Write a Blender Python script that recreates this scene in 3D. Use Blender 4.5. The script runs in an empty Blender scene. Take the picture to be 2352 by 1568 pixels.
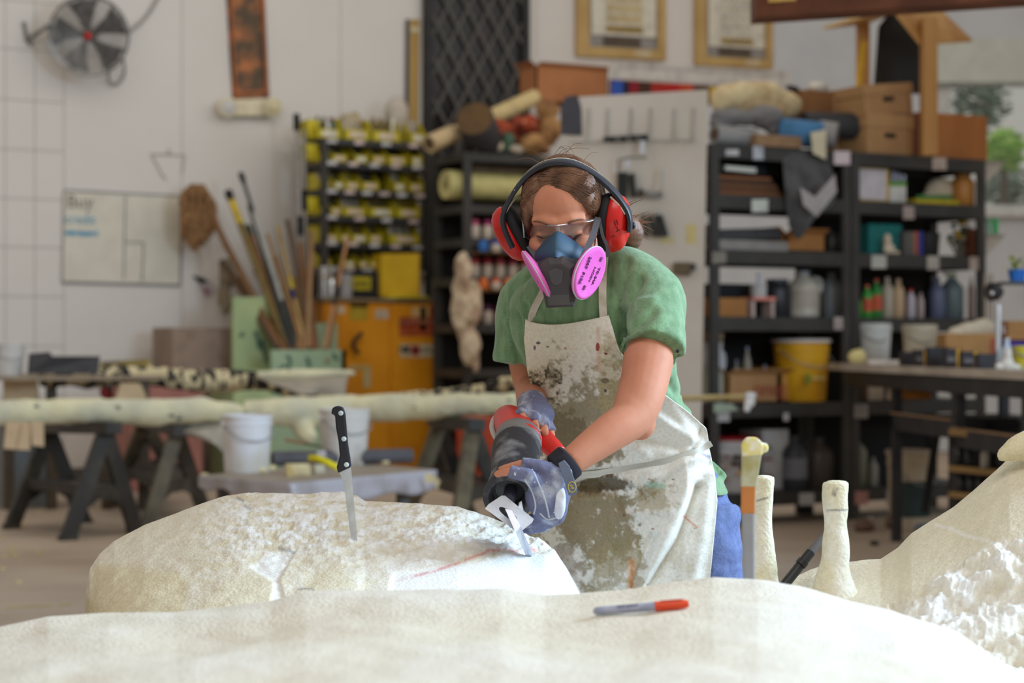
import bpy, bmesh, math, random
import numpy as np
from mathutils import Vector as V, Matrix
from mathutils.bvhtree import BVHTree

# ------------------------------------------------------------------ camera, world, lights
SC = bpy.context.scene
COL = SC.collection
YAW = math.radians(28.8)
F, HC, CX, CY = 4400.0, 1.13, 1176.0, 784.0
DV = V((math.sin(YAW), math.cos(YAW), 0))       # camera forward
RV = V((math.cos(YAW), -math.sin(YAW), 0))      # camera right
ZV = V((0, 0, 1))

cam = bpy.data.cameras.new('camera')
cam.lens = F / 2352 * 36
cam.sensor_width = 36
cam.clip_end = 200
cam.dof.use_dof = True
cam.dof.focus_distance = 3.62
cam.dof.aperture_fstop = 3.7
camo = bpy.data.objects.new('camera', cam)
camo.location = (0, 0, HC)
camo.rotation_euler = (math.pi / 2, 0, -YAW)
COL.objects.link(camo)
SC.camera = camo

w = bpy.data.worlds.new('daylight')
SC.world = w
w.use_nodes = True
bg = w.node_tree.nodes['Background']
bg.inputs[0].default_value = (1.0, 0.945, 0.85, 1)
bg.inputs[1].default_value = 0.40


def C(r, d, z):
    """point from right, forward and height, measured from under the camera"""
    return RV * r + DV * d + ZV * z


def area(name, loc, target, sx, sy, power, col):
    l = bpy.data.lights.new(name, 'AREA')
    l.shape = 'RECTANGLE'
    l.size, l.size_y, l.energy, l.color = sx, sy, power, col
    o = bpy.data.objects.new(name, l)
    o.location = loc
    o.rotation_euler = (V(target) - V(loc)).to_track_quat('-Z', 'Y').to_euler()
    COL.objects.link(o)
    return o


area('open_door_daylight', C(4.8, 4.0, 3.0), C(0.2, 3.5, 0.9), 3.2, 2.4, 560, (0.54, 0.77, 1.0))
area('front_top_fill', C(0.9, 0.6, 4.8), C(0, 5, 0.8), 3.5, 2.5, 88, (1.0, 0.97, 0.92))  # unseen fill lamp added to brighten the woman from the front
area('rear_wall_fill', (6.0, 10.3, 4.7), (6.0, 15.4, 1.6), 11, 2, 115, (1.0, 0.97, 0.93))  # unseen fill lamp added to brighten the back wall

SC.view_settings.view_transform = 'Standard'
SC.view_settings.look = 'None'
SC.view_settings.exposure = 0.0
SC.view_settings.gamma = 1.0
SC.view_settings.use_curve_mapping = False

# ------------------------------------------------------------------ pixel helpers


def P(px, py, D):
    """point seen at a pixel at depth D"""
    return RV * ((px - CX) / F * D) + DV * D + ZV * (HC - (py - CY) / F * D)


def PY(px, py, Y):
    """point seen at a pixel on the plane y = Y"""
    u = (px - CX) / F
    return P(px, py, Y / (DV.y + u * RV.y))


def PZ(px, py, z):
    return P(px, py, (HC - z) * F / (py - CY))


def pix(p):
    p = V(p)
    D = p.dot(DV)
    return CX + p.dot(RV) / D * F, CY + (HC - p.z) / D * F, D


# ------------------------------------------------------------------ materials
MATS = {}


def lin(c):
    return tuple(((x / 255) / 12.92 if x / 255 <= .04045 else ((x / 255 + .055) / 1.055) ** 2.4) for x in c)


def mat(name, c, rough=.6, c2=None, ns=6., lo=.4, hi=.62, bump=0., bs=60., metal=0., spec=.3, st=(1, 1, 1), attr=None,
        trans=0., alpha=1., detail=4., flecks=None, sheen=0., emit=0.):
    if name in MATS:
        return MATS[name]
    m = bpy.data.materials.new(name)
    m.use_nodes = True
    nt = m.node_tree
    N, L = nt.nodes, nt.links
    b = N['Principled BSDF']
    b.inputs['Roughness'].default_value = rough
    b.inputs['Metallic'].default_value = metal
    b.inputs['Specular IOR Level'].default_value = spec
    if trans:
        b.inputs['Transmission Weight'].default_value = trans
    if alpha < 1:
        b.inputs['Alpha'].default_value = alpha
    if sheen:
        b.inputs['Sheen Weight'].default_value = sheen
    b.inputs['Base Color'].default_value = (*lin(c), 1)
    if emit:
        b.inputs['Emission Color'].default_value = (*lin(c), 1)
        b.inputs['Emission Strength'].default_value = emit
    tc = N.new('ShaderNodeTexCoord')
    mp = N.new('ShaderNodeMapping')
    mp.inputs['Scale'].default_value = st
    L.new(tc.outputs['Object'], mp.inputs[0])
    src = None
    if attr:
        at = N.new('ShaderNodeAttribute')
        at.attribute_name = attr
        src = at.outputs['Color']
    if c2 is not None:
        nz = N.new('ShaderNodeTexNoise')
        nz.inputs['Scale'].default_value = ns
        nz.inputs['Detail'].default_value = detail
        L.new(mp.outputs[0], nz.inputs['Vector'])
        cr = N.new('ShaderNodeValToRGB')
        cr.color_ramp.elements[0].position = lo
        cr.color_ramp.elements[1].position = hi
        L.new(nz.outputs['Fac'], cr.inputs[0])
        mx = N.new('ShaderNodeMix')
        mx.data_type = 'RGBA'
        L.new(cr.outputs[0], mx.inputs['Factor'])
        if src:
            mx.blend_type = 'MULTIPLY'
            L.new(src, mx.inputs[6])
        else:
            mx.inputs[6].default_value = (*lin(c), 1)
        mx.inputs[7].default_value = (*lin(c2), 1)
        src = mx.outputs[2]
    if flecks:
        fc, fs, fl, fst = flecks
        m2 = N.new('ShaderNodeMapping')
        m2.inputs['Scale'].default_value = fst
        L.new(tc.outputs['Object'], m2.inputs[0])
        nz = N.new('ShaderNodeTexNoise')
        nz.inputs['Scale'].default_value = fs
        nz.inputs['Detail'].default_value = 2
        L.new(m2.outputs[0], nz.inputs['Vector'])
        cr = N.new('ShaderNodeValToRGB')
        cr.color_ramp.elements[0].position = fl
        cr.color_ramp.elements[1].position = fl + .06
        L.new(nz.outputs['Fac'], cr.inputs[0])
        mx = N.new('ShaderNodeMix')
        mx.data_type = 'RGBA'
        L.new(cr.outputs[0], mx.inputs['Factor'])
        if src:
            L.new(src, mx.inputs[6])
        else:
            mx.inputs[6].default_value = (*lin(c), 1)
        mx.inputs[7].default_value = (*lin(fc), 1)
        src = mx.outputs[2]
    if src:
        L.new(src, b.inputs['Base Color'])
    if bump:
        nz = N.new('ShaderNodeTexNoise')
        nz.inputs['Scale'].default_value = bs
        nz.inputs['Detail'].default_value = 5
        L.new(mp.outputs[0], nz.inputs['Vector'])
        bp = N.new('ShaderNodeBump')
        bp.inputs['Strength'].default_value = bump
        bp.inputs['Distance'].default_value = .01
        L.new(nz.outputs['Fac'], bp.inputs['Height'])
        L.new(bp.outputs[0], b.inputs['Normal'])
    MATS[name] = m
    return m


def glassy(name, c, gl=.12, rough=.05):
    """thin clear plastic: mostly see-through with a sheen"""
    if name in MATS:
        return MATS[name]
    m = bpy.data.materials.new(name)
    m.use_nodes = True
    N, L = m.node_tree.nodes, m.node_tree.links
    N.remove(N['Principled BSDF'])
    t = N.new('ShaderNodeBsdfTransparent')
    t.inputs[0].default_value = (*lin(c), 1)
    g = N.new('ShaderNodeBsdfGlossy')
    g.inputs['Roughness'].default_value = rough
    mx = N.new('ShaderNodeMixShader')
    mx.inputs[0].default_value = gl
    L.new(t.outputs[0], mx.inputs[1])
    L.new(g.outputs[0], mx.inputs[2])
    L.new(mx.outputs[0], N['Material Output'].inputs[0])
    MATS[name] = m
    return m


_sol = {}


def sol(r, g=None, b=None, rough=.6, **k):
    """a slightly mottled plain colour"""
    c = r if g is None else (r, g, b)
    key = 'paint_%d_%d_%d_%d' % (*c, int(rough * 100))
    if k:
        key += '_%d' % (hash(tuple(sorted(k.items()))) % 9973)
    if key not in _sol:
        c2 = tuple(int(x * .86) for x in c)
        _sol[key] = mat(key, c, rough, c2=c2, ns=9, lo=.45, hi=.75, **k)
    return _sol[key]


# ------------------------------------------------------------------ objects
def wm(o):
    m = o.matrix_basis.copy()
    p = o.parent
    while p:
        m = p.matrix_basis @ m
        p = p.parent
    return m


def tag(o, label=None, cat=None, group=None, kind=None):
    if label:
        o['label'] = label
    if cat:
        o['category'] = cat
    if group:
        o['group'] = group
    if kind:
        o['kind'] = kind
    return o


def thing(name, label, cat, loc=(0, 0, 0), rz=0., group=None):
    o = bpy.data.objects.new(name, None)
    o.empty_display_size = .05
    COL.objects.link(o)
    o.location = loc
    o.rotation_euler = (0, 0, rz)
    return tag(o, label, cat, group)


def mk(name, me, m, parent=None):
    o = bpy.data.objects.new(name, me)
    COL.objects.link(o)
    if m is not None and not me.materials:
        for q in (m if isinstance(m, (list, tuple)) else [m]):
            me.materials.append(q)
    if parent:
        o.parent = parent
    return o


def dup(root, loc=None, rz=None, label=None, group=None):
    r = root.copy()
    COL.objects.link(r)
    if loc is not None:
        r.location = loc
    if rz is not None:
        r.rotation_euler = (0, 0, rz)
    tag(r, label, None, group)
    for ch in list(root.children):
        c = ch.copy()
        COL.objects.link(c)
        c.parent = r
        for g in ch.children:
            d = g.copy()
            COL.objects.link(d)
            d.parent = c
    return r


def frame(dirv, ref=ZV):
    d = V(dirv).normalized()
    r = V(ref)
    if abs(d.dot(r.normalized())) > .97:
        r = V((1, 0, 0)) if abs(d.x) < .9 else V((0, 1, 0))
    x = r.cross(d).normalized()
    y = d.cross(x)
    return x, y, d


def cr(pts, n):
    """Catmull-Rom through rows of numbers"""
    p = np.array(pts, float)
    if len(p) < 3:
        t = np.linspace(0, 1, n)[:, None]
        return p[0] * (1 - t) + p[-1] * t
    q = np.vstack([2 * p[0] - p[1], p, 2 * p[-1] - p[-2]])
    out = []
    for s in np.linspace(0, len(p) - 1 - 1e-9, n):
        i = int(s)
        t = s - i
        a, b, c, d = q[i], q[i + 1], q[i + 2], q[i + 3]
        out.append(.5 * (2 * b + (c - a) * t + (2 * a - 5 * b + 4 * c - d) * t * t + (3 * b - a - 3 * c + d) * t ** 3))
    return np.array(out)


class MB:
    """collects shapes into one mesh"""

    def __init__(s):
        s.v, s.f, s.mi = [], [], []
        s.m = None
        s.k = 0

    def add(s, vs, fs):
        n = len(s.v)
        if s.m is not None:
            vs = [s.m @ V(v) for v in vs]
        s.v += [tuple(v) for v in vs]
        s.f += [tuple(i + n for i in f) for f in fs]
        s.mi += [s.k] * len(fs)
        return s

    def box(s, x0, x1, y0, y1, z0, z1, taper=0.):
        t = taper
        return s.add([(x0 + t, y0 + t, z0), (x1 - t, y0 + t, z0), (x1 - t, y1 - t, z0), (x0 + t, y1 - t, z0),
                      (x0, y0, z1), (x1, y0, z1), (x1, y1, z1), (x0, y1, z1)],
                     [(3, 2, 1, 0), (4, 5, 6, 7), (0, 1, 5, 4), (1, 2, 6, 5), (2, 3, 7, 6), (3, 0, 4, 7)])

    def cbox(s, c, sx, sy, sz):
        return s.box(c[0] - sx / 2, c[0] + sx / 2, c[1] - sy / 2, c[1] + sy / 2, c[2] - sz / 2, c[2] + sz / 2)

    def bar(s, a, b, wx, wy, ref=ZV):
        """rectangular bar between two points"""
        a, b = V(a), V(b)
        x, y, d = frame(b - a, ref)
        q = [(-wx / 2, -wy / 2), (wx / 2, -wy / 2), (wx / 2, wy / 2), (-wx / 2, wy / 2)]
        return s.add([a + x * i + y * j for i, j in q] + [b + x * i + y * j for i, j in q],
                     [(3, 2, 1, 0), (4, 5, 6, 7), (0, 1, 5, 4), (1, 2, 6, 5), (2, 3, 7, 6), (3, 0, 4, 7)])

    def tube(s, pts, rad, n=12, cap=True, sub=0, ref=ZV, flat=1., closed=False):
        """tube through points; rad a number or list; flat squeezes the second axis"""
        pts = [V(p) for p in pts]
        if not isinstance(rad, (list, tuple, np.ndarray)):
            rad = [rad] * len(pts)
        if sub:
            A = cr([(*p, r) for p, r in zip(pts, rad)], sub)
            pts = [V(a[:3]) for a in A]
            rad = [max(a[3], 1e-4) for a in A]
        vs, fs = [], []
        px = None
        K = len(pts)
        for i, p in enumerate(pts):
            if closed:
                d = pts[(i + 1) % K] - pts[i - 1]
            else:
                d = pts[min(i + 1, K - 1)] - pts[max(i - 1, 0)]
            d.normalize()
            if px is None:
                x, y, _ = frame(d, ref)
            else:
                x = (px - d * px.dot(d)).normalized()
                y = d.cross(x)
            px = x
            for k in range(n):
                t = 2 * math.pi * k / n
                vs.append(p + x * (math.cos(t) * rad[i]) + y * (math.sin(t) * rad[i] * flat))
        for i in range(K if closed else K - 1):
            for k in range(n):
                j = (i + 1) % K
                fs.append((i * n + k, i * n + (k + 1) % n, j * n + (k + 1) % n, j * n + k))
        if cap and not closed:
            fs.append(tuple(range(n - 1, -1, -1)))
            fs.append(tuple((K - 1) * n + k for k in range(n)))
        return s.add(vs, fs)

    def lathe(s, prof, c=(0, 0, 0), axis=ZV, n=24, ref=None, sx=1., sy=1.):
        """prof: list of (radius, height along axis)"""
        x, y, d = frame(axis, ref or V((0, 1, 0)))
        c = V(c)
        vs, fs = [], []
        for r, h in prof:
            for k in range(n):
                t = 2 * math.pi * k / n
                vs.append(c + x * (math.cos(t) * r * sx) + y * (math.sin(t) * r * sy) + d * h)
        for i in range(len(prof) - 1):
            for k in range(n):
                fs.append((i * n + k, i * n + (k + 1) % n, (i + 1) * n + (k + 1) % n, (i + 1) * n + k))
        if prof[0][0] > 1e-5:
            fs.append(tuple(range(n - 1, -1, -1)))
        if prof[-1][0] > 1e-5:
            fs.append(tuple((len(prof) - 1) * n + k for k in range(n)))
        return s.add(vs, fs)

    def ell(s, c, rx, ry, rz, ax=None, n=20, m=12):
        c = V(c)
        X, Y, Z = ax or (V((1, 0, 0)), V((0, 1, 0)), ZV)
        vs, fs = [c + Z * rz], []
        for i in range(1, m):
            t = math.pi * i / m
            for k in range(n):
                p = 2 * math.pi * k / n
                vs.append(c + X * (rx * math.sin(t) * math.cos(p)) + Y * (ry * math.sin(t) * math.sin(p)) + Z * (rz * math.cos(t)))
        vs.append(c - Z * rz)
        for k in range(n):
            fs.append((0, 1 + k, 1 + (k + 1) % n))
            e = 1 + (m - 2) * n
            fs.append((len(vs) - 1, e + (k + 1) % n, e + k))
        for i in range(m - 2):
            for k in range(n):
                a, b = 1 + i * n + k, 1 + i * n + (k + 1) % n
                fs.append((a, a + n, b + n, b))
        return s.add(vs, fs)

    def prism(s, poly, vec):
        """polygon of 3D points pushed along vec"""
        n = len(poly)
        a = [V(p) for p in poly]
        b = [p + V(vec) for p in a]
        return s.add(a + b, [tuple(range(n - 1, -1, -1)), tuple(range(n, 2 * n))] +
                     [(i, (i + 1) % n, n + (i + 1) % n, n + i) for i in range(n)])

    def mesh(s, name, smooth=False, inv=None, auto=None):
        me = bpy.data.meshes.new(name)
        vs = s.v if inv is None else [inv @ V(v) for v in s.v]
        me.from_pydata([tuple(v) for v in vs], [], s.f)
        if any(s.mi):
            me.polygons.foreach_set('material_index', s.mi)
        bm = bmesh.new()
        bm.from_mesh(me)
        bmesh.ops.recalc_face_normals(bm, faces=bm.faces)
        bm.to_mesh(me)
        bm.free()
        if smooth:
            me.polygons.foreach_set('use_smooth', [True] * len(me.polygons))
            if auto:
                try:
                    me.set_sharp_from_angle(angle=math.radians(auto))
                except Exception:
                    pass
        return me

    def obj(s, name, m, parent=None, world=False, smooth=False, auto=40, bevel=0.):
        inv = wm(parent).inverted() if (world and parent) else None
        o = mk(name, s.mesh(name, smooth, inv, auto), m, parent)
        if bevel:
            bv = o.modifiers.new('bevel', 'BEVEL')
            bv.width = bevel
            bv.segments = 2
            bv.limit_method = 'ANGLE'
        return o


def blob(name, mb, voxel, m, parent=None, smooth=6, world=True, post=None):
    """melt the shapes of mb into one continuous closed surface"""
    me = mb.mesh(name + '_src')
    o = bpy.data.objects.new('tmp', me)
    COL.objects.link(o)
    r = o.modifiers.new('r', 'REMESH')
    r.mode = 'VOXEL'
    r.voxel_size = voxel
    if smooth:
        s = o.modifiers.new('s', 'SMOOTH')
        s.factor = .5
        s.iterations = smooth
    dg = bpy.context.evaluated_depsgraph_get()
    ev = o.evaluated_get(dg)
    out = bpy.data.meshes.new_from_object(ev)
    bpy.data.objects.remove(o)
    bpy.data.meshes.remove(me)
    out.name = name
    n = len(out.vertices)
    co = np.empty(n * 3)
    out.vertices.foreach_get('co', co)
    co = co.reshape(-1, 3)
    if post:
        no = np.empty(n * 3)
        out.vertices.foreach_get('normal', no)
        co = post(co, no.reshape(-1, 3), out)
    if parent and world:
        inv = np.array(wm(parent).inverted())
        co = co @ inv[:3, :3].T + inv[:3, 3]
    out.vertices.foreach_set('co', co.ravel())
    out.polygons.foreach_set('use_smooth', [True] * len(out.polygons))
    out.update()
    out.materials.clear()
    return mk(name, out, m, parent)


# ------------------------------------------------------------------ noise
def _hash(ix, iy, iz, seed):
    h = (ix * 374761393 + iy * 668265263 + iz * 2147483647 + seed * 974711) & 0xffffffff
    h = ((h ^ (h >> 13)) * 1274126177) & 0xffffffff
    h = h ^ (h >> 16)
    return (h & 0xffff) / 65535.0


def vnoise(p, seed=0):
    p = np.asarray(p, float)
    i = np.floor(p).astype(np.int64)
    f = p - i
    f = f * f * (3 - 2 * f)
    r = 0
    for dx in (0, 1):
        for dy in (0, 1):
            for dz in (0, 1):
                wgt = (f[:, 0] if dx else 1 - f[:, 0]) * (f[:, 1] if dy else 1 - f[:, 1]) * (f[:, 2] if dz else 1 - f[:, 2])
                r = r + wgt * _hash(i[:, 0] + dx, i[:, 1] + dy, i[:, 2] + dz, seed)
    return r


def fbm(p, scale=1., oct=4, seed=0, st=(1, 1, 1)):
    p = np.asarray(p, float) * scale * np.array(st)
    r, a, t = 0, 1., 0
    for o in range(oct):
        r = r + a * vnoise(p * (2 ** o) + 17.3 * o, seed + o)
        t += a
        a *= .5
    return r / t - .5


def sstep(a, b, x):
    t = np.clip((x - a) / (b - a), 0, 1)
    return t * t * (3 - 2 * t)


def setcol(me, col, name='tone'):
    at = me.color_attributes.new(name, 'FLOAT_COLOR', 'POINT')
    c = np.ones((len(me.vertices), 4))
    c[:, :3] = col
    at.data.foreach_set('color', c.ravel())


def gridobj(name, pts, m, parent=None, closed=False, col=None, thick=0., flip=False, smooth=True, capped=False):
    """sheet from an array of points (rows, columns, 3) in world space"""
    pts = np.asarray(pts, float)
    R, K = pts.shape[:2]
    co = pts.reshape(-1, 3)
    if parent:
        inv = np.array(wm(parent).inverted())
        co = co @ inv[:3, :3].T + inv[:3, 3]
    idx = np.arange(R * K).reshape(R, K)
    a, b, c, d = idx[:-1, :-1], idx[:-1, 1:], idx[1:, 1:], idx[1:, :-1]
    fs = np.stack([a, b, c, d], -1).reshape(-1, 4)
    if closed:
        fs = np.vstack([fs, np.stack([idx[:-1, -1], idx[:-1, 0], idx[1:, 0], idx[1:, -1]], -1)])
    if flip:
        fs = fs[:, ::-1]
    fl = [tuple(x) for x in fs.tolist()]
    if closed:
        fl.append(tuple(idx[0].tolist()))
        fl.append(tuple(idx[-1][::-1].tolist()))
    if capped:
        e0, e1 = idx[:, 0].tolist(), idx[:, -1].tolist()
        fl += [tuple(e0), tuple(e1[::-1])] if not flip else [tuple(e0[::-1]), tuple(e1)]
        b = np.stack([idx[-1, :-1], idx[-1, 1:], idx[0, 1:], idx[0, :-1]], -1)
        fl += [tuple(x) for x in (b[:, ::-1] if flip else b).tolist()]
    me = bpy.data.meshes.new(name)
    me.from_pydata(co.tolist(), [], fl)
    if smooth:
        me.polygons.foreach_set('use_smooth', [True] * len(me.polygons))
    if col is not None:
        setcol(me, np.asarray(col).reshape(-1, 3))
    o = mk(name, me, m, parent)
    if thick:
        s = o.modifiers.new('thick', 'SOLIDIFY')
        s.thickness = thick
        s.offset = 0
    return o


def text(name, body, loc, xdir, up, size, m, parent, depth=.0006, align='CENTER'):
    """flat lettering as a thin mesh"""
    cu = bpy.data.curves.new(name, 'FONT')
    cu.body = body
    cu.size = size
    cu.align_x = align
    cu.align_y = 'CENTER'
    cu.extrude = depth
    o = bpy.data.objects.new('tmp', cu)
    COL.objects.link(o)
    me = bpy.data.meshes.new_from_object(o.evaluated_get(bpy.context.evaluated_depsgraph_get()))
    bpy.data.objects.remove(o)
    x = V(xdir).normalized()
    y = V(up)
    y = (y - x * y.dot(x)).normalized()
    z = x.cross(y)
    M4 = Matrix(((x.x, y.x, z.x, loc[0]), (x.y, y.y, z.y, loc[1]), (x.z, y.z, z.z, loc[2]), (0, 0, 0, 1)))
    me.transform(wm(parent).inverted() @ M4 if parent else M4)
    me.name = name
    me.materials.clear()
    return mk(name, me, m, parent)


def quadgrid(ctrl, nr, nc):
    """smooth surface through a net of control rows"""
    A = np.array(ctrl, float)
    rows = np.stack([cr(A[i], nc) for i in range(A.shape[0])])
    return np.stack([cr(rows[:, j], nr) for j in range(nc)], 1)


rnd = random.Random(7)
ORD = ['first', 'second', 'third', 'fourth', 'fifth', 'sixth', 'seventh', 'eighth', 'ninth', 'tenth', 'eleventh', 'twelfth']
# ------------------------------------------------------------------ the setting
YW = 15.4
M_WALL = mat('white_wall_panel', (222, 216, 210), .75, c2=(214, 207, 200), ns=1.2, lo=.3, hi=.8, bump=.05, bs=8)
M_SEAM = mat('panel_seam', (150, 143, 136), .8, c2=(138, 132, 125))
M_WALLR = mat('grey_wall_paint', (208, 210, 214), .75, c2=(200, 202, 207), ns=2)
M_FLOOR = mat('dusty_concrete', (190, 170, 150), .8, c2=(168, 148, 130), ns=1.3, lo=.35, hi=.7, bump=.15, bs=14, detail=8,
              flecks=((196, 180, 150), 30, .66, (1, 1, 1)))

floor = MB().box(-16, 26, -4, 24, -.12, 0).obj('floor', M_FLOOR)
tag(floor, kind='structure')


def XW(px):
    return PY(px, 600, YW).x


def ZW(px, py):
    return PY(px, py, YW).z


corner = PY(2000, 600, YW)
wb = MB().box(XW(-1500), corner.x + .1, YW + .02, YW + .2, 0, 5.4).obj('wall_back', M_SEAM)
tag(wb, kind='structure')
cols = [(-1500, -960), (-960, -420), (-420, -60), (-60, 12), (12, 80), (80, 147), (147, 418), (418, 782), (782, 1232), (1232, 1620), (1620, 2000)]
for i, (a, b) in enumerate(cols):
    x0, x1 = XW(a) + .0025, XW(b) - .0025
    if b > 147 or b < -100:
        MB().box(x0, x1, YW, YW + .03, .02, 5.4).obj('panel', M_WALLR if a > 1600 else M_WALL, wb)
        continue
    ys = [-260, 5, 116, 232, 345, 457, 568, 681, 795, 910, 1025, 1098]
    for y0, y1 in zip(ys[:-1], ys[1:]):
        MB().box(x0, x1, YW, YW + .03, ZW(80, y1) + .0025, ZW(80, y0) - .0025).obj('panel', M_WALL, wb)
tag(MB().box(XW(-1500), corner.x, YW - .02, YW, .0, .1).obj('baseboard_back', sol(96, 90, 84)), kind='structure')

# right wall with a high window, square to the view beyond the corner
DR = corner.dot(DV)
wr = bpy.data.objects.new('wall_right', None)
COL.objects.link(wr)
tag(wr, kind='structure')


def rw(px, py, off=0.):
    return P(px, py, DR + off)


def slab(name, x0, y0, x1, y1, m, parent, t=.15, off=0.):
    q = [rw(x0, y1, off), rw(x1, y1, off), rw(x1, y0, off), rw(x0, y0, off)]
    return MB().prism(q, DV * t).obj(name, m, parent, world=True)


slab('wall_pier', 1995, -260, 2158, 1036, M_WALLR, wr)
slab('wall_top', 2158, -260, 3100, 92, M_WALLR, wr)
slab('wall_foot', 2158, 487, 3100, 1036, M_WALLR, wr)
slab('wall_end', 2540, 92, 3100, 487, M_WALLR, wr)
win = bpy.data.objects.new('window_1', None)
COL.objects.link(win)
tag(win, kind='structure')
M_FR = sol(214, 214, 212)
slab('window_frame', 2158, 92, 2184, 487, M_FR, win, .1, .02)
slab('window_frame', 2184, 470, 2540, 487, M_FR, win, .1, .02)
slab('window_frame', 2395, 92, 2412, 470, M_FR, win, .1, .02)
slab('window_sill', 2150, 484, 2550, 497, M_FR, win, .3, -.12)
slab('roller_blind', 2152, 88, 2545, 188, mat('blind_cloth', (212, 216, 206), .8, c2=(204, 208, 198)), win, .02, -.06)
slab('blind_rail', 2150, 188, 2547, 198, sol(150, 150, 146), win, .04, -.07)
slab('pane', 2184, 188, 2395, 470, glassy('window_glass', (250, 252, 252), .05), win, .006, .07)
slab('pane', 2412, 188, 2540, 470, glassy('window_glass', (250, 252, 252), .05), win, .006, .07)

# trees outside the window
M_BARK = sol(120, 105, 90)
for n, (px, py, r, cc, lab, D) in enumerate([
        (2248, 240, .42, (120, 140, 124), 'dark green tree outside the window beside its left frame', 25.5),
        (2304, 345, .27, (176, 216, 116), 'bright yellow-green tree outside the window behind the plywood box', 23.6),
        (2315, 440, .40, (140, 156, 146), 'grey-green shrub outside at the foot of the window', 27),
        (2470, 300, .6, (150, 180, 136), 'leafy tree outside the window cut off by the frame edge', 24.5)]):
    c = P(px, py, D)
    t = thing('garden_tree', lab, 'tree', (c.x, c.y, 0), group='trees outside the window')
    MB().tube([(0, 0, 0), (.05, 0, c.z * .5), (0, 0, c.z)], [.09, .07, .04], 8).obj('trunk', M_BARK, t)
    mb = MB()
    for k in range(230):
        v = V((rnd.gauss(0, 1), rnd.gauss(0, 1), rnd.gauss(0, 1.1)))
        v = v.normalized() * r * (rnd.random() ** .5)
        q = V((rnd.random() - .5, rnd.random() - .5, rnd.random() - .5)).normalized()
        x, y, d = frame(q)
        s = .07 + .05 * rnd.random()
        p = v + V((0, 0, c.z))
        mb.add([p - x * s, p + y * s * .45, p + x * s, p - y * s * .45], [(0, 1, 2, 3)])
    o = mb.obj('foliage', mat('leaf_%d' % n, cc, .5, c2=tuple(int(q * 1.25) for q in cc), ns=4), t)
    tag(o, kind='stuff')
# ------------------------------------------------------------------ foam sculptures
CREAM, WHITE, TAN = np.array(lin((236, 228, 211))), np.array(lin((250, 250, 250))), np.array(lin((222, 208, 172)))
M_FOAM = mat('carved_foam', (230, 220, 190), .85, c2=(240, 238, 234), ns=120, lo=.3, hi=.7, attr='tone', bump=.35, bs=180, spec=.15)


def inpoly(x, y, poly, soft=0.):
    """signed mask of a pixel polygon (1 inside)"""
    poly = np.array(poly, float)
    n = len(poly)
    ins = np.zeros(x.shape, bool)
    dist = np.full(x.shape, 1e9)
    for i in range(n):
        x0, y0 = poly[i]
        x1, y1 = poly[(i + 1) % n]
        c = ((y0 > y) != (y1 > y)) & (x < (x1 - x0) * (y - y0) / (y1 - y0 + 1e-9) + x0)
        ins ^= c
        t = np.clip(((x - x0) * (x1 - x0) + (y - y0) * (y1 - y0)) / ((x1 - x0) ** 2 + (y1 - y0) ** 2 + 1e-9), 0, 1)
        dist = np.minimum(dist, np.hypot(x - x0 - t * (x1 - x0), y - y0 - t * (y1 - y0)))
    sd = np.where(ins, dist, -dist)
    return sstep(-soft, soft, sd) if soft else ins.astype(float)


def seg(x, y, pts):
    d = np.full(x.shape, 1e9)
    for (x0, y0), (x1, y1) in zip(pts[:-1], pts[1:]):
        t = np.clip(((x - x0) * (x1 - x0) + (y - y0) * (y1 - y0)) / ((x1 - x0) ** 2 + (y1 - y0) ** 2 + 1e-9), 0, 1)
        d = np.minimum(d, np.hypot(x - x0 - t * (x1 - x0), y - y0 - t * (y1 - y0)))
    return d


def PA(px, py, D):
    """array version of P"""
    px, py, D = np.broadcast_arrays(np.asarray(px, float), np.asarray(py, float), np.asarray(D, float))
    r = (px - CX) / F * D
    return np.stack([r * RV.x + D * DV.x, r * RV.y + D * DV.y, HC - (py - CY) / F * D], -1)


def foam_loft(name, xs, sil, prof, ntop, paint, rough, parent, wob=0.):
    """columns along the picture, each a closed cross-section from the floor behind over the top to the floor in front"""
    sx, sy = np.array(sil, float).T
    ys = np.interp(xs, sx, sy)
    cols = []
    meta = []
    for x, y0 in zip(xs, ys):
        Db, Dr, Df, yf = prof(x)
        t = np.linspace(0, 1, ntop)
        D = Dr + (Df - Dr) * t
        y = y0 + (max(yf, y0 + 12) - y0) * t ** 1.15
        top = PA(x, y, D)
        zr, zf = top[0, 2], top[-1, 2]
        bz = np.array([.0, .3, .6, .82, .94]) * zr
        bD = Dr + (Db - Dr) * np.array([1, 1.02, 1, .85, .5])
        rr = (x - CX) / F
        back = np.stack([rr * bD * RV.x + bD * DV.x, rr * bD * RV.y + bD * DV.y, bz], -1)
        fz = zf * np.array([.95, .85, .65, .35, .12, 0])
        fD = Df - np.array([.035, .06, .08, .085, .08, .07]) * min(1, abs(Dr - Df) / .3)
        fr = np.stack([rr * fD * RV.x + fD * DV.x, rr * fD * RV.y + fD * DV.y, fz], -1)
        cols.append(np.vstack([back, top, fr]))
    A = np.array(cols).transpose(1, 0, 2)          # rows (section), columns (x)
    sh = A.shape
    p = A.reshape(-1, 3)
    d = p @ np.array(DV)
    X = CX + (p @ np.array(RV)) / d * F
    Yp = CY + (HC - p[:, 2]) / d * F
    col, disp = paint(X, Yp, p)
    up = np.zeros_like(p)
    up[:, 2] = .75
    up -= np.array(DV) * .6
    amp = np.ones(sh[:2])
    amp[0] = amp[-1] = 0
    amp[:6] *= .3
    p = p + up * (disp * amp.ravel())[:, None]
    p[:, 2] = np.maximum(p[:, 2], 0)
    A = p.reshape(sh)
    o = gridobj(name, A, M_FOAM, parent, col=col, flip=True, capped=True)
    return o, A


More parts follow.
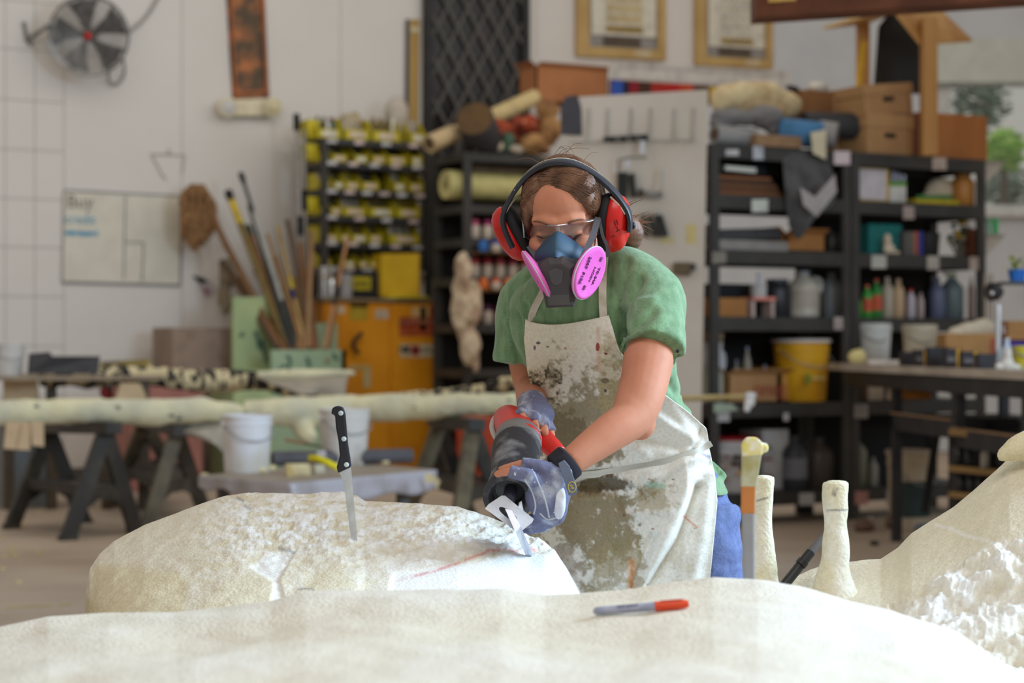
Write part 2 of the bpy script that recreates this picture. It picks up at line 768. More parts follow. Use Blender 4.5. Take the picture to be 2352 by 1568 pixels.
# --- the boulder being cut
silM = [(196, 1372), (200, 1340), (206, 1306), (228, 1272), (262, 1242), (330, 1206), (400, 1180), (470, 1153), (520, 1137), (572, 1130),
        (700, 1133), (785, 1129), (820, 1137), (838, 1149), (900, 1151), (960, 1155), (1050, 1162), (1120, 1184), (1180, 1206),
        (1215, 1230), (1250, 1243), (1275, 1264), (1300, 1300), (1330, 1352), (1345, 1385)]


def profM(x):
    e = max(0., 1 - abs((x - 770) / 576) ** 5) ** .5
    return 3.50 + .5 * e, 3.50 + .26 * e, 3.50 - .45 * e - .02, 1455


def paintM(X, Y, p):
    n1 = fbm(p, 9, 4, 3)
    n2 = fbm(p, 45, 3, 5, (1, 1, 1))
    chip = fbm(np.stack([X * .03 + Y * .02, Y * .09, X * 0], -1), 1, 3, 9)
    wht = inpoly(X, Y, [(905, 1310), (1100, 1285), (1205, 1265), (1290, 1280), (1350, 1380), (1350, 1460), (900, 1460), (895, 1340)], 8)
    fresh = wht.copy()
    wht = np.maximum(wht, .85 * inpoly(X, Y, [(575, 1300), (625, 1262), (680, 1255), (640, 1330), (660, 1400), (620, 1400), (630, 1335)], 6))
    wht = np.maximum(wht, .6 * inpoly(X, Y, [(870, 1300), (930, 1262), (1120, 1238), (1130, 1262), (1000, 1300), (900, 1320)], 12))
    ch2 = fbm(np.stack([X * .022 + Y * .03, Y * .075 - X * .02, X * 0], -1), 1.6, 4, 19)
    flk = np.maximum(sstep(.02, .12, chip), sstep(.06, .14, ch2)) * sstep(400, 600, X) * sstep(1300, 1235, Y) * (1 - fresh)
    wht = np.maximum(wht, flk * .9)
    wht = np.maximum(wht, .35 * sstep(600, 1100, X))
    dim = sstep(.0, -.14, ch2) * sstep(300, 500, X) * (1 - wht) * .45
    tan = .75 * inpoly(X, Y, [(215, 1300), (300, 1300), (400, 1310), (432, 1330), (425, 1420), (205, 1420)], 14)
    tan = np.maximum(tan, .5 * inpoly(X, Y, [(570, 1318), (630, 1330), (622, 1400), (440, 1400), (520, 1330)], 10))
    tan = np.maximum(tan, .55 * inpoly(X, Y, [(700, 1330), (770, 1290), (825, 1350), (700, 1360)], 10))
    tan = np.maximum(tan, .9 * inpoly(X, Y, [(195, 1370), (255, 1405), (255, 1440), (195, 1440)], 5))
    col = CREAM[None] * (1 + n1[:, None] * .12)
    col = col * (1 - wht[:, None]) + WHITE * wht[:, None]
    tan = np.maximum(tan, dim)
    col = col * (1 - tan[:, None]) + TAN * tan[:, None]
    red = np.exp(-(seg(X, Y, [(905, 1330), (950, 1318), (1000, 1305), (1055, 1288), (1110, 1270), (1125, 1262), (1180, 1266), (1235, 1258)]) / 3.2) ** 2)
    red *= .35 + .65 * (fbm(np.stack([X * .05, Y * .05, X * 0], -1), 1, 2, 4) > -.03)
    col = col * (1 - .6 * red[:, None]) + np.array(lin((222, 105, 100))) * .6 * red[:, None]
    for pts in ([(545, 1140), (558, 1146)], [(562, 1158), (575, 1163)], [(640, 1254), (675, 1260)], [(686, 1352), (720, 1354)]):
        k = np.exp(-(seg(X, Y, pts) / 3.) ** 2)[:, None] * .55
        col = col * (1 - k) + np.array(lin((90, 90, 110))) * k
    disp = n1 * .014 * (1 - fresh * .7) + n2 * .005 * (1 - fresh * .8) + (np.clip(chip, -.12, .2) * .028 + np.clip(ch2, -.12, .2) * .022) * sstep(400, 620, X) * sstep(1330, 1240, Y) * (1 - fresh)
    disp -= .006 * wht
    return col, disp


t = thing('foam_boulder', 'cream carved foam boulder being sawn, white fresh cut at its right end', 'foam sculpture', C(-.3, 3.6, 0))
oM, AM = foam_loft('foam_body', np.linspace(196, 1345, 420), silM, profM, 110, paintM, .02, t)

# --- the wide piece in front
silF = [(-200, 1500), (0, 1440), (110, 1415), (250, 1405), (400, 1405), (500, 1395), (620, 1380), (700, 1362), (790, 1356), (900, 1355),
        (1050, 1357), (1150, 1352), (1250, 1366), (1330, 1362), (1450, 1350), (1540, 1335), (1640, 1325), (1740, 1331), (1850, 1356),
        (1950, 1385), (2050, 1406), (2200, 1456), (2290, 1520), (2352, 1562), (2420, 1620)]


def profF(x):
    e = max(0., 1 - abs((x - 1110) / 1312) ** 6) ** .5
    return 2.42 + .62 * e, 2.42 + .42 * e, 2.42 - .75 * e - .02, 1720


def paintF(X, Y, p):
    n1 = fbm(p, 5, 4, 21, (1, 1, 2))
    n2 = fbm(p, 2.2, 3, 23)
    k = sstep(-.2, .2, n2 + n1 * .4)[:, None]
    col = np.array(lin((230, 219, 200))) * (1 - k * .75) + np.array(lin((238, 232, 222))) * k * .75
    col *= 1 + n1[:, None] * .05
    return col, n1 * .03 + n2 * .04


t = thing('foam_slab', 'wide pale foam piece lying across the foreground with a marker on it', 'foam sculpture', C(0, 2.3, 0))
oF, AF = foam_loft('foam_body', np.linspace(-200, 2420, 420), silF, profF, 90, paintF, .02, t)

# --- the piece rising at the right
silR = [(1690, 1420), (1730, 1345), (1800, 1336), (1860, 1308), (1895, 1296), (1960, 1290), (2022, 1284), (2062, 1258), (2092, 1226), (2132, 1200), (2190, 1164),
        (2240, 1122), (2290, 1078), (2318, 1052), (2352, 1035), (2480, 960), (2600, 1100)]


def profR(x):
    e = max(0., 1 - abs((x - 2150) / 465) ** 6) ** .5
    return 3.2 + .5 * e, 3.2 + .3 * e, 3.2 - .35 * e - .02, 1560


def paintR(X, Y, p):
    n1 = fbm(p, 8, 4, 31)
    n2 = fbm(p, 26, 4, 33)
    chip = inpoly(X, Y, [(2045, 1390), (2125, 1375), (2130, 1345), (2200, 1300), (2300, 1240), (2360, 1220), (2620, 1220), (2620, 1600), (2130, 1600), (2060, 1480)], 10)
    vein = np.exp(-(seg(X, Y, [(2150, 1205), (2240, 1235), (2310, 1255)]) / 3) ** 2)
    facet = inpoly(X, Y, [(2125, 1375), (2180, 1385), (2205, 1410), (2125, 1408)], 4) + inpoly(X, Y, [(2190, 1330), (2225, 1335), (2240, 1370), (2215, 1375)], 4)
    tone = fbm(p, 14, 2, 40)
    flat = np.clip(facet, 0, 1)
    k = np.clip(chip * (.55 + 1.4 * n2) + flat + vein * .8, 0, 1)[:, None]
    base = np.array(lin((234, 225, 203)))
    col = base * (1 + n1[:, None] * .1) * (1 - k) + WHITE * k
    disp = n1 * .02 + chip * (n2 * .06 + np.floor(tone * 9) * .006) + fbm(p, 70, 2, 3) * .003
    return col, disp


t = thing('foam_rock', 'cream foam rock rising at the right with broken white chips and two pegs', 'foam sculpture', C(.75, 3.2, 0))
oR, AR = foam_loft('foam_body', np.linspace(1690, 2600, 340), silR, profR, 110, paintR, .02, t)
mb = MB()
mb.tube([P(2291, 1052, 3.42), P(2312, 1040, 3.42), P(2345, 1026, 3.42), P(2400, 1020, 3.42), P(2500, 1010, 3.42)], [.006, .016, .027, .044, .07], 20, sub=20)
blob('overhang', mb, .006, M_FOAM, t, 4, post=lambda c, n, m: (setcol(m, np.tile(np.array(lin((234, 222, 188))), (len(c), 1))), c + n * (fbm(c, 25, 3, 8) * .012)[:, None])[1])


def bvh(o):
    m4 = wm(o)
    return BVHTree.FromPolygons([m4 @ v.co for v in o.data.vertices], [tuple(p.vertices) for p in o.data.polygons])


def surfD(bv, px, py):
    """depth of a surface where a pixel meets it"""
    h = bv.ray_cast(V((0, 0, HC)), (P(px, py, 1.) - V((0, 0, HC))).normalized())
    return h[0].dot(DV)


BVM, BVF, BVR = bvh(oM), bvh(oF), bvh(oR)
# --- pegs
def peg(pts, D, lab, seed, marks):
    """rough foam peg; pts: (left x, right x, y)"""
    base = P((pts[-1][0] + pts[-1][1]) / 2, pts[-1][2], D)
    rows, cols = 70, 40
    A = cr(pts, rows)
    out = np.zeros((rows, cols, 3))
    th = np.linspace(0, 2 * math.pi, cols, endpoint=False)
    for i, (x0, x1, y) in enumerate(A):
        c = P((x0 + x1) / 2, y, D)
        r = (x1 - x0) / 2 / F * D
        q = np.outer(np.cos(th), np.array(RV)) + np.outer(np.sin(th), np.array(DV))
        pp = np.array(c)[None] + q * r
        n = fbm(pp, 34, 4, seed) + .5 * np.round(fbm(pp, 22, 2, seed + 9) * 8) / 8
        ridge = .0005 * math.sin(i * .35 + seed)
        out[i] = np.array(c)[None] + q * (r * (1 + n[:, None] * .22) + ridge)
    tp = out[0].mean(0)
    ins = [tp + (out[0] - tp) * k + np.array([0, 0, z]) for k, z in ((.0, .001), (.6, .002), (.9, .001))]
    out = np.concatenate([np.array(ins), out])
    flat = out.reshape(-1, 3)
    n = fbm(flat, 30, 3, seed + 3)
    d = flat @ np.array(DV)
    X, Y = CX + (flat @ np.array(RV)) / d * F, CY + (HC - flat[:, 2]) / d * F
    k = sstep(-.1, .15, n)[:, None]
    col = np.array(lin((236, 228, 200))) * (1 - k) + np.array(lin((244, 240, 226))) * k
    for mk_ in marks:
        kk = np.exp(-(seg(X, Y, mk_) / 2.2) ** 2)[:, None] * .7
        col = col * (1 - kk) + np.array(lin((70, 75, 95))) * kk
    t = thing('foam_peg', lab, 'foam peg', base)
    o = gridobj('peg_body', out, M_FOAM, t, closed=True, col=col, flip=True)
    return t


peg([(1897, 1945, 1106), (1890, 1947, 1112), (1888, 1948, 1140), (1892, 1947, 1172), (1893, 1946, 1205), (1889, 1950, 1250), (1883, 1952, 1290), (1872, 1958, 1330), (1860, 1975, 1375)],
    3.3, 'rough white foam peg standing free on the rising foam rock', 5, [[(1916, 1122), (1914, 1136)], [(1922, 1122), (1918, 1138)], [(1900, 1172), (1946, 1171)]])
peg([(1735, 1774, 1094), (1727, 1778, 1099), (1728, 1777, 1130), (1730, 1774, 1160), (1728, 1775, 1220), (1722, 1780, 1270), (1715, 1787, 1330), (1710, 1792, 1370)],
    3.4, 'rough white foam peg partly hidden behind the upright brush', 11, [[(1738, 1150), (1764, 1142)]])

# --- black rod leaning by the peg
t = thing('black_rod', 'black metal rod leaning on the foam rock beside the free peg', 'rod', P(1805, 1336, 3.33))
mb = MB()
mb.tube([P(1800, 1345, 3.35), P(1862, 1268, 3.38)], .009, 10)
mb.tube([P(1838, 1297, 3.367), P(1846, 1288, 3.369)], .0105, 10)
mb.obj('rod_shaft', sol(42, 40, 42, rough=.4), t, world=True, smooth=True)
MB().tube([P(1862, 1268, 3.38), P(1892, 1231, 3.395)], [.0085, .007], 10).obj('rod_tip', sol(105, 100, 100), t, world=True, smooth=True)

# --- brush standing upright in the front piece
DB = 2.86
t = thing('paint_brush', 'upright brush with yellow tip, orange band and grey handle before the woman', 'brush', P(1722, 1335, DB))
mb = MB()
mb.prism([P(1708, 1340, DB), P(1734, 1340, DB), P(1733, 1178, DB), P(1705, 1178, DB)], DV * .012)
mb.obj('handle', sol(150, 150, 156, rough=.4), t, world=True, bevel=.003)
MB().prism([P(1704, 1180, DB), P(1734, 1180, DB), P(1736, 1116, DB), P(1704, 1116, DB)], DV * .014).obj('wood_band', mat('orange_wood', (205, 132, 72), .5, c2=(180, 110, 60)), t, world=True, bevel=.002)
MB().prism([P(1703, 1118, DB), P(1738, 1118, DB), P(1750, 1042, DB), P(1706, 1046, DB)], DV * .016).obj('ferrule', mat('dusty_ferrule', (196, 198, 178), .45, c2=(168, 160, 110), ns=20), t, world=True, bevel=.002)
mb = MB()
mb.prism([P(1706, 1050, DB), P(1751, 1046, DB), P(1750, 1014, DB), P(1738, 1004, DB), P(1716, 1004, DB), P(1704, 1020, DB)], DV * .016)
mb.ell(P(1756, 1028, DB + .008), .006, .007, .008)
blob('bristle_tip', mb, .0025, mat('yellow_foam_dust', (226, 212, 130), .9, c2=(236, 232, 214), ns=60), t, 3)

# --- marker pen
DP = min(surfD(BVF, 1362, 1412), surfD(BVF, 1580, 1396), surfD(BVF, 1470, 1405)) - .01
a, b = P(1362, 1404, DP), P(1582, 1386, DP)
ax = (b - a).normalized()
t = thing('marker_pen', 'marker pen with grey barrel and orange-red cap on the front foam', 'marker', (a + b) / 2)
L_ = (b - a).length
mb = MB()
mb.lathe([(.0022, 0), (.0055, .004), (.006, .012), (.006, L_ * .66)], a, ax, 20)
mb.obj('barrel', mat('grey_pen_plastic', (168, 172, 190), .4, c2=(150, 155, 180), ns=60), t, world=True, smooth=True)
MB().lathe([(.0062, L_ * .645), (.0068, L_ * .65), (.0064, L_ * .96), (.004, L_)], a, ax, 20).obj('cap', sol(236, 82, 46, rough=.35), t, world=True, smooth=True)
tt = V((0, 0, 1)).cross(ax)
MB().bar(a + ax * L_ * .70 + ZV * .0066 - DV * .0026, a + ax * L_ * .93 + ZV * .0066 - DV * .0026, .003, .002).obj('clip', sol(226, 70, 40, rough=.35), t, world=True)
text('print', 'FINE POINT', a + ax * L_ * .36 - DV * .0046 + ZV * .0042, ax, ZV - DV * 0, .0055, sol(70, 72, 90), t)


# --- knife stuck in the boulder
def on_mid(px, py):
    return surfD(BVM, px, py)


DK = on_mid(816, 1240) + .0
t = thing('kitchen_knife', 'black-handled kitchen knife stuck upright in the foam boulder', 'knife', P(816, 1243, DK))


def KP(px, py):
    return P(px, py, DK - (1243 - py) * .0002)


poly = [(776, 1080), (806, 1072), (809, 1100), (812, 1150), (818, 1200), (821, 1262), (812, 1262), (803, 1215), (796, 1160), (790, 1115), (783, 1092)]
MB().prism([KP(*q) for q in poly], DV * .0022).obj('blade', mat('brushed_steel', (205, 207, 214), .28, c2=(185, 188, 196), ns=30, metal=.85), t, world=True)
hp = [(764, 936), (775, 931), (788, 935), (793, 950), (796, 985), (799, 1020), (804, 1050), (807, 1072), (777, 1086), (774, 1072), (781, 1045), (778, 1012), (772, 980), (770, 953), (761, 950)]
MB().prism([KP(*q) - DV * .009 for q in hp], DV * .019).obj('handle', sol(42, 42, 50, rough=.35), t, world=True, bevel=.003)
for q in ((784, 948), (791, 1007), (797, 1066)):
    MB().lathe([(.0045, 0), (.0045, .021), (.003, .0222)], KP(*q) + DV * .0105, -DV, 14).obj('rivet', sol(205, 215, 220, rough=.3), t, world=True, smooth=True)
# ------------------------------------------------------------------ the woman
person = thing('person', 'woman in green t-shirt and stained apron leaning over the foam with a saw', 'person', C(.3, 4.02, 0))
M_SKIN = mat('skin', (206, 142, 114), .6, c2=(194, 126, 98), ns=14, lo=.35, hi=.75, spec=.22, bump=.03, bs=300)
yw_, pt_, rl_ = math.radians(9), math.radians(20), math.radians(2)
Fh = -(RV * math.sin(yw_) + DV * math.cos(yw_))
HX0 = RV * math.cos(yw_) - DV * math.sin(yw_)
HF = Fh * math.cos(pt_) - ZV * math.sin(pt_)
HU0 = ZV * math.cos(pt_) + Fh * math.sin(pt_)
HX = HX0 * math.cos(rl_) + HU0 * math.sin(rl_)
HU = HU0 * math.cos(rl_) - HX0 * math.sin(rl_)
EAR = P(1296, 506, 3.72)
HAX = (HX, HF, HU)


def hd(x, y, z):
    return EAR + HX * x + HF * y + HU * z


def loc_head(co):
    q = co - np.array(EAR)
    return q @ np.array(HX), q @ np.array(HF), q @ np.array(HU)


def finger(mb, pts, r=.0085):
    mb.tube(pts, [r * 1.08, r * 1.05, r, r * .82][:len(pts)] if len(pts) < 5 else r, 10)
    mb.ell(pts[-1], r * .82, r * .82, r * .82, n=10, m=8)
    mb.ell(pts[0], r * 1.1, r * 1.1, r * 1.1, n=10, m=8)


def loft(mb, secs, n=36, rows=30):
    A = cr([(*P(a, b, c), w_, d_, y_) for a, b, c, w_, d_, y_ in secs], rows)
    vs, fs = [], []
    for x, y, z, w_, d_, yy in A:
        yy = math.radians(yy)
        lat = RV * math.cos(yy) - DV * math.sin(yy)
        fro = -(RV * math.sin(yy) + DV * math.cos(yy))
        for k in range(n):
            t = 2 * math.pi * k / n
            c_, s_ = math.cos(t), math.sin(t)
            e = .88
            vs.append(V((x, y, z)) + lat * (math.copysign(abs(c_) ** e, c_) * w_) + fro * (math.copysign(abs(s_) ** e, s_) * d_))
    for i in range(rows - 1):
        for k in range(n):
            fs.append((i * n + k, i * n + (k + 1) % n, (i + 1) * n + (k + 1) % n, (i + 1) * n + k))
    fs.append(tuple(range(n - 1, -1, -1)))
    fs.append(tuple((rows - 1) * n + k for k in range(n)))
    mb.add(vs, fs)


# joints
SH_L, EL_L, WR_L = P(1488, 682, 3.75), P(1452, 957, 3.56), P(1306, 1064, 3.475)
SH_R, EL_R, WR_R = P(1203, 705, 3.98), P(1222, 893, 4.0), P(1219, 930, 3.80)

mb = MB()
mb.ell(hd(0, -.012, .030), .074, .092, .082, HAX)
mb.ell(hd(0, .03, -.02), .064, .058, .085, HAX)
mb.ell(hd(0, .042, .045), .060, .046, .048, HAX)
mb.ell(hd(0, .04, -.078), .048, .048, .042, HAX)
mb.ell(hd(0, .07, -.1), .022, .02, .018, HAX)
mb.tube([hd(-.05, .066, .02), hd(-.025, .082, .024), hd(0, .087, .018), hd(.025, .082, .024), hd(.05, .066, .02)], [.01, .012, .011, .012, .01], 10)
mb.tube([hd(0, .083, .012), hd(0, .098, -.015), hd(0, .112, -.036)], [.009, .011, .014], 10)
mb.ell(hd(.011, .1, -.038), .009, .01, .008, HAX)
mb.ell(hd(-.011, .1, -.038), .009, .01, .008, HAX)
mb.tube([hd(-.02, .088, -.066), hd(0, .096, -.064), hd(.02, .088, -.066)], [.006, .009, .006], 10)
for s_ in (-1, 1):
    mb.ell(hd(s_ * .038, .062, -.028), .026, .028, .024, HAX)
    mb.ell(hd(s_ * .030, .0735, -.002), .0168, .0155, .0115, HAX)
    mb.ell(hd(s_ * .076, -.008, -.005), .008, .02, .032, HAX)
mb.tube([hd(0, -.03, -.05), P(1312, 640, 3.83), P(1326, 700, 3.88)], [.058, .056, .064], 18)
loft(mb, [(1326, 690, 3.88, .08, .055, 32), (1340, 740, 3.88, .125, .08, 34), (1365, 800, 3.89, .15, .095, 35), (1400, 890, 3.93, .14, .09, 34),
          (1430, 980, 3.98, .135, .09, 32), (1475, 1130, 4.06, .16, .10, 28), (1480, 1200, 4.07, .15, .09, 26)], 24, 22)
mb.tube([P(1400, 690, 3.86), SH_L + DV * .012, P(1492, 815, 3.655), EL_L], [.035, .043, .046, .040], 18, sub=14)
mb.tube([P(1490, 822, 3.648), P(1474, 905, 3.59), EL_L, P(1395, 998, 3.52), WR_L], [.049, .044, .039, .035, .0255], 18, sub=16)
mb.ell(P(1470, 972, 3.575), .030, .03, .032)
mb.tube([P(1280, 690, 3.94), SH_R, P(1208, 810, 4.0), EL_R], [.035, .042, .040, .036], 18, sub=14)
mb.tube([EL_R, P(1222, 915, 3.9), WR_R], [.036, .033, .026], 16)
# legs down to the feet
HPL, HPR = P(1590, 1170, 4.02), P(1410, 1180, 4.1)
KNL, KNR = C(.42, 3.98, .46), C(.2, 4.05, .46)
FTL, FTR = C(.44, 4.06, .09), C(.17, 4.1, .09)
for a, b, c in ((HPL, KNL, FTL), (HPR, KNR, FTR)):
    mb.tube([a, b, c], [.08, .05, .035], 14, sub=10)
    mb.ell(c + DV * -.06 - ZV * .035, .04, .11, .035, (RV, DV, ZV))
# her left hand round the saw nose
mb.tube([WR_L, P(1262, 1112, 3.475)], [.0255, .034], 14, flat=.75)
mb.ell(P(1255, 1130, 3.47), .038, .024, .042)
LH = [[P(1238, 1118, 3.45), P(1212, 1092, 3.415), P(1170, 1082, 3.42), P(1142, 1088, 3.435)],
      [P(1255, 1160, 3.465), P(1228, 1196, 3.49), P(1186, 1200, 3.515), P(1150, 1182, 3.525)],
      [P(1262, 1176, 3.48), P(1242, 1206, 3.515), P(1200, 1210, 3.54), P(1162, 1192, 3.55)],
      [P(1270, 1186, 3.50), P(1252, 1206, 3.54), P(1212, 1212, 3.565), P(1176, 1198, 3.575)]]
for q in LH:
    finger(mb, q, .009)
TH = [P(1285, 1090, 3.46), P(1240, 1072, 3.45), P(1198, 1066, 3.455), P(1152, 1078, 3.46)]
finger(mb, TH, .0098)
# her right hand over the rear grip
mb.ell(P(1226, 952, 3.765), .036, .03, .022)
RH = [[P(1206, 944, 3.74), P(1196, 950, 3.71), P(1203, 963, 3.697), P(1209, 975, 3.70)],
      [P(1225, 952, 3.735), P(1224, 962, 3.705), P(1230, 976, 3.70), P(1233, 990, 3.705)],
      [P(1244, 962, 3.745), P(1248, 975, 3.722), P(1252, 990, 3.715), P(1251, 1004, 3.725)],
      [P(1256, 972, 3.765), P(1264, 986, 3.745), P(1267, 1002, 3.74), P(1263, 1013, 3.75)]]
for q in RH:
    finger(mb, q, .0085)
finger(mb, [P(1200, 948, 3.775), P(1178, 962, 3.77), P(1165, 985, 3.76), P(1166, 1000, 3.75)], .0095)


def face_post(co, no, me):
    x, y, z = loc_head(co)
    d = np.zeros(len(co))
    for s_ in (-1, 1):
        g = np.exp(-(((x - s_ * .031) / .017) ** 2 + ((z - .011) / .006) ** 2)) * (y > .03)
        d -= .0055 * g
        g = np.exp(-(((x - s_ * .031) / .02) ** 2 + ((z + .016) / .005) ** 2)) * (y > .03)
        d -= .0025 * g
    g = np.exp(-(((x) / .003) ** 2 + ((z - .03) / .01) ** 2)) * (y > .05)
    d -= .0015 * g
    return co + np.array(HF)[None] * d[:, None]


blob('body', mb, .0042, M_SKIN, person, 5, post=face_post)

# eyes look down: lid edge with lashes, brows
for s_ in (-1, 1):
    e = hd(s_ * .030, .0735, -.006)
    o = MB().ell(e, .0115, .0115, .0115, HAX).obj('eye', mat('eye_white', (225, 215, 208), .25, spec=.5), person, world=True, smooth=True)
    MB().tube([hd(s_ * (.030 + k * .0045), .0895 - abs(k) * .0016 - .0005 * (k == 0), -.0085 - .0012 * (3 - abs(k)) + .0015 * 3) for k in range(-3, 4)],
              [.0006, .0012, .0015, .0017, .0017, .0014, .0008], 8).obj('eyelashes', sol(62, 46, 40), person, world=True, smooth=True)
    MB().tube([hd(s_ * .014, .0925, .0185), hd(s_ * .028, .0935, .0245), hd(s_ * .042, .0835, .0245), hd(s_ * .052, .0725, .0195)], [.0022, .003, .0026, .001], 8, sub=14, flat=.6).obj(
        'eyebrow', sol(128, 92, 72), person, world=True, smooth=True)

# --- hair: cap with a side parting plus swept strands
M_HAIR = mat('brown_hair', (132, 92, 70), .5, c2=(92, 62, 46), ns=14, lo=.35, hi=.65, st=(3, 1, 1), bump=.25, bs=120, spec=.5)
mb = MB()
mb.ell(hd(0, -.022, .036), .080, .092, .086, HAX)
mb.ell(hd(.022, .036, .074), .052, .046, .030, (HX, (HF * .8 - HU * .6), (HU * .8 + HF * .6)))
mb.ell(hd(-.040, .026, .060), .036, .050, .036, (HX, (HF * .75 - HU * .66), (HU * .75 + HF * .66)))
mb.ell(hd(.058, .026, .052), .018, .046, .034, HAX)
mb.ell(hd(-.064, .034, .034), .012, .030, .042, HAX)
mb.ell(hd(0, -.06, -.02), .07, .05, .06, HAX)
mb.tube([hd(.05, -.085, -.02), hd(.085, -.10, -.035), hd(.118, -.10, -.06), hd(.112, -.095, -.10)], [.03, .028, .026, .012], 14, sub=12)


def hair_post(co, no, me):
    x, y, z = loc_head(co)
    ang = np.arctan2(x + .02, z + .02)
    q = np.stack([ang * 9, y * 6, z * 5], -1)
    return co + no * ((fbm(q, 2.2, 3, 6)) * .006)[:, None]


hair = blob('hair', mb, .0035, M_HAIR, person, 5, post=hair_post)
part0, part1 = np.array([-.032, .066, .088]), np.array([-.012, -.06, .122])


def skull(v, lift=0.):
    """push a head point out to the hair surface"""
    c = np.array([0, -.018, .036])
    q = np.array(v) - c
    k = math.sqrt((q[0] / .083) ** 2 + (q[1] / .098) ** 2 + (q[2] / .088) ** 2)
    return c + q / k * (1 + lift)


mb = MB()
HBV = bvh(hair)
for i in range(720):
    s = rnd.random()
    st_ = part0 * (1 - s) + part1 * s
    right = rnd.random() < .68
    if right:
        e = np.array([.083, .058 - .13 * s + rnd.gauss(0, .006), .020 + .01 * s + rnd.gauss(0, .008)])
        m_ = np.array([.045, .082 - .13 * s, .082])
    else:
        e = np.array([-.084, .046 - .12 * s + rnd.gauss(0, .006), .002 + rnd.gauss(0, .01)])
        m_ = np.array([-.07, .066 - .12 * s, .06])
    st_ = st_ + np.array([rnd.gauss(0, .004), rnd.gauss(0, .006), 0])
    L_ = rnd.uniform(.0, .0022)
    raw = cr([skull(q, .05) for q in (st_, st_ * .45 + m_ * .55, m_ * .6 + e * .4, e)], 11)
    pts = []
    for q in raw:
        h = HBV.find_nearest(hd(*q))
        pts.append(h[0] + h[1] * L_)
    mb.tube(pts, [.0003] + [.0009] * 9 + [.0003], 5, flat=.7)
for i in range(26):
    a = np.array([.09 + rnd.gauss(0, .01), -.1, -.05 + rnd.gauss(0, .012)])
    b = a + np.array([.035 + rnd.random() * .03, -.01, .01 + rnd.gauss(0, .02)])
    mb.tube([hd(*a), hd(*(a * .5 + b * .5 + np.array([0, 0, .01]))), hd(*b)], [.0014, .0012, .0003], 5, sub=6)
for i in range(12):
    a = np.array([rnd.uniform(-.06, .06), -.05 + rnd.random() * .06, .13])
    a = skull(a, .02)
    b = a + np.array([rnd.gauss(0, .03), -.02, .004 + rnd.random() * .012])
    mb.tube([hd(*a), hd(*(a * .5 + b * .5 + np.array([0, 0, .008]))), hd(*b)], [.0005, .0004, .0003], 4, sub=6)
mb.obj('hair_strands', mat('hair_strand', (140, 102, 78), .35, c2=(96, 66, 50), ns=25, spec=.5), person, world=True, smooth=True)

# --- t-shirt
M_SHIRT = mat('heather_green_jersey', (127, 160, 120), .9, c2=(107, 140, 102), ns=60, lo=.4, hi=.65, st=(1, 1, .5), sheen=.3, bump=.12, bs=260,
              flecks=((88, 112, 82), 330, .66, (.4, .4, 1.6)))
mb = MB()
loft(mb, [(1322, 628, 3.85, .082, .066, 28), (1330, 655, 3.85, .122, .080, 32), (1338, 700, 3.86, .160, .102, 34), (1362, 800, 3.88, .166, .116, 35),
          (1398, 890, 3.92, .158, .110, 34), (1428, 980, 3.97, .158, .108, 32), (1456, 1060, 4.02, .172, .116, 30), (1474, 1118, 4.05, .184, .126, 28),
          (1478, 1130, 4.055, .186, .128, 28)], 40, 40)
mb.tube([P(1360, 640, 3.83), P(1392, 622, 3.83), P(1448, 638, 3.79), P(1492, 684, 3.745), P(1498, 745, 3.69), P(1496, 806, 3.652)], [.05, .046, .057, .0645, .063, .0655], 24, sub=18)
mb.tube([P(1290, 650, 3.9), P(1240, 662, 3.94), P(1202, 700, 3.975), P(1190, 765, 3.985), P(1182, 836, 3.985)], [.045, .052, .0565, .050, .0465], 24, sub=18)
mb.prism([P(1630, 1040, 4.0), P(1674, 1094, 4.0), P(1650, 1132, 4.0), P(1610, 1120, 4.0)], DV * .05)


def shirt_post(co, no, me):
    d = co @ np.array(DV)
    X, Y = CX + (co @ np.array(RV)) / d * F, CY + (HC - co[:, 2]) / d * F
    disp = fbm(co, 9, 3, 12, (1, 1, 1.6)) * .016
    for pts, a, wd in (([(1470, 640), (1425, 720), (1425, 800)], -.010, 9), ([(1440, 700), (1500, 690)], .004, 12), ([(1500, 720), (1435, 770)], -.006, 9), ([(1540, 745), (1430, 800)], -.005, 9),
                       ([(1180, 720), (1215, 830)], -.007, 8), ([(1205, 700), (1222, 800)], -.006, 7), ([(1165, 740), (1180, 830)], .004, 8),
                       ([(1560, 820), (1575, 900)], -.006, 6), ([(1540, 880), (1610, 960)], -.006, 10), ([(1590, 920), (1560, 1000)], .005, 10), ([(1600, 1000), (1650, 1090)], -.006, 8),
                       ([(1405, 600), (1395, 680)], -.005, 8), ([(1440, 600), (1420, 690)], -.005, 8)):
        disp = disp + 1.5 * a * np.exp(-(seg(X, Y, pts) / wd) ** 2)
    return co + no * disp[:, None]


shirt = blob('t_shirt', mb, .0048, M_SHIRT, person, 6, post=shirt_post)
MB().lathe([(.0, 0), (.0035, .001), (.0035, .003), (0, .004)], P(1556, 806, 3.60), -DV, 12).obj('sleeve_button', sol(40, 44, 44), person, world=True, smooth=True)

# --- jeans
M_JEAN = mat('blue_denim', (108, 122, 166), .85, c2=(88, 100, 144), ns=70, lo=.35, hi=.7, bump=.2, bs=220, flecks=((200, 206, 220), 90, .74, (1, 1, 1)))
mb = MB()
loft(mb, [(1472, 1080, 4.05, .165, .105, 28), (1480, 1140, 4.06, .183, .118, 26), (1490, 1215, 4.06, .18, .12, 24)], 32, 16)
for a, b, c in ((HPL, KNL, FTL), (HPR, KNR, FTR)):
    mb.tube([a, (a + b) / 2, b, c], [.098, .088, .07, .066], 20, sub=16)


def jean_post(co, no, me):
    return co + no * (fbm(co, 12, 3, 77, (1, 1, 2.5)) * .02)[:, None]


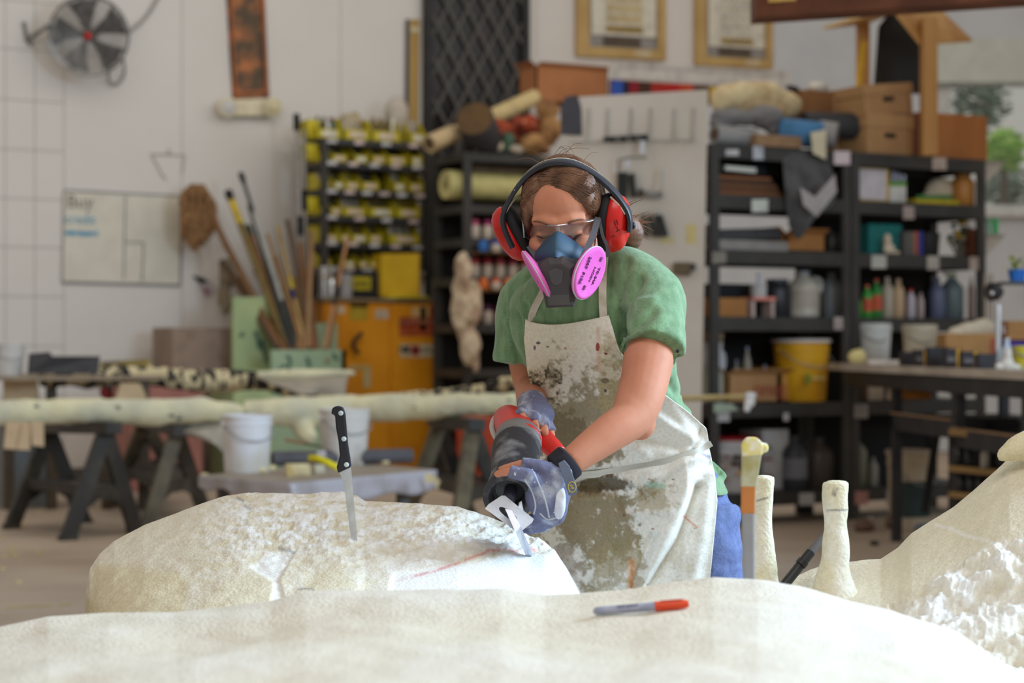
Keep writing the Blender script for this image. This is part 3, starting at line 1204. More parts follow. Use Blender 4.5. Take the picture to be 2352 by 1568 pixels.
jeans = blob('jeans', mb, .006, M_JEAN, person, 4, post=jean_post)
for c in (FTL, FTR):
    mb = MB()
    mb.ell(c - DV * .07 - ZV * .045, .05, .14, .04, (RV, DV, ZV))
    mb.ell(c - ZV * .03, .05, .07, .055, (RV, DV, ZV))
    mb.prism([c + RV * x * .048 + DV * (y * .13 - .07) - ZV * .088 for x, y in ((-1, -.8), (-.6, -1.1), (.6, -1.1), (1, -.8), (.9, 1), (-.9, 1))], ZV * .02)
    blob('shoe', mb, .006, sol(90, 76, 62), person, 3)

# --- apron
me = []
VV, FF = [], []
for o in (shirt, jeans):
    off = len(VV)
    mw = wm(person)
    VV += [mw @ v.co for v in o.data.vertices]
    FF += [tuple(i + off for i in p.vertices) for p in o.data.polygons]
BV = BVHTree.FromPolygons(VV, FF)
CAMP = V((0, 0, HC))


def hitD(px, py):
    d = (P(px, py, 1.0) - CAMP)
    h = BV.ray_cast(CAMP, d.normalized())
    return h[0].dot(DV) if h[0] is not None else np.nan


Lx = np.array([(735, 1207), (780, 1204), (850, 1211), (930, 1231), (1000, 1236), (1060, 1238), (1120, 1230), (1200, 1222), (1280, 1225), (1440, 1232)], float)
Rx = np.array([(728, 1397), (760, 1408), (800, 1420), (860, 1462), (905, 1525), (945, 1580), (985, 1624), (1035, 1630), (1090, 1641), (1150, 1647), (1220, 1641), (1320, 1632), (1440, 1622)], float)
nR, nC = 60, 44
vv = np.linspace(0, 1, nR)
uu = np.linspace(0, 1, nC)
gx, gy = np.zeros((nR, nC)), np.zeros((nR, nC))
for i, v_ in enumerate(vv):
    y = 732 + v_ * (1435 - 732)
    l, r = np.interp(y, Lx[:, 0], Lx[:, 1]), np.interp(y, Rx[:, 0], Rx[:, 1])
    gx[i] = l + (r - l) * uu
    gy[i] = y + (16 * np.sin(np.pi * uu ** .7) - 8 * uu) * max(0, 1 - v_ * 9)
DD = np.array([[hitD(gx[i, j], gy[i, j]) for j in range(nC)] for i in range(nR)])
hitm = ~np.isnan(DD)
for i in range(nR):
    ok = np.where(hitm[i])[0]
    if len(ok) == 0:
        DD[i] = DD[i - 1]
        continue
    ii = np.clip(np.arange(nC), ok[0], ok[-1])
    DD[i] = np.interp(ii, ok, DD[i, ok]) + .004 * np.abs(np.arange(nC) - ii)
# cloth hangs straight down from where the body holds it out
for i in range(1, nR):
    if gy[i].mean() > 1010:
        DD[i] = np.minimum(DD[i], DD[i - 1] + .0012)
base = DD - .013
DD = base.copy()
for k in range(60):
    S = DD.copy()
    S[1:-1, 1:-1] = (DD[:-2, 1:-1] + DD[2:, 1:-1] + DD[1:-1, :-2] + DD[1:-1, 2:]) / 4
    S[1:-1, 0], S[1:-1, -1] = (DD[:-2, 0] + DD[2:, 0] + DD[1:-1, 1]) / 3, (DD[:-2, -1] + DD[2:, -1] + DD[1:-1, -2]) / 3
    DD = np.minimum(S, base)
net = PA(gx, gy, DD)
NR, NC = 380, 250
G = quadgrid(net, NR, NC)
gp = G.reshape(-1, 3)
dd = gp @ np.array(DV)
X, Y = CX + (gp @ np.array(RV)) / dd * F, CY + (HC - gp[:, 2]) / dd * F


def bump_line(pts, a, wd):
    return a * np.exp(-(seg(X, Y, pts) / wd) ** 2)


disp = fbm(gp, 14, 3, 51) * .010 * sstep(800, 960, Y) + fbm(gp, 40, 2, 52) * .0015
disp += bump_line([(1596, 1050), (1560, 1160), (1480, 1330), (1450, 1420)], .022, 26) + bump_line([(1500, 1230), (1455, 1350)], -.016, 10)
disp += bump_line([(1600, 1120), (1560, 1240), (1490, 1345)], -.026, 12)
disp += bump_line([(1628, 1090), (1618, 1200), (1590, 1340)], .008, 16) + bump_line([(1380, 1000), (1480, 1040)], .010, 16) + bump_line([(1450, 1000), (1560, 1030)], -.010, 12) + bump_line([(1500, 950), (1590, 1010)], .008, 12)
disp += bump_line([(1440, 1110), (1520, 1090), (1600, 1040)], .010, 12) + bump_line([(1300, 1100), (1420, 1130), (1440, 1170)], -.014, 14)
disp += bump_line([(1310, 1150), (1420, 1135)], .012, 14) + bump_line([(1470, 1100), (1480, 1140)], -.010, 8) + bump_line([(1440, 1180), (1530, 1170)], .008, 14)
disp += bump_line([(1290, 1088), (1420, 1078), (1530, 1058), (1632, 1028)], -.009, 8)
disp += bump_line([(1540, 930), (1600, 1010)], .006, 14) + bump_line([(1610, 990), (1585, 1040)], -.008, 8) + bump_line([(1330, 1180), (1370, 1330)], .008, 18)
disp += bump_line([(1420, 1260), (1400, 1340)], -.006, 12)
disp *= sstep(735, 800, Y)
gp = gp - np.array(DV)[None] * disp[:, None]

q3 = np.stack([X * .01, Y * .01, X * 0], -1)
nA, nB, nC3 = fbm(q3, 2.2, 5, 61), fbm(q3, 7, 4, 62), fbm(q3, 20, 3, 63)
nst = fbm(np.stack([X * .02, Y * .006, X * 0], -1), 1.5, 4, 64)
col = np.tile(np.array(lin((246, 244, 238))), (len(gp), 1))
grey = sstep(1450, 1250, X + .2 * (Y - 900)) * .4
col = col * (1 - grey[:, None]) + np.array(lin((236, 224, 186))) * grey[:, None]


def stain(mask, c, k):
    global col
    m_ = np.clip(np.asarray(mask, float) * k, 0, 1)[:, None]
    col = col * (1 - m_) + np.array(lin(c)) * m_


def blobm(cx_, cy_, rx, ry, amp=.9):
    return sstep(.12, .52, 1.1 - np.hypot((X - cx_) / rx, (Y - cy_) / ry) + 1.5 * amp * (nA + .7 * nB + .35 * nC3))


stain(blobm(1330, 960, 130, 150), (136, 120, 80), .8)
stain(blobm(1280, 895, 50, 36, 2.2) * sstep(-.05, .1, nC3 + nB * .4), (62, 60, 56), .8)
stain(blobm(1300, 1000, 80, 90, 1.2), (112, 96, 70), .6)
stain(blobm(1360, 1200, 130, 120), (142, 124, 86), .88)
stain(blobm(1420, 1300, 80, 70), (172, 156, 122), .7)
stain(blobm(1390, 1110, 90, 26, .6), (88, 76, 56), .9)
stain(blobm(1500, 1150, 60, 40), (170, 156, 120), .6)
stain(blobm(1280, 1290, 70, 60), (196, 186, 178), .7)
stain(blobm(1400, 860, 60, 90, 1.3), (196, 180, 130), .5)
stain(blobm(1560, 1290, 50, 60, 1.2), (206, 192, 166), .35)
stain(sstep(.12, .24, nB) * sstep(760, 900, Y) * sstep(1500, 1400, X + .2 * (Y - 1000)), (176, 158, 130), .25)
stain(sstep(.15, .21, nC3) * sstep(770, 950, Y) * sstep(-.1, .1, nA), (120, 104, 86), .0 + .3 * sstep(1480, 1380, X + .3 * (Y - 1000)))
stain(sstep(.13, .2, nst) * sstep(1000, 1200, Y) * sstep(1540, 1440, X), (150, 138, 100), .4)
stain(sstep(.27, .3, fbm(q3, 34, 2, 70)), (96, 74, 62), .12)
# drips and daubs with a shape of their own
stain(np.exp(-(seg(X, Y, [(1374, 755), (1374, 800), (1376, 850)]) / 6) ** 2) * (.4 + nst), (205, 120, 90), .8)
stain(np.hypot((X - 1373), (Y - 796) / 2.2) < 4.5, (150, 42, 30), .9)
stain(np.hypot((X - 1392) / 1.6, (Y - 811)) < 3, (120, 40, 34), .9)
stain(np.hypot((X - 1390) / 1.6, (Y - 873)) < 6, (128, 116, 98), .9)
stain(np.hypot((X - 1391), (Y - 896)) < 3.5, (60, 60, 70), .9)
stain(np.hypot((X - 1237) / 1.6, (Y - 787)) < 3.2, (84, 84, 100), .9)
stain(np.hypot((X - 1229), (Y - 798) / 2) < 2.8, (96, 96, 120), .9)
stain(np.exp(-(seg(X, Y, [(1452, 1290), (1448, 1345)]) / 7) ** 2), (214, 134, 44), .75)
stain(np.exp(-(seg(X, Y, [(1490, 1112), (1524, 1115)]) / 6) ** 2), (150, 205, 185), .7)
stain(np.exp(-(seg(X, Y, [(1570, 1185), (1600, 1210)]) / 2.6) ** 2), (226, 160, 140), .8)
stain(np.exp(-(seg(X, Y, [(1610, 1042), (1628, 1048)]) / 4) ** 2), (130, 120, 170), .7)
for k in range(40):
    x_, y_ = rnd.uniform(1215, 1630), rnd.uniform(760, 1340)
    a_ = rnd.uniform(1., 2.8)
    stain((np.hypot((X - x_) / rnd.uniform(.8, 2.2), (Y - y_)) < a_) * (nC3 > -.15), rnd.choice([(120, 86, 70), (90, 84, 80), (150, 120, 90), (170, 80, 60), (100, 100, 120)]), .7)
M_APR = mat('stained_canvas', (240, 236, 224), .85, c2=(238, 236, 230), ns=160, lo=.35, hi=.7, attr='tone', bump=.12, bs=240)
apron = gridobj('apron', gp.reshape(NR, NC, 3), M_APR, person, col=col, thick=.0022)


def ribbon(name, px, m, parent, wd, th=.002, off=.010, sub=24, Ds=None):
    """flat band lying on the body along pixels"""
    A = cr(px, sub)
    ds = []
    for i, (x, y) in enumerate(A):
        h = hitD(x, y) if Ds is None else np.interp(i / (sub - 1), np.linspace(0, 1, len(Ds)), Ds)
        ds.append(h)
    ds = np.array(ds)
    ok = np.where(~np.isnan(ds))[0]
    ds = np.interp(np.arange(sub), ok, ds[ok])
    if Ds is None:
        ds = np.convolve(np.pad(ds, 2, mode='edge'), np.ones(5) / 5, 'valid') - off
    c = PA(A[:, 0], A[:, 1], ds)
    mb = MB()
    for i in range(sub - 1):
        pass
    vs, fs = [], []
    for i in range(sub):
        t = V(c[min(i + 1, sub - 1)] - c[max(i - 1, 0)]).normalized()
        s = t.cross(DV).normalized()
        n = s.cross(t).normalized()
        for a_, b_ in ((-1, -1), (1, -1), (1, 1), (-1, 1)):
            vs.append(V(c[i]) + s * (a_ * wd / 2) + n * (b_ * th / 2))
    for i in range(sub - 1):
        for k in range(4):
            fs.append((i * 4 + k, i * 4 + (k + 1) % 4, i * 4 + 4 + (k + 1) % 4, i * 4 + 4 + k))
    fs += [(3, 2, 1, 0), tuple((sub - 1) * 4 + k for k in range(4))]
    mb.add(vs, fs)
    return mb.obj(name, m, parent, world=True, smooth=True)


M_STRAP = mat('apron_strap', (214, 206, 192), .85, c2=(190, 180, 160), ns=30)
ribbon('apron_strap', [(1217, 752), (1224, 716), (1246, 672), (1266, 640)], M_STRAP, person, .014)
ribbon('apron_strap', [(1387, 742), (1384, 690), (1385, 630), (1390, 580)], M_STRAP, person, .015)
for wd, dy in ((.012, 0), (.006, 6)):
    ap = []
    for x, y in cr([(1296, 1090), (1360, 1088), (1420, 1078), (1530, 1058), (1600, 1036), (1634, 1018)], 16):
        k = np.hypot(X - x, Y - y).argmin()
        ap.append(gp[k] @ np.array(DV) - .005)
    ribbon('apron_tie', [(1296, 1090 + dy), (1360, 1088 + dy), (1420, 1078 + dy), (1530, 1058 + dy), (1600, 1036), (1634, 1018)], mat('apron_tie', (220, 220, 212), .8, c2=(186, 186, 176)), person, wd, .003, Ds=ap)

# --- gloves
M_GLOVE = mat('dusty_grey_glove', (112, 114, 142), .85, c2=(196, 198, 208), ns=26, lo=.5, hi=.75, bump=.3, bs=90, flecks=((226, 226, 230), 110, .68, (1, 1, 1)))
mb = MB()
mb.tube([P(1300, 1068, 3.475), P(1262, 1112, 3.472)], [.031, .040], 16, flat=.8)
mb.ell(P(1258, 1132, 3.468), .045, .031, .050)
mb.ell(P(1272, 1165, 3.475), .026, .026, .034)
for q in LH[1:]:
    mb.tube([q[0], q[1], q[2], q[2] * .3 + q[3] * .7], [.0135, .0135, .0125, .011], 12)
mb.tube([LH[0][0], LH[0][1], LH[0][2]], [.0145, .0135, .012], 12)
mb.tube([TH[0], TH[1], TH[2]], [.017, .0145, .0128], 12)
gl = blob('work_glove', mb, .003, M_GLOVE, person, 4, post=lambda c, n, m: c + n * (fbm(c, 60, 3, 5) * .004)[:, None])
GBV = bvh(gl)
for pts in ([(1222, 1078), (1236, 1108), (1252, 1148), (1262, 1188)], [(1206, 1100), (1222, 1128), (1230, 1160), (1226, 1180)], [(1240, 1178), (1258, 1192), (1280, 1188)]):
    q_ = []
    for x, y in cr(pts, 16):
        h_ = GBV.ray_cast(V((0, 0, HC)), (P(x, y, 1.) - V((0, 0, HC))).normalized())
        if h_[0] is not None:
            q_.append(h_[0])
    if len(q_) > 3:
        MB().tube(q_, .0017, 6).obj('glove_seam', sol(196, 198, 206), gl, world=True, smooth=True)
mb = MB()
mb.ell(P(1284, 1150, 3.452), .012, .014, .034)
blob('palm_patch', mb, .0025, mat('white_dust_patch', (224, 226, 234), .9, c2=(200, 202, 214), ns=30), gl, 2)
M_CUFF = sol(44, 42, 50, rough=.9)
mb = MB()
dirw = (P(1320, 1052, 3.48) - P(1285, 1082, 3.475)).normalized()
cu = P(1297, 1068, 3.476)
mb.lathe([(.030, -.017), (.0335, -.013), (.0335, .012), (.030, .016)], cu, dirw, 24, sy=.92)
mb.obj('glove_cuff', M_CUFF, gl, world=True, smooth=True)
cf = [(1282, 1064), (1296, 1056), (1308, 1070), (1322, 1108), (1327, 1130), (1318, 1138), (1306, 1138), (1296, 1104)]
MB().prism([P(x, y, 3.43 + (y - 1060) * .0001) for x, y in cf], DV * .006).obj('wrist_strap', sol(112, 120, 140, rough=.8), gl, world=True, bevel=.0015)
lg = P(1314, 1118, 3.4285)
MB().tube([lg + RV * (.0068 * math.cos(a)) + ZV * (.0095 * math.sin(a)) for a in np.linspace(0, 2 * math.pi, 24, endpoint=False)], .0008, 6, closed=True).obj('strap_emblem', sol(206, 176, 70), gl, world=True, smooth=True)
text('emblem_print', '%', lg - DV * .0014, RV, ZV, .011, sol(226, 190, 60), gl)

mb = MB()
mb.tube([P(1221, 926, 3.815), P(1226, 945, 3.775)], [.031, .034], 16)
mb.ell(P(1228, 951, 3.768), .042, .035, .026)
for q in RH:
    mb.tube([q[0], q[1], q[1] * .7 + q[2] * .3], [.0128, .0125, .0115], 12)
gr = blob('work_glove', mb, .003, M_GLOVE, person, 4, post=lambda c, n, m: c + n * (fbm(c, 60, 3, 15) * .004)[:, None])
for q in RH[:2]:
    t_, b_ = q[-1], q[-2]
    MB().ell(t_ * .8 + b_ * .2 - DV * .0068, .005, .002, .006, ((RV), DV, ZV), 10, 6).obj('fingernail', sol(236, 176, 160, rough=.3), person, world=True, smooth=True)

# ------------------------------------------------------------------ ear defenders
em = thing('ear_defenders', 'red ear defenders with black headband worn by the woman', 'ear defenders', hd(0, 0, 0))
M_RED = mat('red_plastic', (214, 34, 28), .28, c2=(196, 26, 22), ns=8, spec=.5)
M_BLK = sol(34, 34, 40, rough=.45)
for s_, n_, c0 in ((1, (HX * .97 + HF * .16 - HU * .12).normalized(), hd(.074, .004, -.004)), (-1, (-HX * .90 + HF * .10 - HU * .40).normalized(), hd(-.080, .006, -.010))):
    MB().lathe([(.034, .0), (.05, .001), (.0535, .008), (.0535, .016), (.048, .019), (.030, .019)], c0, n_, 32, ref=HU, sx=.80, sy=1.08).obj('cushion', sol(40, 40, 44, rough=.7), em, world=True, smooth=True, auto=70)
    cp = MB().lathe([(.052, .018), (.0545, .021), (.054, .028), (.049, .040), (.040, .048), (.026, .053), (.010, .055), (0, .0552)], c0, n_, 36, ref=HU, sx=.80, sy=1.08).obj('ear_cup', M_RED, em, world=True, smooth=True, auto=70)
    if s_ > 0:
        for k, (a, b) in enumerate((((1416, 505), (1419, 516)), ((1411, 508), (1414, 518)), ((1417, 520), (1418, 529)), ((1403, 544), (1412, 541)), ((1414, 533), (1424, 527)))):
            MB().bar(P(*a, 3.648), P(*b, 3.648), .0022, .002, DV).obj('pen_mark', sol(90, 20, 24), cp, world=True)
        MB().ell(P(1452, 518, 3.70), .006, .008, .008).obj('pivot', M_BLK, em, world=True, smooth=True)
BVHR = bvh(hair)


def over_hair(x, y, d):
    h = BVHR.ray_cast(V((0, 0, HC)), (P(x, y, 1.) - V((0, 0, HC))).normalized())
    return (x, y, d if h[0] is None else min(d, h[0].dot(DV) - .014))


bp = [(1178, 566, 3.70), (1168, 545, 3.70), (1157, 515, 3.69), (1158, 485, 3.685), (1180, 442, 3.685), (1212, 402, 3.685), (1248, 379, 3.685), (1290, 372, 3.685), (1330, 381, 3.682), (1374, 407, 3.678), (1410, 440, 3.675),
      (1436, 474, 3.67), (1446, 500, 3.67), (1446, 532, 3.675)]
bp = [over_hair(*q) for q in bp]
for k in range(3):
    bp = [bp[0]] + [(b[0], b[1], min(b[2], (a[2] + c[2]) / 2)) for a, b, c in zip(bp[:-2], bp[1:-1], bp[2:])] + [bp[-1]]


def band(pts, wd, th, sub=60):
    A = np.array([P(*q) for q in cr(pts, sub)])
    c = A.mean(0) - np.array(HU) * .03
    mb = MB()
    vs, fs = [], []
    for i in range(sub):
        t = V(A[min(i + 1, sub - 1)] - A[max(i - 1, 0)]).normalized()
        f_ = (HF - t * HF.dot(t)).normalized()
        n = f_.cross(t).normalized()
        for a_, b_ in ((-1, -.6), (-.8, -1), (.8, -1), (1, -.6), (1, .6), (.8, 1), (-.8, 1), (-1, .6)):
            vs.append(V(A[i]) + f_ * (a_ * wd / 2) + n * (b_ * th / 2))
    for i in range(sub - 1):
        for k in range(8):
            fs.append((i * 8 + k, i * 8 + (k + 1) % 8, i * 8 + 8 + (k + 1) % 8, i * 8 + 8 + k))
    fs += [tuple(range(7, -1, -1)), tuple((sub - 1) * 8 + k for k in range(8))]
    return mb.add(vs, fs)


band(bp, .026, .009).obj('headband', mat('black_band', (52, 52, 60), .4, c2=(40, 40, 48), ns=12, flecks=((210, 205, 190), 160, .73, (1, 1, 1))), em, world=True, smooth=True, auto=50)
band([(x, y - 5, d + .012) for x, y, d in bp[4:11]], .022, .004).obj('band_pad', sol(186, 176, 160), em, world=True, smooth=True, auto=50)
for pts in ([(1196, 447, 3.70), (1178, 462, 3.695), (1160, 490, 3.69)], [(1402, 452, 3.665), (1420, 470, 3.66), (1436, 492, 3.662)]):
    MB().tube([P(*q) for q in pts], .0022, 8, sub=10).obj('wire_fork', sol(200, 190, 170, rough=.25), em, world=True, smooth=True)

# ------------------------------------------------------------------ safety glasses
sg = thing('safety_glasses', 'clear plastic safety glasses under the ear defenders', 'glasses', hd(0, .09, 0))
M_LENS = glassy('clear_lens', (244, 246, 250), .10, .04)
rows = []
for j, z in enumerate(np.linspace(0, 1, 12)):
    r_ = []
    for x in np.linspace(-.074, .074, 41):
        top, bot = .020 - 1.2 * x * x, -.026 + .010 * math.exp(-(x / .012) ** 2) + 2.2 * x * x
        zz = bot + (top - bot) * z
        r_.append(hd(x, .1055 - 8.5 * x * x - .2 * abs(x) - .004 * z, zz))
    rows.append(r_)
R_ = np.array(rows)
gridobj('lens', R_, M_LENS, sg, thick=.0016)
M_RIM = glassy('lens_rim', (235, 238, 245), .38, .15)
MB().tube([V(p) for p in R_[-1]], .0014, 8).obj('top_rim', M_RIM, sg, world=True, smooth=True)
MB().tube([V(p) for p in R_[0]], .0011, 8).obj('bottom_rim', M_RIM, sg, world=True, smooth=True)
for s_ in (-1, 1):
    mb = MB()
    mb.prism([hd(s_ * .073, .046, .017), hd(s_ * .075, .02, .016), hd(s_ * .075, .02, -.010), hd(s_ * .073, .046, -.018)], HX * (s_ * .002))
    mb.obj('side_shield', glassy('side_plastic', (236, 238, 244), .35, .2), sg, world=True)
    MB().bar(hd(s_ * .075, .03, .010), hd(s_ * .077, -.06, .010), .003, .008, HU).obj('temple_arm', M_RIM, sg, world=True)

# ------------------------------------------------------------------ respirator
rs = thing('respirator', 'half-mask respirator with two pink filter discs on her face', 'respirator', hd(0, .12, -.06))
M_BLUE = mat('blue_rubber', (58, 84, 106), .55, c2=(50, 74, 96), ns=10)
M_DG = mat('dark_grey_plastic', (78, 72, 74), .42, c2=(66, 62, 64), ns=12)
nth = 40
rings = []
for k, (sc, yo) in enumerate(((1.0, 0), (1.02, .008), (.98, .02), (.86, .036), (.66, .047), (.4, .053))):
    r_ = []
    for i in range(nth):
        t_ = 2 * math.pi * i / nth
        sx_, cz = math.sin(t_), math.cos(t_)
        top = max(cz, 0)
        wdt = .052 * (1 - .62 * top ** 1.6) * (1 - .25 * max(-cz, 0) ** 2)
        x = sx_ * wdt
        z = -.05 + (.058 * cz if cz > 0 else .074 * cz)
        y = .113 - 9 * x * x - .10 * max(-(z + .05), 0) - .05 * max(z + .05, 0)
        r_.append(hd(x * sc, y - .012 + yo, -.05 + (z + .05) * sc))
    rings.append(r_)
face = np.array(rings)
gridobj('facepiece', face, M_BLUE, rs, closed=True)
hz = [(-.037, -.044), (-.014, -.028), (.014, -.028), (.037, -.044), (.040, -.074), (.031, -.088), (.027, -.128), (-.027, -.128), (-.031, -.088), (-.040, -.074)]
mb = MB()
n_ = len(hz)
vs = [hd(x * 1.05, .118, z) for x, z in hz] + [hd(x, .150 + .05 * min(0, z + .09), z) for x, z in hz] + [hd(x * .72, .162 + .10 * min(0, z + .09), -.075 + (z + .075) * .8) for x, z in hz]
fs = [(k * n_ + i, k * n_ + (i + 1) % n_, (k + 1) * n_ + (i + 1) % n_, (k + 1) * n_ + i) for k in (0, 1) for i in range(n_)]
fs += [tuple(range(n_ - 1, -1, -1)), tuple(2 * n_ + i for i in range(n_))]
mb.add(vs, fs)
hou = mb.obj('housing', M_DG, rs, world=True, bevel=.002)
MB().prism([hd(x, .1565 + .06 * min(0, z + .085), z) for x, z in ((-.022, -.088), (.022, -.088), (.021, -.120), (-.021, -.120))], HF * .005).obj('valve_cover', sol(88, 84, 84, rough=.4), hou, world=True, bevel=.0015)
MB().prism([hd(x, .161, z) for x, z in ((-.015, -.050), (0, -.044), (.015, -.050), (.011, -.074), (0, -.080), (-.011, -.074))], HF * .003).obj('crest', sol(86, 82, 84, rough=.4), hou, world=True, bevel=.001)
M_PINK = mat('pink_filter', (240, 120, 205), .75, c2=(228, 100, 190), ns=10, bump=.08, bs=200)
for s_, c0, n_, in ((1, P(1352, 626, 3.60), (RV * .80 - ZV * .33 - DV * .5).normalized()), (-1, P(1233, 631, 3.63), (-RV * .86 - ZV * .50 - DV * .04).normalized())):
    up_ = (ZV - n_ * n_.z).normalized()
    dk = MB().lathe([(.018, -.012), (.040, -.007), (.0505, -.004), (.0525, 0.), (.0515, .004), (.047, .006), (.044, .0055), (.012, .007), (0, .007)], c0, n_, 48, ref=up_).obj('filter_disc', M_PINK, rs, world=True, smooth=True, auto=60)
    MB().lathe([(.0515, .0), (.0534, .0005), (.0534, .0022), (.0515, .003)], c0, n_, 48, ref=up_).obj('rim', sol(206, 196, 212, rough=.5), dk, world=True, smooth=True)
    MB().lathe([(.020, -.03), (.022, -.01)], c0, n_, 20).obj('bayonet_mount', M_DG, dk, world=True, smooth=True)
    if s_ > 0:
        sd = up_.cross(n_).normalized()
        o_ = c0 + n_ * .0074
        ink = sol(110, 50, 110)
        ta = (up_ * .93 + sd * .2).normalized()
        tb = n_.cross(ta)
        text('print', '2097  P100', o_ - tb * -.030, -ta, tb * -1 if False else -tb, .012, ink, dk)
        text('print', 'NIOSH', o_ + tb * -.002, -ta, -tb, .010, ink, dk)
        text('print', 'TC-84A', o_ + tb * -.018, -ta, -tb, .011, ink, dk)
        for kx, ky in ((.030, .012), (-.032, -.006)):
            for i in range(3):
                MB().bar(o_ + ta * (kx + i * .003) - tb * (ky - .004), o_ + ta * (kx + i * .003) - tb * (ky + .005), .0016, .0008, n_).obj('print_mark', ink, dk, world=True)
M_BAND = sol(92, 88, 92, rough=.8)
ribbon('strap', [(1374, 500), (1362, 540), (1344, 580), (1330, 612)], M_BAND, rs, .012, .002, Ds=[3.66, 3.63, 3.60, 3.585])
ribbon('strap', [(1377, 505), (1384, 540), (1394, 565), (1396, 590)], M_BAND, rs, .006, .002, Ds=[3.66, 3.655, 3.655, 3.66])
ribbon('strap', [(1214, 565), (1232, 592), (1248, 622), (1262, 645)], M_BAND, rs, .009, .002, Ds=[3.67, 3.65, 3.635, 3.625])

# ------------------------------------------------------------------ reciprocating saw
sw = thing('reciprocating_saw', 'red and black reciprocating saw held by the woman, blade in the foam', 'saw', P(1180, 1080, 3.5))
M_SRED = mat('red_saw_shell', (212, 52, 42), .38, c2=(190, 40, 34), ns=14, spec=.45)
mb = MB()
mb.tube([P(1166, 962, 3.80), P(1178, 975, 3.76), P(1190, 1000, 3.70), P(1196, 1020, 3.66)], [.030, .036, .040, .042], 24, sub=14)
mb.ell(P(1163, 962, 3.79), .026, .03, .026)
mb.tube([P(1215, 985, 3.755), P(1250, 1010, 3.735), P(1285, 1045, 3.70)], [.024, .021, .018], 18, sub=10)
blob('shell', mb, .0035, M_SRED, sw, 4)
ax0, ax1 = P(1192, 1002, 3.70), P(1168, 1140, 3.46)
axd = (ax1 - ax0).normalized()
MB().lathe([(.043, .0), (.0455, .004), (.0455, .036), (.043, .04)], ax0 + axd * .01, axd, 32).obj('collar', sol(134, 130, 128, rough=.5), sw, world=True, smooth=True)
Lb = (ax1 - ax0).length
M_BOOT = mat('dusty_black_rubber', (58, 56, 60), .7, c2=(140, 138, 142), ns=22, lo=.48, hi=.72, bump=.3, bs=60)
MB().lathe([(.044, .048), (.047, .06), (.045, .10), (.041, .15), (.040, Lb * .75), (.043, Lb * .92), (.047, Lb), (.046, Lb + .006), (.036, Lb + .008), (.030, Lb - .004), (.026, Lb - .03), (.0, Lb - .03)], ax0, axd, 36).obj(
    'rubber_boot', M_BOOT, sw, world=True, smooth=True, auto=60)
MB().lathe([(.012, Lb - .03), (.012, Lb + .008), (.009, Lb + .012)], ax0 + RV * .002, axd, 16).obj('plunger', sol(70, 68, 84, rough=.35), sw, world=True, smooth=True)
# shoe: slotted white plate
SD = 3.425
outer = [(1114, 1168), (1122, 1158), (1152, 1138), (1160, 1138), (1226, 1192), (1222, 1200), (1194, 1222), (1186, 1220)]
inner = [(1143, 1164), (1152, 1162), (1188, 1190), (1184, 1197), (1172, 1194), (1150, 1178)]


def lining(q, k=7):
    q = np.array(q + [q[0]], float)
    return [tuple(q[i] * (1 - j / k) + q[i + 1] * j / k) for i in range(len(q) - 1) for j in range(k)]


def shoe():
    mb = MB()
    O = [P(x, y, SD - (y - 1180) * .0004) for x, y in lining(outer)]
    cxm, cym = 1167, 1180
    I = []
    for x, y in lining(outer):
        ang = math.atan2(y - cym, x - cxm)
        # slot: rotated ellipse
        a_, b_, ph = 25, 8.5, math.atan2(26, 36)
        r_ = a_ * b_ / math.sqrt((b_ * math.cos(ang - ph)) ** 2 + (a_ * math.sin(ang - ph)) ** 2)
        I.append(P(cxm + r_ * math.cos(ang), cym + r_ * math.sin(ang), SD - (cym + r_ * math.sin(ang) - 1180) * .0004))
    n = len(O)
    T = DV * .005
    vs = O + I + [p + T for p in O] + [p + T for p in I]
    fs = []
    for i in range(n):
        j = (i + 1) % n
        fs += [(i, j, n + j, n + i), (2 * n + j, 2 * n + i, 3 * n + i, 3 * n + j), (j, i, 2 * n + i, 2 * n + j), (n + i, n + j, 3 * n + j, 3 * n + i)]
    return mb.add(vs, fs)


sh = shoe().obj('saw_shoe', mat('white_dusted_metal', (226, 227, 232), .5, c2=(200, 202, 212), ns=20), sw, world=True)
MB().prism([P(1192, 1154, SD + .012), P(1198, 1150, SD + .012), P(1203, 1176, SD + .004), P(1190, 1166, SD + .004)], DV * .004).obj('shoe_lug', MATS['white_dusted_metal'], sh, world=True)
DT = on_mid(1214, 1270)
print('blade tip', DT, 'shoe', SD)
bl = [(1160, 1168), (1176, 1172), (1196, 1208), (1222, 1268), (1219, 1290), (1208, 1276), (1184, 1222)]
MB().prism([P(x, y, SD - .012 - min(y - 1170, 55) * .0004 + max(0, (y - 1225) / 60) * (DT - SD + .05)) for x, y in bl], DV * .0016).obj('saw_blade', mat('pale_blade', (222, 224, 232), .35, c2=(196, 198, 210), ns=16, metal=.3), sw, world=True)
mb = MB()
mb.tube([P(1150, 945, 3.80), P(1134, 965, 3.79), P(1131, 985, 3.775), P(1142, 1008, 3.75), P(1160, 1022, 3.72)], .006, 10, sub=20)
mb.obj('cord_loop', sol(190, 184, 176), sw, world=True, smooth=True)
# ------------------------------------------------------------------ builders for stored goods
def span(x0, y0, x1, y1, Y, z0=None):
    a, b = PY(x0, y1, Y), PY(x1, y0, Y)
    m0, m1 = PY((x0 + x1) / 2, y1, Y), PY((x0 + x1) / 2, y0, Y)
    zb = m0.z if z0 is None else z0
    return a.x, b.x, zb, max(m1.z - zb, .01)


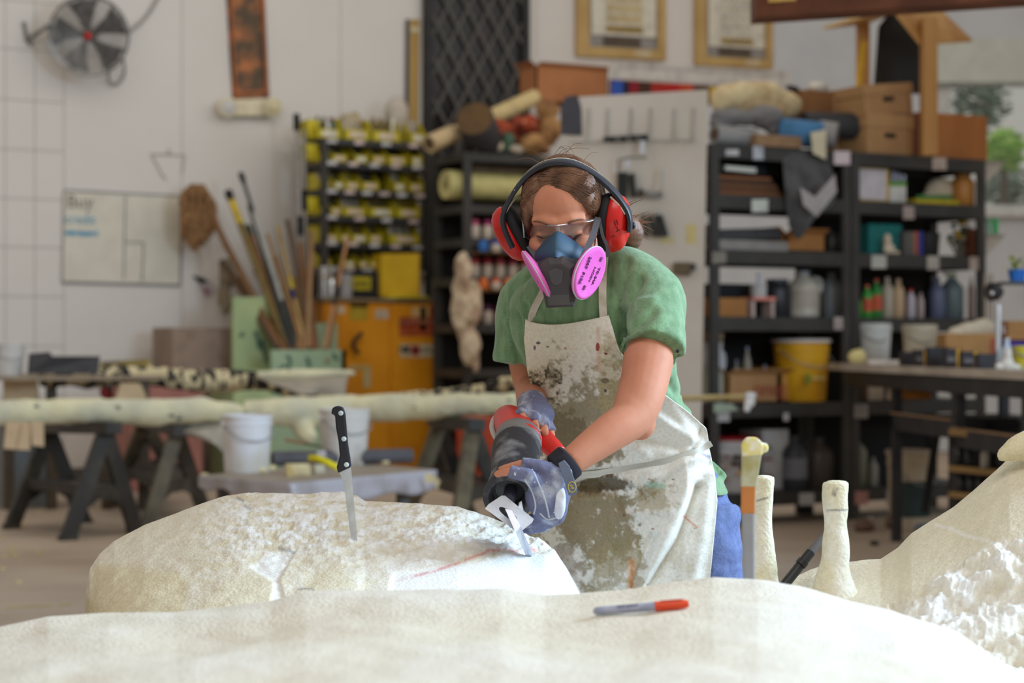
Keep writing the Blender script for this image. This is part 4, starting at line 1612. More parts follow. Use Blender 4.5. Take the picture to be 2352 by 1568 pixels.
def carton(name, label, cat, x0, y0, x1, y1, Y, c, dep=.3, z0=None, open_=False, lid=None, hole=False, tape=None, group=None, rz=0.):
    X0, X1, zb, h = span(x0, y0, x1, y1, Y, z0)
    w = X1 - X0
    t = thing(name, label, cat, ((X0 + X1) / 2, Y + dep / 2, zb), rz, group)
    m = c if not isinstance(c, tuple) else sol(*c)
    hw, hd_ = w / 2, dep / 2
    if open_:
        k = .012
        mb = MB().box(-hw, hw, -hd_, hd_, 0, .01)
        mb.box(-hw, hw, -hd_, -hd_ + k, .0, h).box(-hw, hw, hd_ - k, hd_, 0, h).box(-hw, -hw + k, -hd_, hd_, 0, h).box(hw - k, hw, -hd_, hd_, 0, h)
        mb.obj('box_wall', m, t)
        MB().prism([(-hw, -hd_, h), (hw, -hd_, h), (hw * .96, -hd_ - .05, h + .03), (-hw * .96, -hd_ - .05, h + .03)], (0, 0, .004)).obj('flap', m, t)
        MB().prism([(-hw, -hd_, h), (-hw, hd_, h), (-hw - .05, hd_, h + .04), (-hw - .05, -hd_, h + .04)], (0, 0, .004)).obj('flap', m, t)
    else:
        top = h if not lid else h * .72
        MB().box(-hw, hw, -hd_, hd_, 0, top).obj('box_body', m, t, bevel=.004)
        if lid:
            MB().box(-hw - .008, hw + .008, -hd_ - .008, hd_ + .008, h * .66, h).obj('lid', m, t, bevel=.004)
        if not lid and not hole:
            MB().box(-hw * .98, hw * .98, -.02, .02, h, h + .001).obj('tape_seam', sol(196, 170, 130), t)
    if hole:
        MB().box(-.045, .045, -hd_ - .003, -hd_ + .001, h * .42, h * .42 + .03).obj('hand_hole', sol(34, 26, 20), t)
    if tape:
        MB().box(hw * .35, hw * .6, -hd_ - .002, -hd_, h * .1, h * .85).obj('tape_strip', sol(*tape), t)
    return t


def bottle(name, label, cat, x0, y0, x1, y1, Y, c, z0=None, cap=(220, 220, 216), neck=.35, sh=.72, lab=None, handle=False, group=None, spray=False, m=None, sq=1.):
    X0, X1, zb, h = span(x0, y0, x1, y1, Y, z0)
    r = (X1 - X0) / 2
    t = thing(name, label, cat, ((X0 + X1) / 2, Y + r, zb), 0, group)
    m = m or sol(*c, rough=.35)
    MB().lathe([(r * .9, 0), (r, .012), (r, h * sh * .9), (r * .92, h * sh), (r * neck * 1.1, h * .88), (r * neck, h * .9), (r * neck, h * .93)], n=20, sy=sq).obj('bottle_body', m, t, smooth=True)
    if cap:
        if spray:
            mb = MB().lathe([(r * neck * 1.2, h * .92), (r * neck * 1.2, h * .97), (r * neck * .8, h)], n=14)
            mb.box(-r * .8, r * .3, -r * .2, r * .2, h * .97, h * 1.03)
            mb.obj('spray_head', sol(*cap), t)
        else:
            MB().lathe([(r * neck * 1.15, h * .92), (r * neck * 1.15, h * .99), (r * neck, h)], n=16).obj('cap', sol(*cap, rough=.4), t, smooth=True)
    if lab:
        MB().lathe([(r * 1.012, h * .2), (r * 1.012, h * .58)], n=20, sy=sq).obj('paper_label', sol(*lab), t, smooth=True)
    if handle:
        MB().tube([(r * .7, 0, h * .84), (r * 1.25, 0, h * .8), (r * 1.3, 0, h * .6), (r * .95, 0, h * .5)], r * .16, 8, sub=12).obj('handle', m, t, smooth=True)
    return t


def bucket(name, label, cat, x0, y0, x1, y1, Y, c, z0=None, lid=None, lab=None, stripes=False, D=None, handle=True, group=None, m=None):
    if D:
        p = P((x0 + x1) / 2, y1, D)
        r = (x1 - x0) / 2 / F * D
        h = (y1 - y0) / F * D
        loc = p
    else:
        X0, X1, zb, h = span(x0, y0, x1, y1, Y, z0)
        r = (X1 - X0) / 2 * .97
        loc = ((X0 + X1) / 2, Y + r, zb)
    t = thing(name, label, cat, loc, 0, group)
    m = m or sol(*c, rough=.45)
    rb = r * .86
    pr = [(rb * .96, 0), (rb, .01), (r * .95, h * .82), (r * .98, h * .82), (r * .985, h * .86), (r * .955, h * .865), (r * .965, h * .94), (r, h * .945), (r, h * .985)]
    if not lid:
        pr += [(r * .95, h), (r * .93, h * .98), (rb * .92, h * .1), (0, h * .1)]
    MB().lathe(pr, n=32).obj('bucket_body', m, t, smooth=True, auto=35)
    if lid:
        MB().lathe([(r * 1.03, h * .955), (r * 1.045, h * .97), (r * 1.045, h * 1.0), (r * .98, h * 1.012), (r * .92, h * 1.0), (0, h * 1.0)], n=32).obj('lid', sol(*lid, rough=.4), t, smooth=True, auto=35)
    if lab:
        a0 = math.radians(-90 + math.degrees(YAW) * 0 - 20)
        vs, fs = [], []
        for i in range(13):
            a = math.radians(-150 + i * 8)
            rr = r * .935
            vs += [(rr * .985 * math.cos(a), rr * .985 * math.sin(a), h * .16), (rr * 1.025 * math.cos(a), rr * 1.025 * math.sin(a), h * .62)]
        fs = [(2 * i, 2 * i + 2, 2 * i + 3, 2 * i + 1) for i in range(12)]
        MB().add(vs, fs).obj('paper_label', sol(*lab), t, smooth=True)
    if handle:
        MB().tube([(-r * 1.0, -.005, h * .84), (-r * .75, -r * .82, h * .64), (0, -r * 1.08, h * .56), (r * .75, -r * .82, h * .64), (r * 1.0, -.005, h * .84)], .0032, 6, sub=18).obj('wire_handle', sol(150, 150, 150, rough=.3), t, smooth=True)
        for s_ in (-1, 1):
            MB().lathe([(.014, 0), (.014, .01), (.006, .014)], (s_ * r * .96, 0, h * .84), V((s_, 0, 0)), 10).obj('handle_lug', m, t)
    return t


def roll(name, label, cat, a, b, r, c, core=None, group=None, m=None, corer=.35):
    a, b = V(a), V(b)
    t = thing(name, label, cat, V(((a.x + b.x) / 2, (a.y + b.y) / 2, min(a.z, b.z) - r)), 0, group)
    ax = b - a
    L = ax.length
    MB().lathe([(r * corer, .004), (r * .97, 0), (r, .006), (r, L - .006), (r * .97, L), (r * corer, L - .004)], a, ax, 24).obj('roll_body', m or sol(*c), t, world=True, smooth=True, auto=40)
    if core:
        MB().lathe([(r * corer, .0), (r * corer, L)], a, ax, 16).obj('core', sol(*core), t, world=True, smooth=True, auto=40)
    return t


def heap(name, label, cat, px, Y, c, seed=0, amp=.03, group=None, m=None, vox=.012, part='cloth_body'):
    """soft crumpled thing from ellipses given in pixels: (x, y, rx, ry)"""
    mb = MB()
    zs = []
    for x, y, rx, ry in px:
        p = PY(x, y, Y)
        s = p.dot(DV) / F
        mb.ell(p, rx * s * 1.05, max(rx, ry) * s * .6, ry * s)
        zs.append(p.z - ry * s)
    b = PY(px[0][0], px[0][1], Y)
    t = thing(name, label, cat, (b.x, b.y, min(zs)), 0, group)
    blob(part, mb, vox, m or sol(*c), t, 3, post=lambda c_, n, q: c_ + n * (fbm(c_, 9, 4, seed) * amp)[:, None] * 2)
    return t


def board(name, label, cat, q, th, m, group=None, part='board_face', dirv=None):
    """flat piece from four world points, thickness th backwards"""
    q = [V(p) for p in q]
    n = (q[1] - q[0]).cross(q[2] - q[0]).normalized()
    if n.dot(DV) < 0:
        n = -n
    c = sum(q, V()) / len(q)
    t = thing(name, label, cat, (c.x, c.y, min(p.z for p in q)), 0, group)
    MB().prism(q, n * th).obj(part, m, t, world=True)
    return t


def pole(name, label, cat, x0, y0, D0, x1, y1, D1, wpx, c, group=None, grips=(), m=None, taper=1.):
    a, b = P(x0, y0, D0), P(x1, y1, D1)
    r = wpx / 2 / F * (D0 + D1) / 2
    t = thing(name, label, cat, b if b.z < a.z else a, 0, group)
    MB().tube([a, a * .5 + b * .5, b], [r * taper, r, r], 10).obj('shaft', m or sol(*c), t, world=True, smooth=True, auto=50)
    for f0, f1, cc, k in grips:
        MB().tube([a * (1 - f0) + b * f0, a * (1 - f1) + b * f1], r * k, 10).obj('sleeve', sol(*cc), t, world=True, smooth=True, auto=50)
    return t


def rack(name, label, X0, X1, Y, dep, zs, m, zbot=0., post=.05, beam=.085, topx=0., deck=None, back=()):
    """bolted shelving: posts, beams and decks"""
    t = thing(name, label, 'shelving', ((X0 + X1) / 2, Y + dep / 2, zbot))
    hw, hd_ = (X1 - X0) / 2, dep / 2
    top = max(zs) + topx - zbot
    for sx in (-1, 1):
        for sy in (-1, 1):
            MB().box(sx * hw - post * (sx > 0), sx * hw + post * (sx < 0), sy * hd_ - .03 * (sy > 0), sy * hd_ + .03 * (sy < 0), 0, top).obj('post', m, t)
    for z in zs:
        z -= zbot
        MB().box(-hw + post, hw - post, -hd_ + .002, -hd_ + .02, z - beam, z).obj('beam', m, t)
        MB().box(-hw + post, hw - post, hd_ - .02, hd_ - .002, z - beam, z).obj('beam', m, t)
        for sx in (-1, 1):
            MB().box(sx * hw - .02 * (sx > 0), sx * hw + .02 * (sx < 0), -hd_ + .03, hd_ - .03, z - beam, z).obj('side_rail', m, t)
        MB().box(-hw + .02, hw - .02, -hd_ + .005, hd_ - .005, z - .018, z).obj('shelf_deck', deck or m, t)
    for a, b in back:
        MB().box(-hw, hw, hd_ - .004, hd_ + .008, a - zbot, b - zbot).obj('dark_back', sol(40, 36, 34, rough=.9), t)  # dark sheet added so the open compartments look dark
    return t


def card(parent, x0, y0, x1, y1, Y, c=(206, 196, 192), marks=True, name='shelf_label'):
    q = [PY(x0, y1, Y), PY(x1, y1, Y), PY(x1, y0, Y), PY(x0, y0, Y)]
    o = MB().prism(q, (0, .003, 0)).obj(name, sol(*c), parent, world=True)
    return o


# ------------------------------------------------------------------ things on the back wall
YB = YW - .01
# wall fan
c = PY(204, 82, YW - .45)
DFan = c.dot(DV)
R_ = 90 / F * DFan
fan = thing('wall_fan', 'round caged wall fan with a red hub high on the wall', 'fan', c)
nf = (RV * .12 - DV * .97 - ZV * .18).normalized()
fx, fy, _ = frame(nf)
M_STEEL = mat('dull_steel', (150, 148, 146), .35, c2=(110, 108, 106), ns=12, metal=.6)
for kk in range(16):
    rr = R_ * (.16 + .84 * kk / 15)
    off = .09 * (1 - (kk / 15) ** 2)
    pts = [c + (fx * math.cos(a) + fy * math.sin(a)) * rr + nf * off for a in np.linspace(0, 2 * math.pi, 40, endpoint=False)]
    MB().tube(pts, .011 if kk == 15 else .0042, 6, closed=True).obj('cage_ring', M_STEEL, fan, world=True, smooth=True)
for k in range(10):
    a = 2 * math.pi * k / 10 + .2
    u_ = fx * math.cos(a) + fy * math.sin(a)
    MB().tube([c + u_ * R_ * .1 + nf * .092, c + u_ * R_ * .6 + nf * .06, c + u_ * R_, c + u_ * R_ * .98 - nf * .12], .004, 6).obj('cage_spoke', M_STEEL, fan, world=True, smooth=True)
for k in range(5):
    a = 2 * math.pi * k / 5 + .5
    vs = []
    for i, rr in enumerate((.12, .45, .8, .93)):
        for j, da in enumerate((-.38, 0, .36)):
            da *= .7 + .5 * rr
            u_ = fx * math.cos(a + da) + fy * math.sin(a + da)
            vs.append(c + u_ * R_ * rr + nf * (.03 * (j - 1)) - nf * .03)
    fs = [(i * 3 + j, i * 3 + j + 1, i * 3 + j + 4, i * 3 + j + 3) for i in range(3) for j in range(2)]
    o = MB().add(vs, fs).obj('blade', sol(98, 96, 94, rough=.4), fan, world=True, smooth=True)
    sm = o.modifiers.new('t', 'SOLIDIFY')
    sm.thickness = .006
MB().lathe([(.05, 0), (.06, .01), (.06, .09), (.03, .10)], c - nf * .14, nf, 20).obj('motor', sol(80, 78, 76), fan, world=True, smooth=True)
MB().lathe([(.03, 0), (.028, .012), (.016, .022), (0, .024)], c + nf * .088, nf, 20).obj('hub_badge', sol(190, 40, 34, rough=.3), fan, world=True, smooth=True)
w0 = PY(62, 92, YW - .02)
MB().tube([c - nf * .12, PY(110, 60, YW - .3), w0], .018, 8).obj('bracket_arm', M_STEEL, fan, world=True, smooth=True)
MB().tube([PY(55, 50, YW - .02), w0, PY(74, 104, YW - .02)], .016, 8).obj('wall_bracket', M_STEEL, fan, world=True, smooth=True)
MB().tube([PY(282, 130, YW - .2), PY(285, 170, YW - .08), PY(268, 194, YW - .06), PY(250, 182, YW - .06), PY(252, 150, YW - .2)], .012, 8, sub=24).obj('cord_loop', sol(150, 148, 142), fan, world=True, smooth=True)
MB().tube([PY(290, 80, YW - .25), PY(325, 50, YW - .05), PY(350, 18, YW - .03), PY(375, -30, YW - .03)], .012, 8, sub=24).obj('power_cord', sol(150, 148, 142), fan, world=True, smooth=True)

# copper panel
t = board('copper_panel', 'tall embossed copper panel hung above the emergency light', 'wall panel', [PY(534, 228, YB), PY(619, 224, YB), PY(607, -40, YB), PY(518, -40, YB)], .02,
          mat('patina_copper', (176, 108, 62), .5, c2=(84, 68, 50), ns=5, lo=.36, hi=.54, metal=.2, bump=.6, bs=9))
M_COP = mat('bare_copper', (170, 100, 58), .45, c2=(150, 86, 50), ns=8, metal=.2)
for (a, b) in (((526, -40), (541, 228)), ((600, -40), (612, 224))):
    MB().bar(PY(*a, YB - .006), PY(*b, YB - .006), .05, .014, ZV).obj('edge_strip', M_COP, t, world=True)
MB().bar(PY(536, 214, YB - .006), PY(617, 210, YB - .006), .05, .014, ZV).obj('edge_strip', M_COP, t, world=True)

# emergency light
e0, e1 = PY(508, 268, YB), PY(640, 226, YB)
t = thing('emergency_light', 'cream emergency light with two lamp heads under the copper panel', 'emergency light', (e0.x * .5 + e1.x * .5, YB, e0.z))
M_CRM = sol(222, 210, 178, rough=.5)
q = [PY(540, 266, YB - .1), PY(628, 266, YB - .1), PY(628, 228, YB - .1), PY(540, 228, YB - .1)]
MB().prism(q, (0, .1, 0)).obj('housing', M_CRM, t, world=True, bevel=.012)
for x_, cc in ((528, (200, 196, 190)), (630, (214, 200, 160))):
    k = PY(x_, 245, YB - .14)
    h = MB().lathe([(.05, 0), (.085, .03), (.085, .07), (.07, .08), (.02, .072), (0, .072)], k + V((0, .06, 0)), V((-.25, -1, -.1)), 24).obj('lamp_head', M_CRM, t, world=True, smooth=True, auto=40)
    MB().lathe([(.066, .078), (.05, .088), (0, .092)], k + V((0, .06, 0)), V((-.25, -1, -.1)), 20).obj('lens', sol(*cc, rough=.2), h, world=True, smooth=True)

# drawing board on the wall
wbq = [PY(143, 648, YB), PY(414, 655, YB), PY(417, 450, YB), PY(147, 437, YB)]
t = board('whiteboard', 'pale whiteboard with pencil outlines and a blue shopping list', 'whiteboard', wbq, .008, mat('board_white', (216, 210, 194), .5, c2=(208, 202, 186)), part='board_panel')
M_PEN = sol(132, 130, 128)
for a, b, wd in (((143, 648), (414, 655), .02), ((414, 655), (417, 450), .012), ((417, 450), (147, 437), .014), ((147, 437), (143, 648), .01),
                 ((284, 640), (288, 450), .01), ((288, 556), (330, 556), .009), ((330, 556), (326, 645), .012)):
    MB().bar(PY(*a, YB - .003), PY(*b, YB - .003), wd, .004, V((0, 1, 0))).obj('pencil_line', M_PEN, t, world=True)
text('lettering', 'Buy', PY(184, 464, YB - .004), V((1, 0, 0)), ZV, .15, sol(132, 116, 104), t)
text('lettering', 'credit', PY(184, 504, YB - .004), V((1, 0, 0)), ZV, .11, sol(96, 160, 190), t)
text('lettering', 'star', PY(168, 533, YB - .004), V((1, 0, 0)), ZV, .085, sol(60, 150, 190), t)
text('lettering', 'cord', PY(204, 535, YB - .004), V((1, 0, 0)), ZV, .085, sol(60, 150, 190), t)
for x0, x1, y in ((150, 175, 536), (182, 218, 537)):
    MB().bar(PY(x0, y, YB - .004), PY(x1, y, YB - .004), .02, .003, V((0, 1, 0))).obj('blue_stroke', sol(70, 158, 196), t, world=True)
# hanger outline drawn above
M_PEN = sol(182, 175, 168)
t = thing('wire_hanger', 'thin wire hanger outline on the wall above the whiteboard', 'hanger', PY(390, 415, YB))
MB().tube([PY(347, 353, YB), PY(425, 356, YB), PY(418, 398, YB)], .006, 6).obj('wire', M_PEN, t, world=True)
MB().tube([PY(347, 353, YB), PY(372, 400, YB), PY(382, 412, YB)], .006, 6).obj('wire', M_PEN, t, world=True)
MB().tube([PY(387, 353, YB), PY(388, 342, YB)], .01, 6).obj('hook', M_PEN, t, world=True)
for i, (a, b) in enumerate((((418, 20), (418, 420)), ((152, 272), (420, 278)))):
    pass

# mop
t = thing('string_mop', 'brown string mop hanging upside down beside the whiteboard', 'mop', PY(450, 560, YW - .3))
M_MOP = mat('mop_yarn', (150, 112, 74), .9, c2=(112, 80, 52), ns=20)
for k in range(26):
    f_ = k / 25
    x_ = 418 + 72 * f_
    yb = 578 + 8 * math.sin(k * 1.7) - 85 * abs(f_ - .42)
    yt = 418 + 10 * (2 * f_ - 1) ** 2 + 16 * f_
    MB().tube([PY(440 + 26 * f_, 424, YW - .30), PY(x_, yt + 22, YW - .32 - .04 * math.sin(k)), PY(x_ + 4 * math.sin(k * 2.1), (yt + yb) / 2, YW - .34), PY(x_ + 6 * (f_ - .3), yb, YW - .3)], [.012, .02, .021, .012], 7, sub=10).obj(
        'yarn', M_MOP, t, world=True, smooth=True)
MB().tube([PY(476, 452, YW - .3), PY(505, 530, YW - .35), PY(640, 800, YW - .9)], [.022, .018, .018], 8).obj('handle', sol(150, 104, 66), t, world=True, smooth=True)
MB().tube([PY(470, 440, YW - .3), PY(482, 464, YW - .3)], [.03, .026], 8).obj('collar', sol(120, 110, 100), t, world=True, smooth=True)
# small painted butterfly-like ornament
t = thing('wall_ornament', 'small black, white and pink ornament hung below the mop', 'ornament', PY(468, 655, YB))
MB().prism([PY(442, 632, YB - .02), PY(468, 638, YB - .02), PY(484, 650, YB - .02), PY(462, 652, YB - .02)], (0, .01, 0)).obj('dark_wing', sol(30, 30, 34), t, world=True)
MB().prism([PY(458, 652, YB - .025), PY(486, 646, YB - .025), PY(494, 664, YB - .025), PY(478, 682, YB - .025)], (0, .01, 0)).obj('pale_wing', sol(196, 186, 190), t, world=True)
MB().prism([PY(468, 662, YB - .03), PY(482, 664, YB - .03), PY(474, 680, YB - .03)], (0, .01, 0)).obj('pink_tail', sol(150, 80, 110), t, world=True)
heap('dried_grass', 'bundle of dried grey grass hanging behind the pole bin', 'dried plant', [(522, 630, 16, 40), (518, 680, 12, 40)], YW - .25, (140, 126, 104), 8, .05, part='stalks')

# ------------------------------------------------------------------ pole bin
YG = 13.9
M_GRN = mat('green_foam_board', (176, 190, 140), .85, c2=(160, 176, 132), ns=3, bump=.1, bs=20)
M_GRN2 = mat('sage_foam_board', (164, 184, 152), .85, c2=(146, 170, 142), ns=3, bump=.1, bs=20)
gb = thing('pole_bin', 'tall bin of pale green foam boards holding wooden poles', 'bin', PY(650, 1085, YG))
zf = 0.


def gpan(x0, y0, x1, y1, Y, m, th=.05, name='foam_panel', zfloor=True):
    a, b = PY(x0, y1, Y), PY(x1, y0, Y)
    z0_ = 0 if zfloor else a.z
    q_ = [(a.x, Y, z0_), (b.x, Y, z0_), (b.x, Y, PY(x1, y0, Y).z), (a.x, Y, PY(x0, y0, Y).z)]
    return MB().prism(q_, (0, th, 0)).obj(name, m, gb, world=True)


gpan(536, 682, 640, 1090, YG + .45, M_GRN)
gpan(625, 803, 795, 1090, YG, M_GRN2)
gpan(642, 742, 775, 1090, YG + .5, M_GRN2)
gpan(536, 850, 626, 1090, YG - .02, M_GRN)
xa, xb = PY(536, 900, YG).x, PY(795, 900, YG).x
MB().prism([(xa, YG, 0), (xa, YG + .5, 0), (xa, YG + .5, PY(536, 852, YG).z), (xa, YG, PY(536, 852, YG).z)], (.04, 0, 0)).obj('foam_panel', M_GRN, gb, world=True)
MB().prism([(xb, YG, 0), (xb, YG + .5, 0), (xb, YG + .5, PY(795, 803, YG).z), (xb, YG, PY(795, 803, YG).z)], (-.04, 0, 0)).obj('foam_panel', M_GRN2, gb, world=True)
for pts in ([(586, 760), (592, 778), (596, 800)], [(600, 780), (612, 830)], [(660, 815), (668, 830), (660, 850)], [(705, 820), (712, 842)], [(765, 812), (775, 826)], [(640, 850), (655, 838)], [(552, 770), (560, 764)]):
    MB().tube([PY(x, y, (YG if x > 626 else YG + .44) - .004) for x, y in pts], .013, 6).obj('pen_scribble', sol(70, 104, 92), gb, world=True)
# poles: x0,y0 top, x1,y1 bottom
WD = [(150, 112, 74), (122, 88, 58), (96, 74, 54), (168, 130, 88), (74, 56, 46), (138, 96, 62)]
plist = [(498, 520, 660, 830, 15, WD[1], 'brown pole leaning furthest out of the pole bin', ()),
         (524, 440, 672, 830, 16, (120, 100, 56), 'yellow-striped pole with a black end in the pole bin', ((0, .045, (30, 30, 32), 1.25), (.06, .2, (206, 176, 50), 1.06))),
         (553, 398, 690, 820, 9, (70, 74, 72), 'thin dark rod with pointed black tip in the pole bin', ((0, .05, (26, 28, 30), 1.5), (.22, .7, (170, 170, 166), 1.02))),
         (568, 520, 668, 820, 17, WD[5], 'thick reddish pole beside the striped one in the bin', ((0, .08, (70, 80, 74), 1.1),)),
         (508, 600, 640, 800, 13, WD[2], 'short dark brown pole at the front of the pole bin', ()),
         (546, 640, 672, 805, 14, WD[1], 'weathered brown stake crossing low in the pole bin', ()),
         (604, 560, 690, 820, 12, WD[4], 'very dark pole in the middle of the pole bin', ()),
         (614, 538, 700, 810, 8, WD[3], 'slim tan dowel in the middle of the pole bin', ()),
         (638, 520, 706, 815, 10, (170, 142, 92), 'pale tan pole with a yellow and blue band', ((.4, .5, (196, 170, 60), 1.1), (.5, .58, (40, 48, 96), 1.1))),
         (660, 506, 722, 815, 12, WD[2], 'dark brown pole leaning right of the tan one', ()),
         (652, 660, 690, 805, 18, WD[0], 'wide brown slat standing low in the pole bin', ()),
         (676, 640, 702, 810, 15, WD[3], 'light wooden batten standing low in the pole bin', ()),
         (716, 535, 706, 800, 14, (150, 118, 84), 'upright tan pole by the bin rack post', ()),
         (798, 548, 745, 800, 9, (176, 130, 92), 'thin stick leaning the other way in front of the bin rack', ((.45, .62, (60, 50, 44), 1.1),)),
         (772, 700, 752, 830, 8, WD[0], 'short thin stick at the right edge of the pole bin', ()),
         (516, 560, 655, 815, 14, WD[5], 'red-brown pole tucked behind the furthest leaning one', ()),
         (572, 470, 668, 800, 10, (60, 62, 60), 'dark metal rod beside the thin pointed rod', ()),
         (590, 620, 684, 812, 18, WD[4], 'broad dark slat behind the middle poles', ()),
         (632, 590, 700, 806, 15, WD[0], 'mid-brown pole behind the slim tan dowel', ()),
         (690, 560, 716, 800, 13, WD[5], 'rusty brown pole near the bin rack post', ()),
         (704, 620, 728, 806, 12, WD[1], 'dark tan stick just left of the orange cabinet', ())]
for x0, y0, x1, y1, wpx, cc, lab, gr_ in plist:
    pole('wooden_pole', lab, 'pole', x0, y0, 15.7, x1, y1, 15.05, wpx, cc, 'poles in the pole bin', gr_)
for i, (x0, yt, yb, lab, gr_) in enumerate(((681, 262, 640, 'grey metal pole with thick black top beside the bin rack', ((0, .1, (22, 22, 24), 2.0),)),
                                            (686, 330, 600, 'grey metal pole with black middle grip beside the bin rack', ((.62, .78, (24, 24, 26), 1.9),)),
                                            (697, 300, 700, 'pale metal pole with short black joint beside the bin rack', ((.34, .46, (24, 24, 26), 1.7),)))):
    pole('metal_pole', lab, 'pole', x0, yt, 16.0, x0 + 6, yb, 15.9, 8, (156, 150, 144), 'metal poles by the bin rack', gr_)

# brown crate against the wall, blue-grey and pink boxes low at the left
YC = 14.6
carton('storage_crate', 'large brown-grey crate against the wall beside the pole bin', 'crate', 396, 752, 545, 1080, YC, (150, 128, 112), .5, z0=0)
carton('pink_crate', 'faded pink box low behind the saw horses', 'box', 300, 880, 465, 1050, 14.0, (168, 112, 100), .5, z0=0)
carton('grey_crate', 'blue-grey box on the floor behind the masking paper', 'box', 10, 965, 132, 1095, 13.0, (128, 132, 134), .5, z0=0)
bucket('white_pail', 'white pail at the picture edge by the dark boards', 'bucket', -10, 788, 66, 870, 12.6, (206, 202, 198))
# ------------------------------------------------------------------ yellow bin rack on the safety cabinet
M_DKS = mat('dark_grey_steel', (64, 61, 58), .5, c2=(54, 52, 50), ns=5)
YR = 14.7
xl, xr = PY(740, 500, YR).x, PY(992, 500, YR).x
zs = [1.50, 1.745, 1.955, 2.18, 2.40, 2.625, 2.82]
br = rack('bin_rack', 'dark steel rack full of yellow parts bins above the orange cabinet', xl, xr, YR, .34, zs, M_DKS, zbot=1.5, post=.055, beam=.05, back=((1.5, 2.82),))
YEL = mat('yellow_bin_plastic', (206, 190, 44), .5, c2=(186, 168, 34), ns=5)
rows = [(2.82, 268, 322, [(737, 795), (800, 861), (865, 931), (952, 988)]),
        (2.625, 332, 372, [(743, 767), (772, 808), (824, 856), (864, 897), (900, 946), (954, 982)]),
        (2.40, 394, 437, [(743, 771), (775, 801), (802, 837), (840, 882), (914, 943), (948, 984)]),
        (2.18, 452, 497, [(741, 765), (768, 796), (797, 853), (857, 917), (920, 976)]),
        (1.955, 514, 556, [(744, 789), (791, 815), (817, 855), (857, 889), (905, 974)]),
        (1.745, 578, 615, [(744, 772), (800, 826), (833, 856), (858, 886)])]
RN = ['top', 'second', 'third', 'fourth', 'fifth', 'lowest']
for ri, (z0, yt, yb, xs_) in enumerate(rows):
    for ci, (a, b) in enumerate(xs_):
        X0, X1, zb, h = span(a, yt, b, yb, YR - .05, z0)
        w_, h = X1 - X0, min(.19, h)
        t = thing('parts_bin', '%s yellow parts bin from the left on the %s row of the bin rack' % (ORD[ci], RN[ri]), 'parts bin', ((X0 + X1) / 2, YR + .165, zb + .001), 0, 'yellow bins on the bin rack')
        hw, dp = w_ / 2, .13
        k = .006
        mb = MB().box(-hw * .9, hw * .9, -dp, dp, 0, k)
        mb.prism([(-hw, -dp, .0), (-hw, dp, 0), (-hw, dp, h), (-hw, -dp * .1, h), (-hw, -dp, h * .45)], (k, 0, 0))
        mb.prism([(hw - k, -dp, .0), (hw - k, dp, 0), (hw - k, dp, h), (hw - k, -dp * .1, h), (hw - k, -dp, h * .45)], (k, 0, 0))
        mb.box(-hw, hw, dp - k, dp, 0, h)
        mb.box(-hw, hw, -dp, -dp + k, 0, h * .45)
        mb.obj('bin_shell', YEL, t)
        MB().box(-hw * .55, hw * .55, -dp - .004, -dp, h * .12, h * .36).obj('paper_label', sol(214, 192, 176) if (ri + ci) % 3 else sol(220, 214, 204), t)
        cc = rnd.choice([(120, 104, 60), (170, 150, 60), (66, 60, 56), (176, 168, 156), (90, 84, 60)])
        mb = MB()
        for q in range(3):
            x_ = -hw * .6 + q * hw * .6
            mb.lathe([(hw * .24, .004), (hw * .24, h * rnd.uniform(.6, 1.1)), (hw * .1, h * 1.12)], (x_, dp * .2 * (q - 1), 0), n=8)
        mb.obj('bin_contents', sol(*cc), t)
    for x_ in range(4 + ri % 3):
        xx = 752 + x_ * (225 / (3.6 + ri % 3))
        dyy = (xx - 860) * .055
        card(br, xx, yb + 3 + dyy, xx + 22, yb + 12 + dyy, YR - .005, (212, 190, 184) if x_ % 2 else (204, 200, 200))
# big bin seen from its side at the left end and bins behind it on the end
for i, (y0, y1) in enumerate(((276, 316), (330, 366), (452, 488))):
    X0, X1, zb, h = span(700, y0, 736, y1, YR + .12)
    t = thing('side_bin', '%s yellow bin down on the left end of the bin rack' % ORD[i], 'parts bin', ((X0 + X1) / 2, YR + .2, zb), 0, 'bins on the end of the rack')
    MB().box(-.055, .055, -.09, .09, 0, h, .008).obj('bin_shell', YEL, t)
    MB().box(-.05, .05, -.095, -.09, h * .3, h * .7).obj('front_lip', YEL, t)
# loose goods on the top row
for kind in (('white_bottle', 'white bottle standing in the top left yellow bin', 748, 268, 760, 300, (222, 218, 210), (226, 222, 214)),
             ('glue_bottle', 'white glue bottle with teal cap on top of the bin rack', 898, 262, 912, 300, (222, 216, 206), (40, 92, 96)),
             ('red_cap_bottle', 'small bottle with red cap on top of the bin rack', 760, 270, 774, 298, (90, 110, 110), (190, 54, 50)),
             ('dark_cap_jar', 'squat jar with dark cap on top of the bin rack', 868, 272, 885, 304, (150, 140, 110), (60, 72, 56)),
             ('pink_bottle', 'dusky pink bottle at the right of the bin rack top', 938, 288, 954, 318, (176, 104, 98), (196, 90, 84))):
    n_, lab, x0, y0, x1, y1, cc, cp = kind
    bottle(n_, lab, 'bottle', x0, y0, x1, y1, YR + .16, cc, z0=2.832, cap=cp)
heap('paper_scrap', 'crumpled tan paper on top of the bin rack', 'paper', [(795, 290, 22, 28), (815, 280, 12, 22)], YR + .2, (178, 160, 124), 4, .02)
heap('plastic_bag', 'cloudy plastic bag slumped on top of the bin rack', 'bag', [(910, 258, 28, 38), (925, 290, 22, 24)], YR + .24, (192, 180, 166), 6, .02)
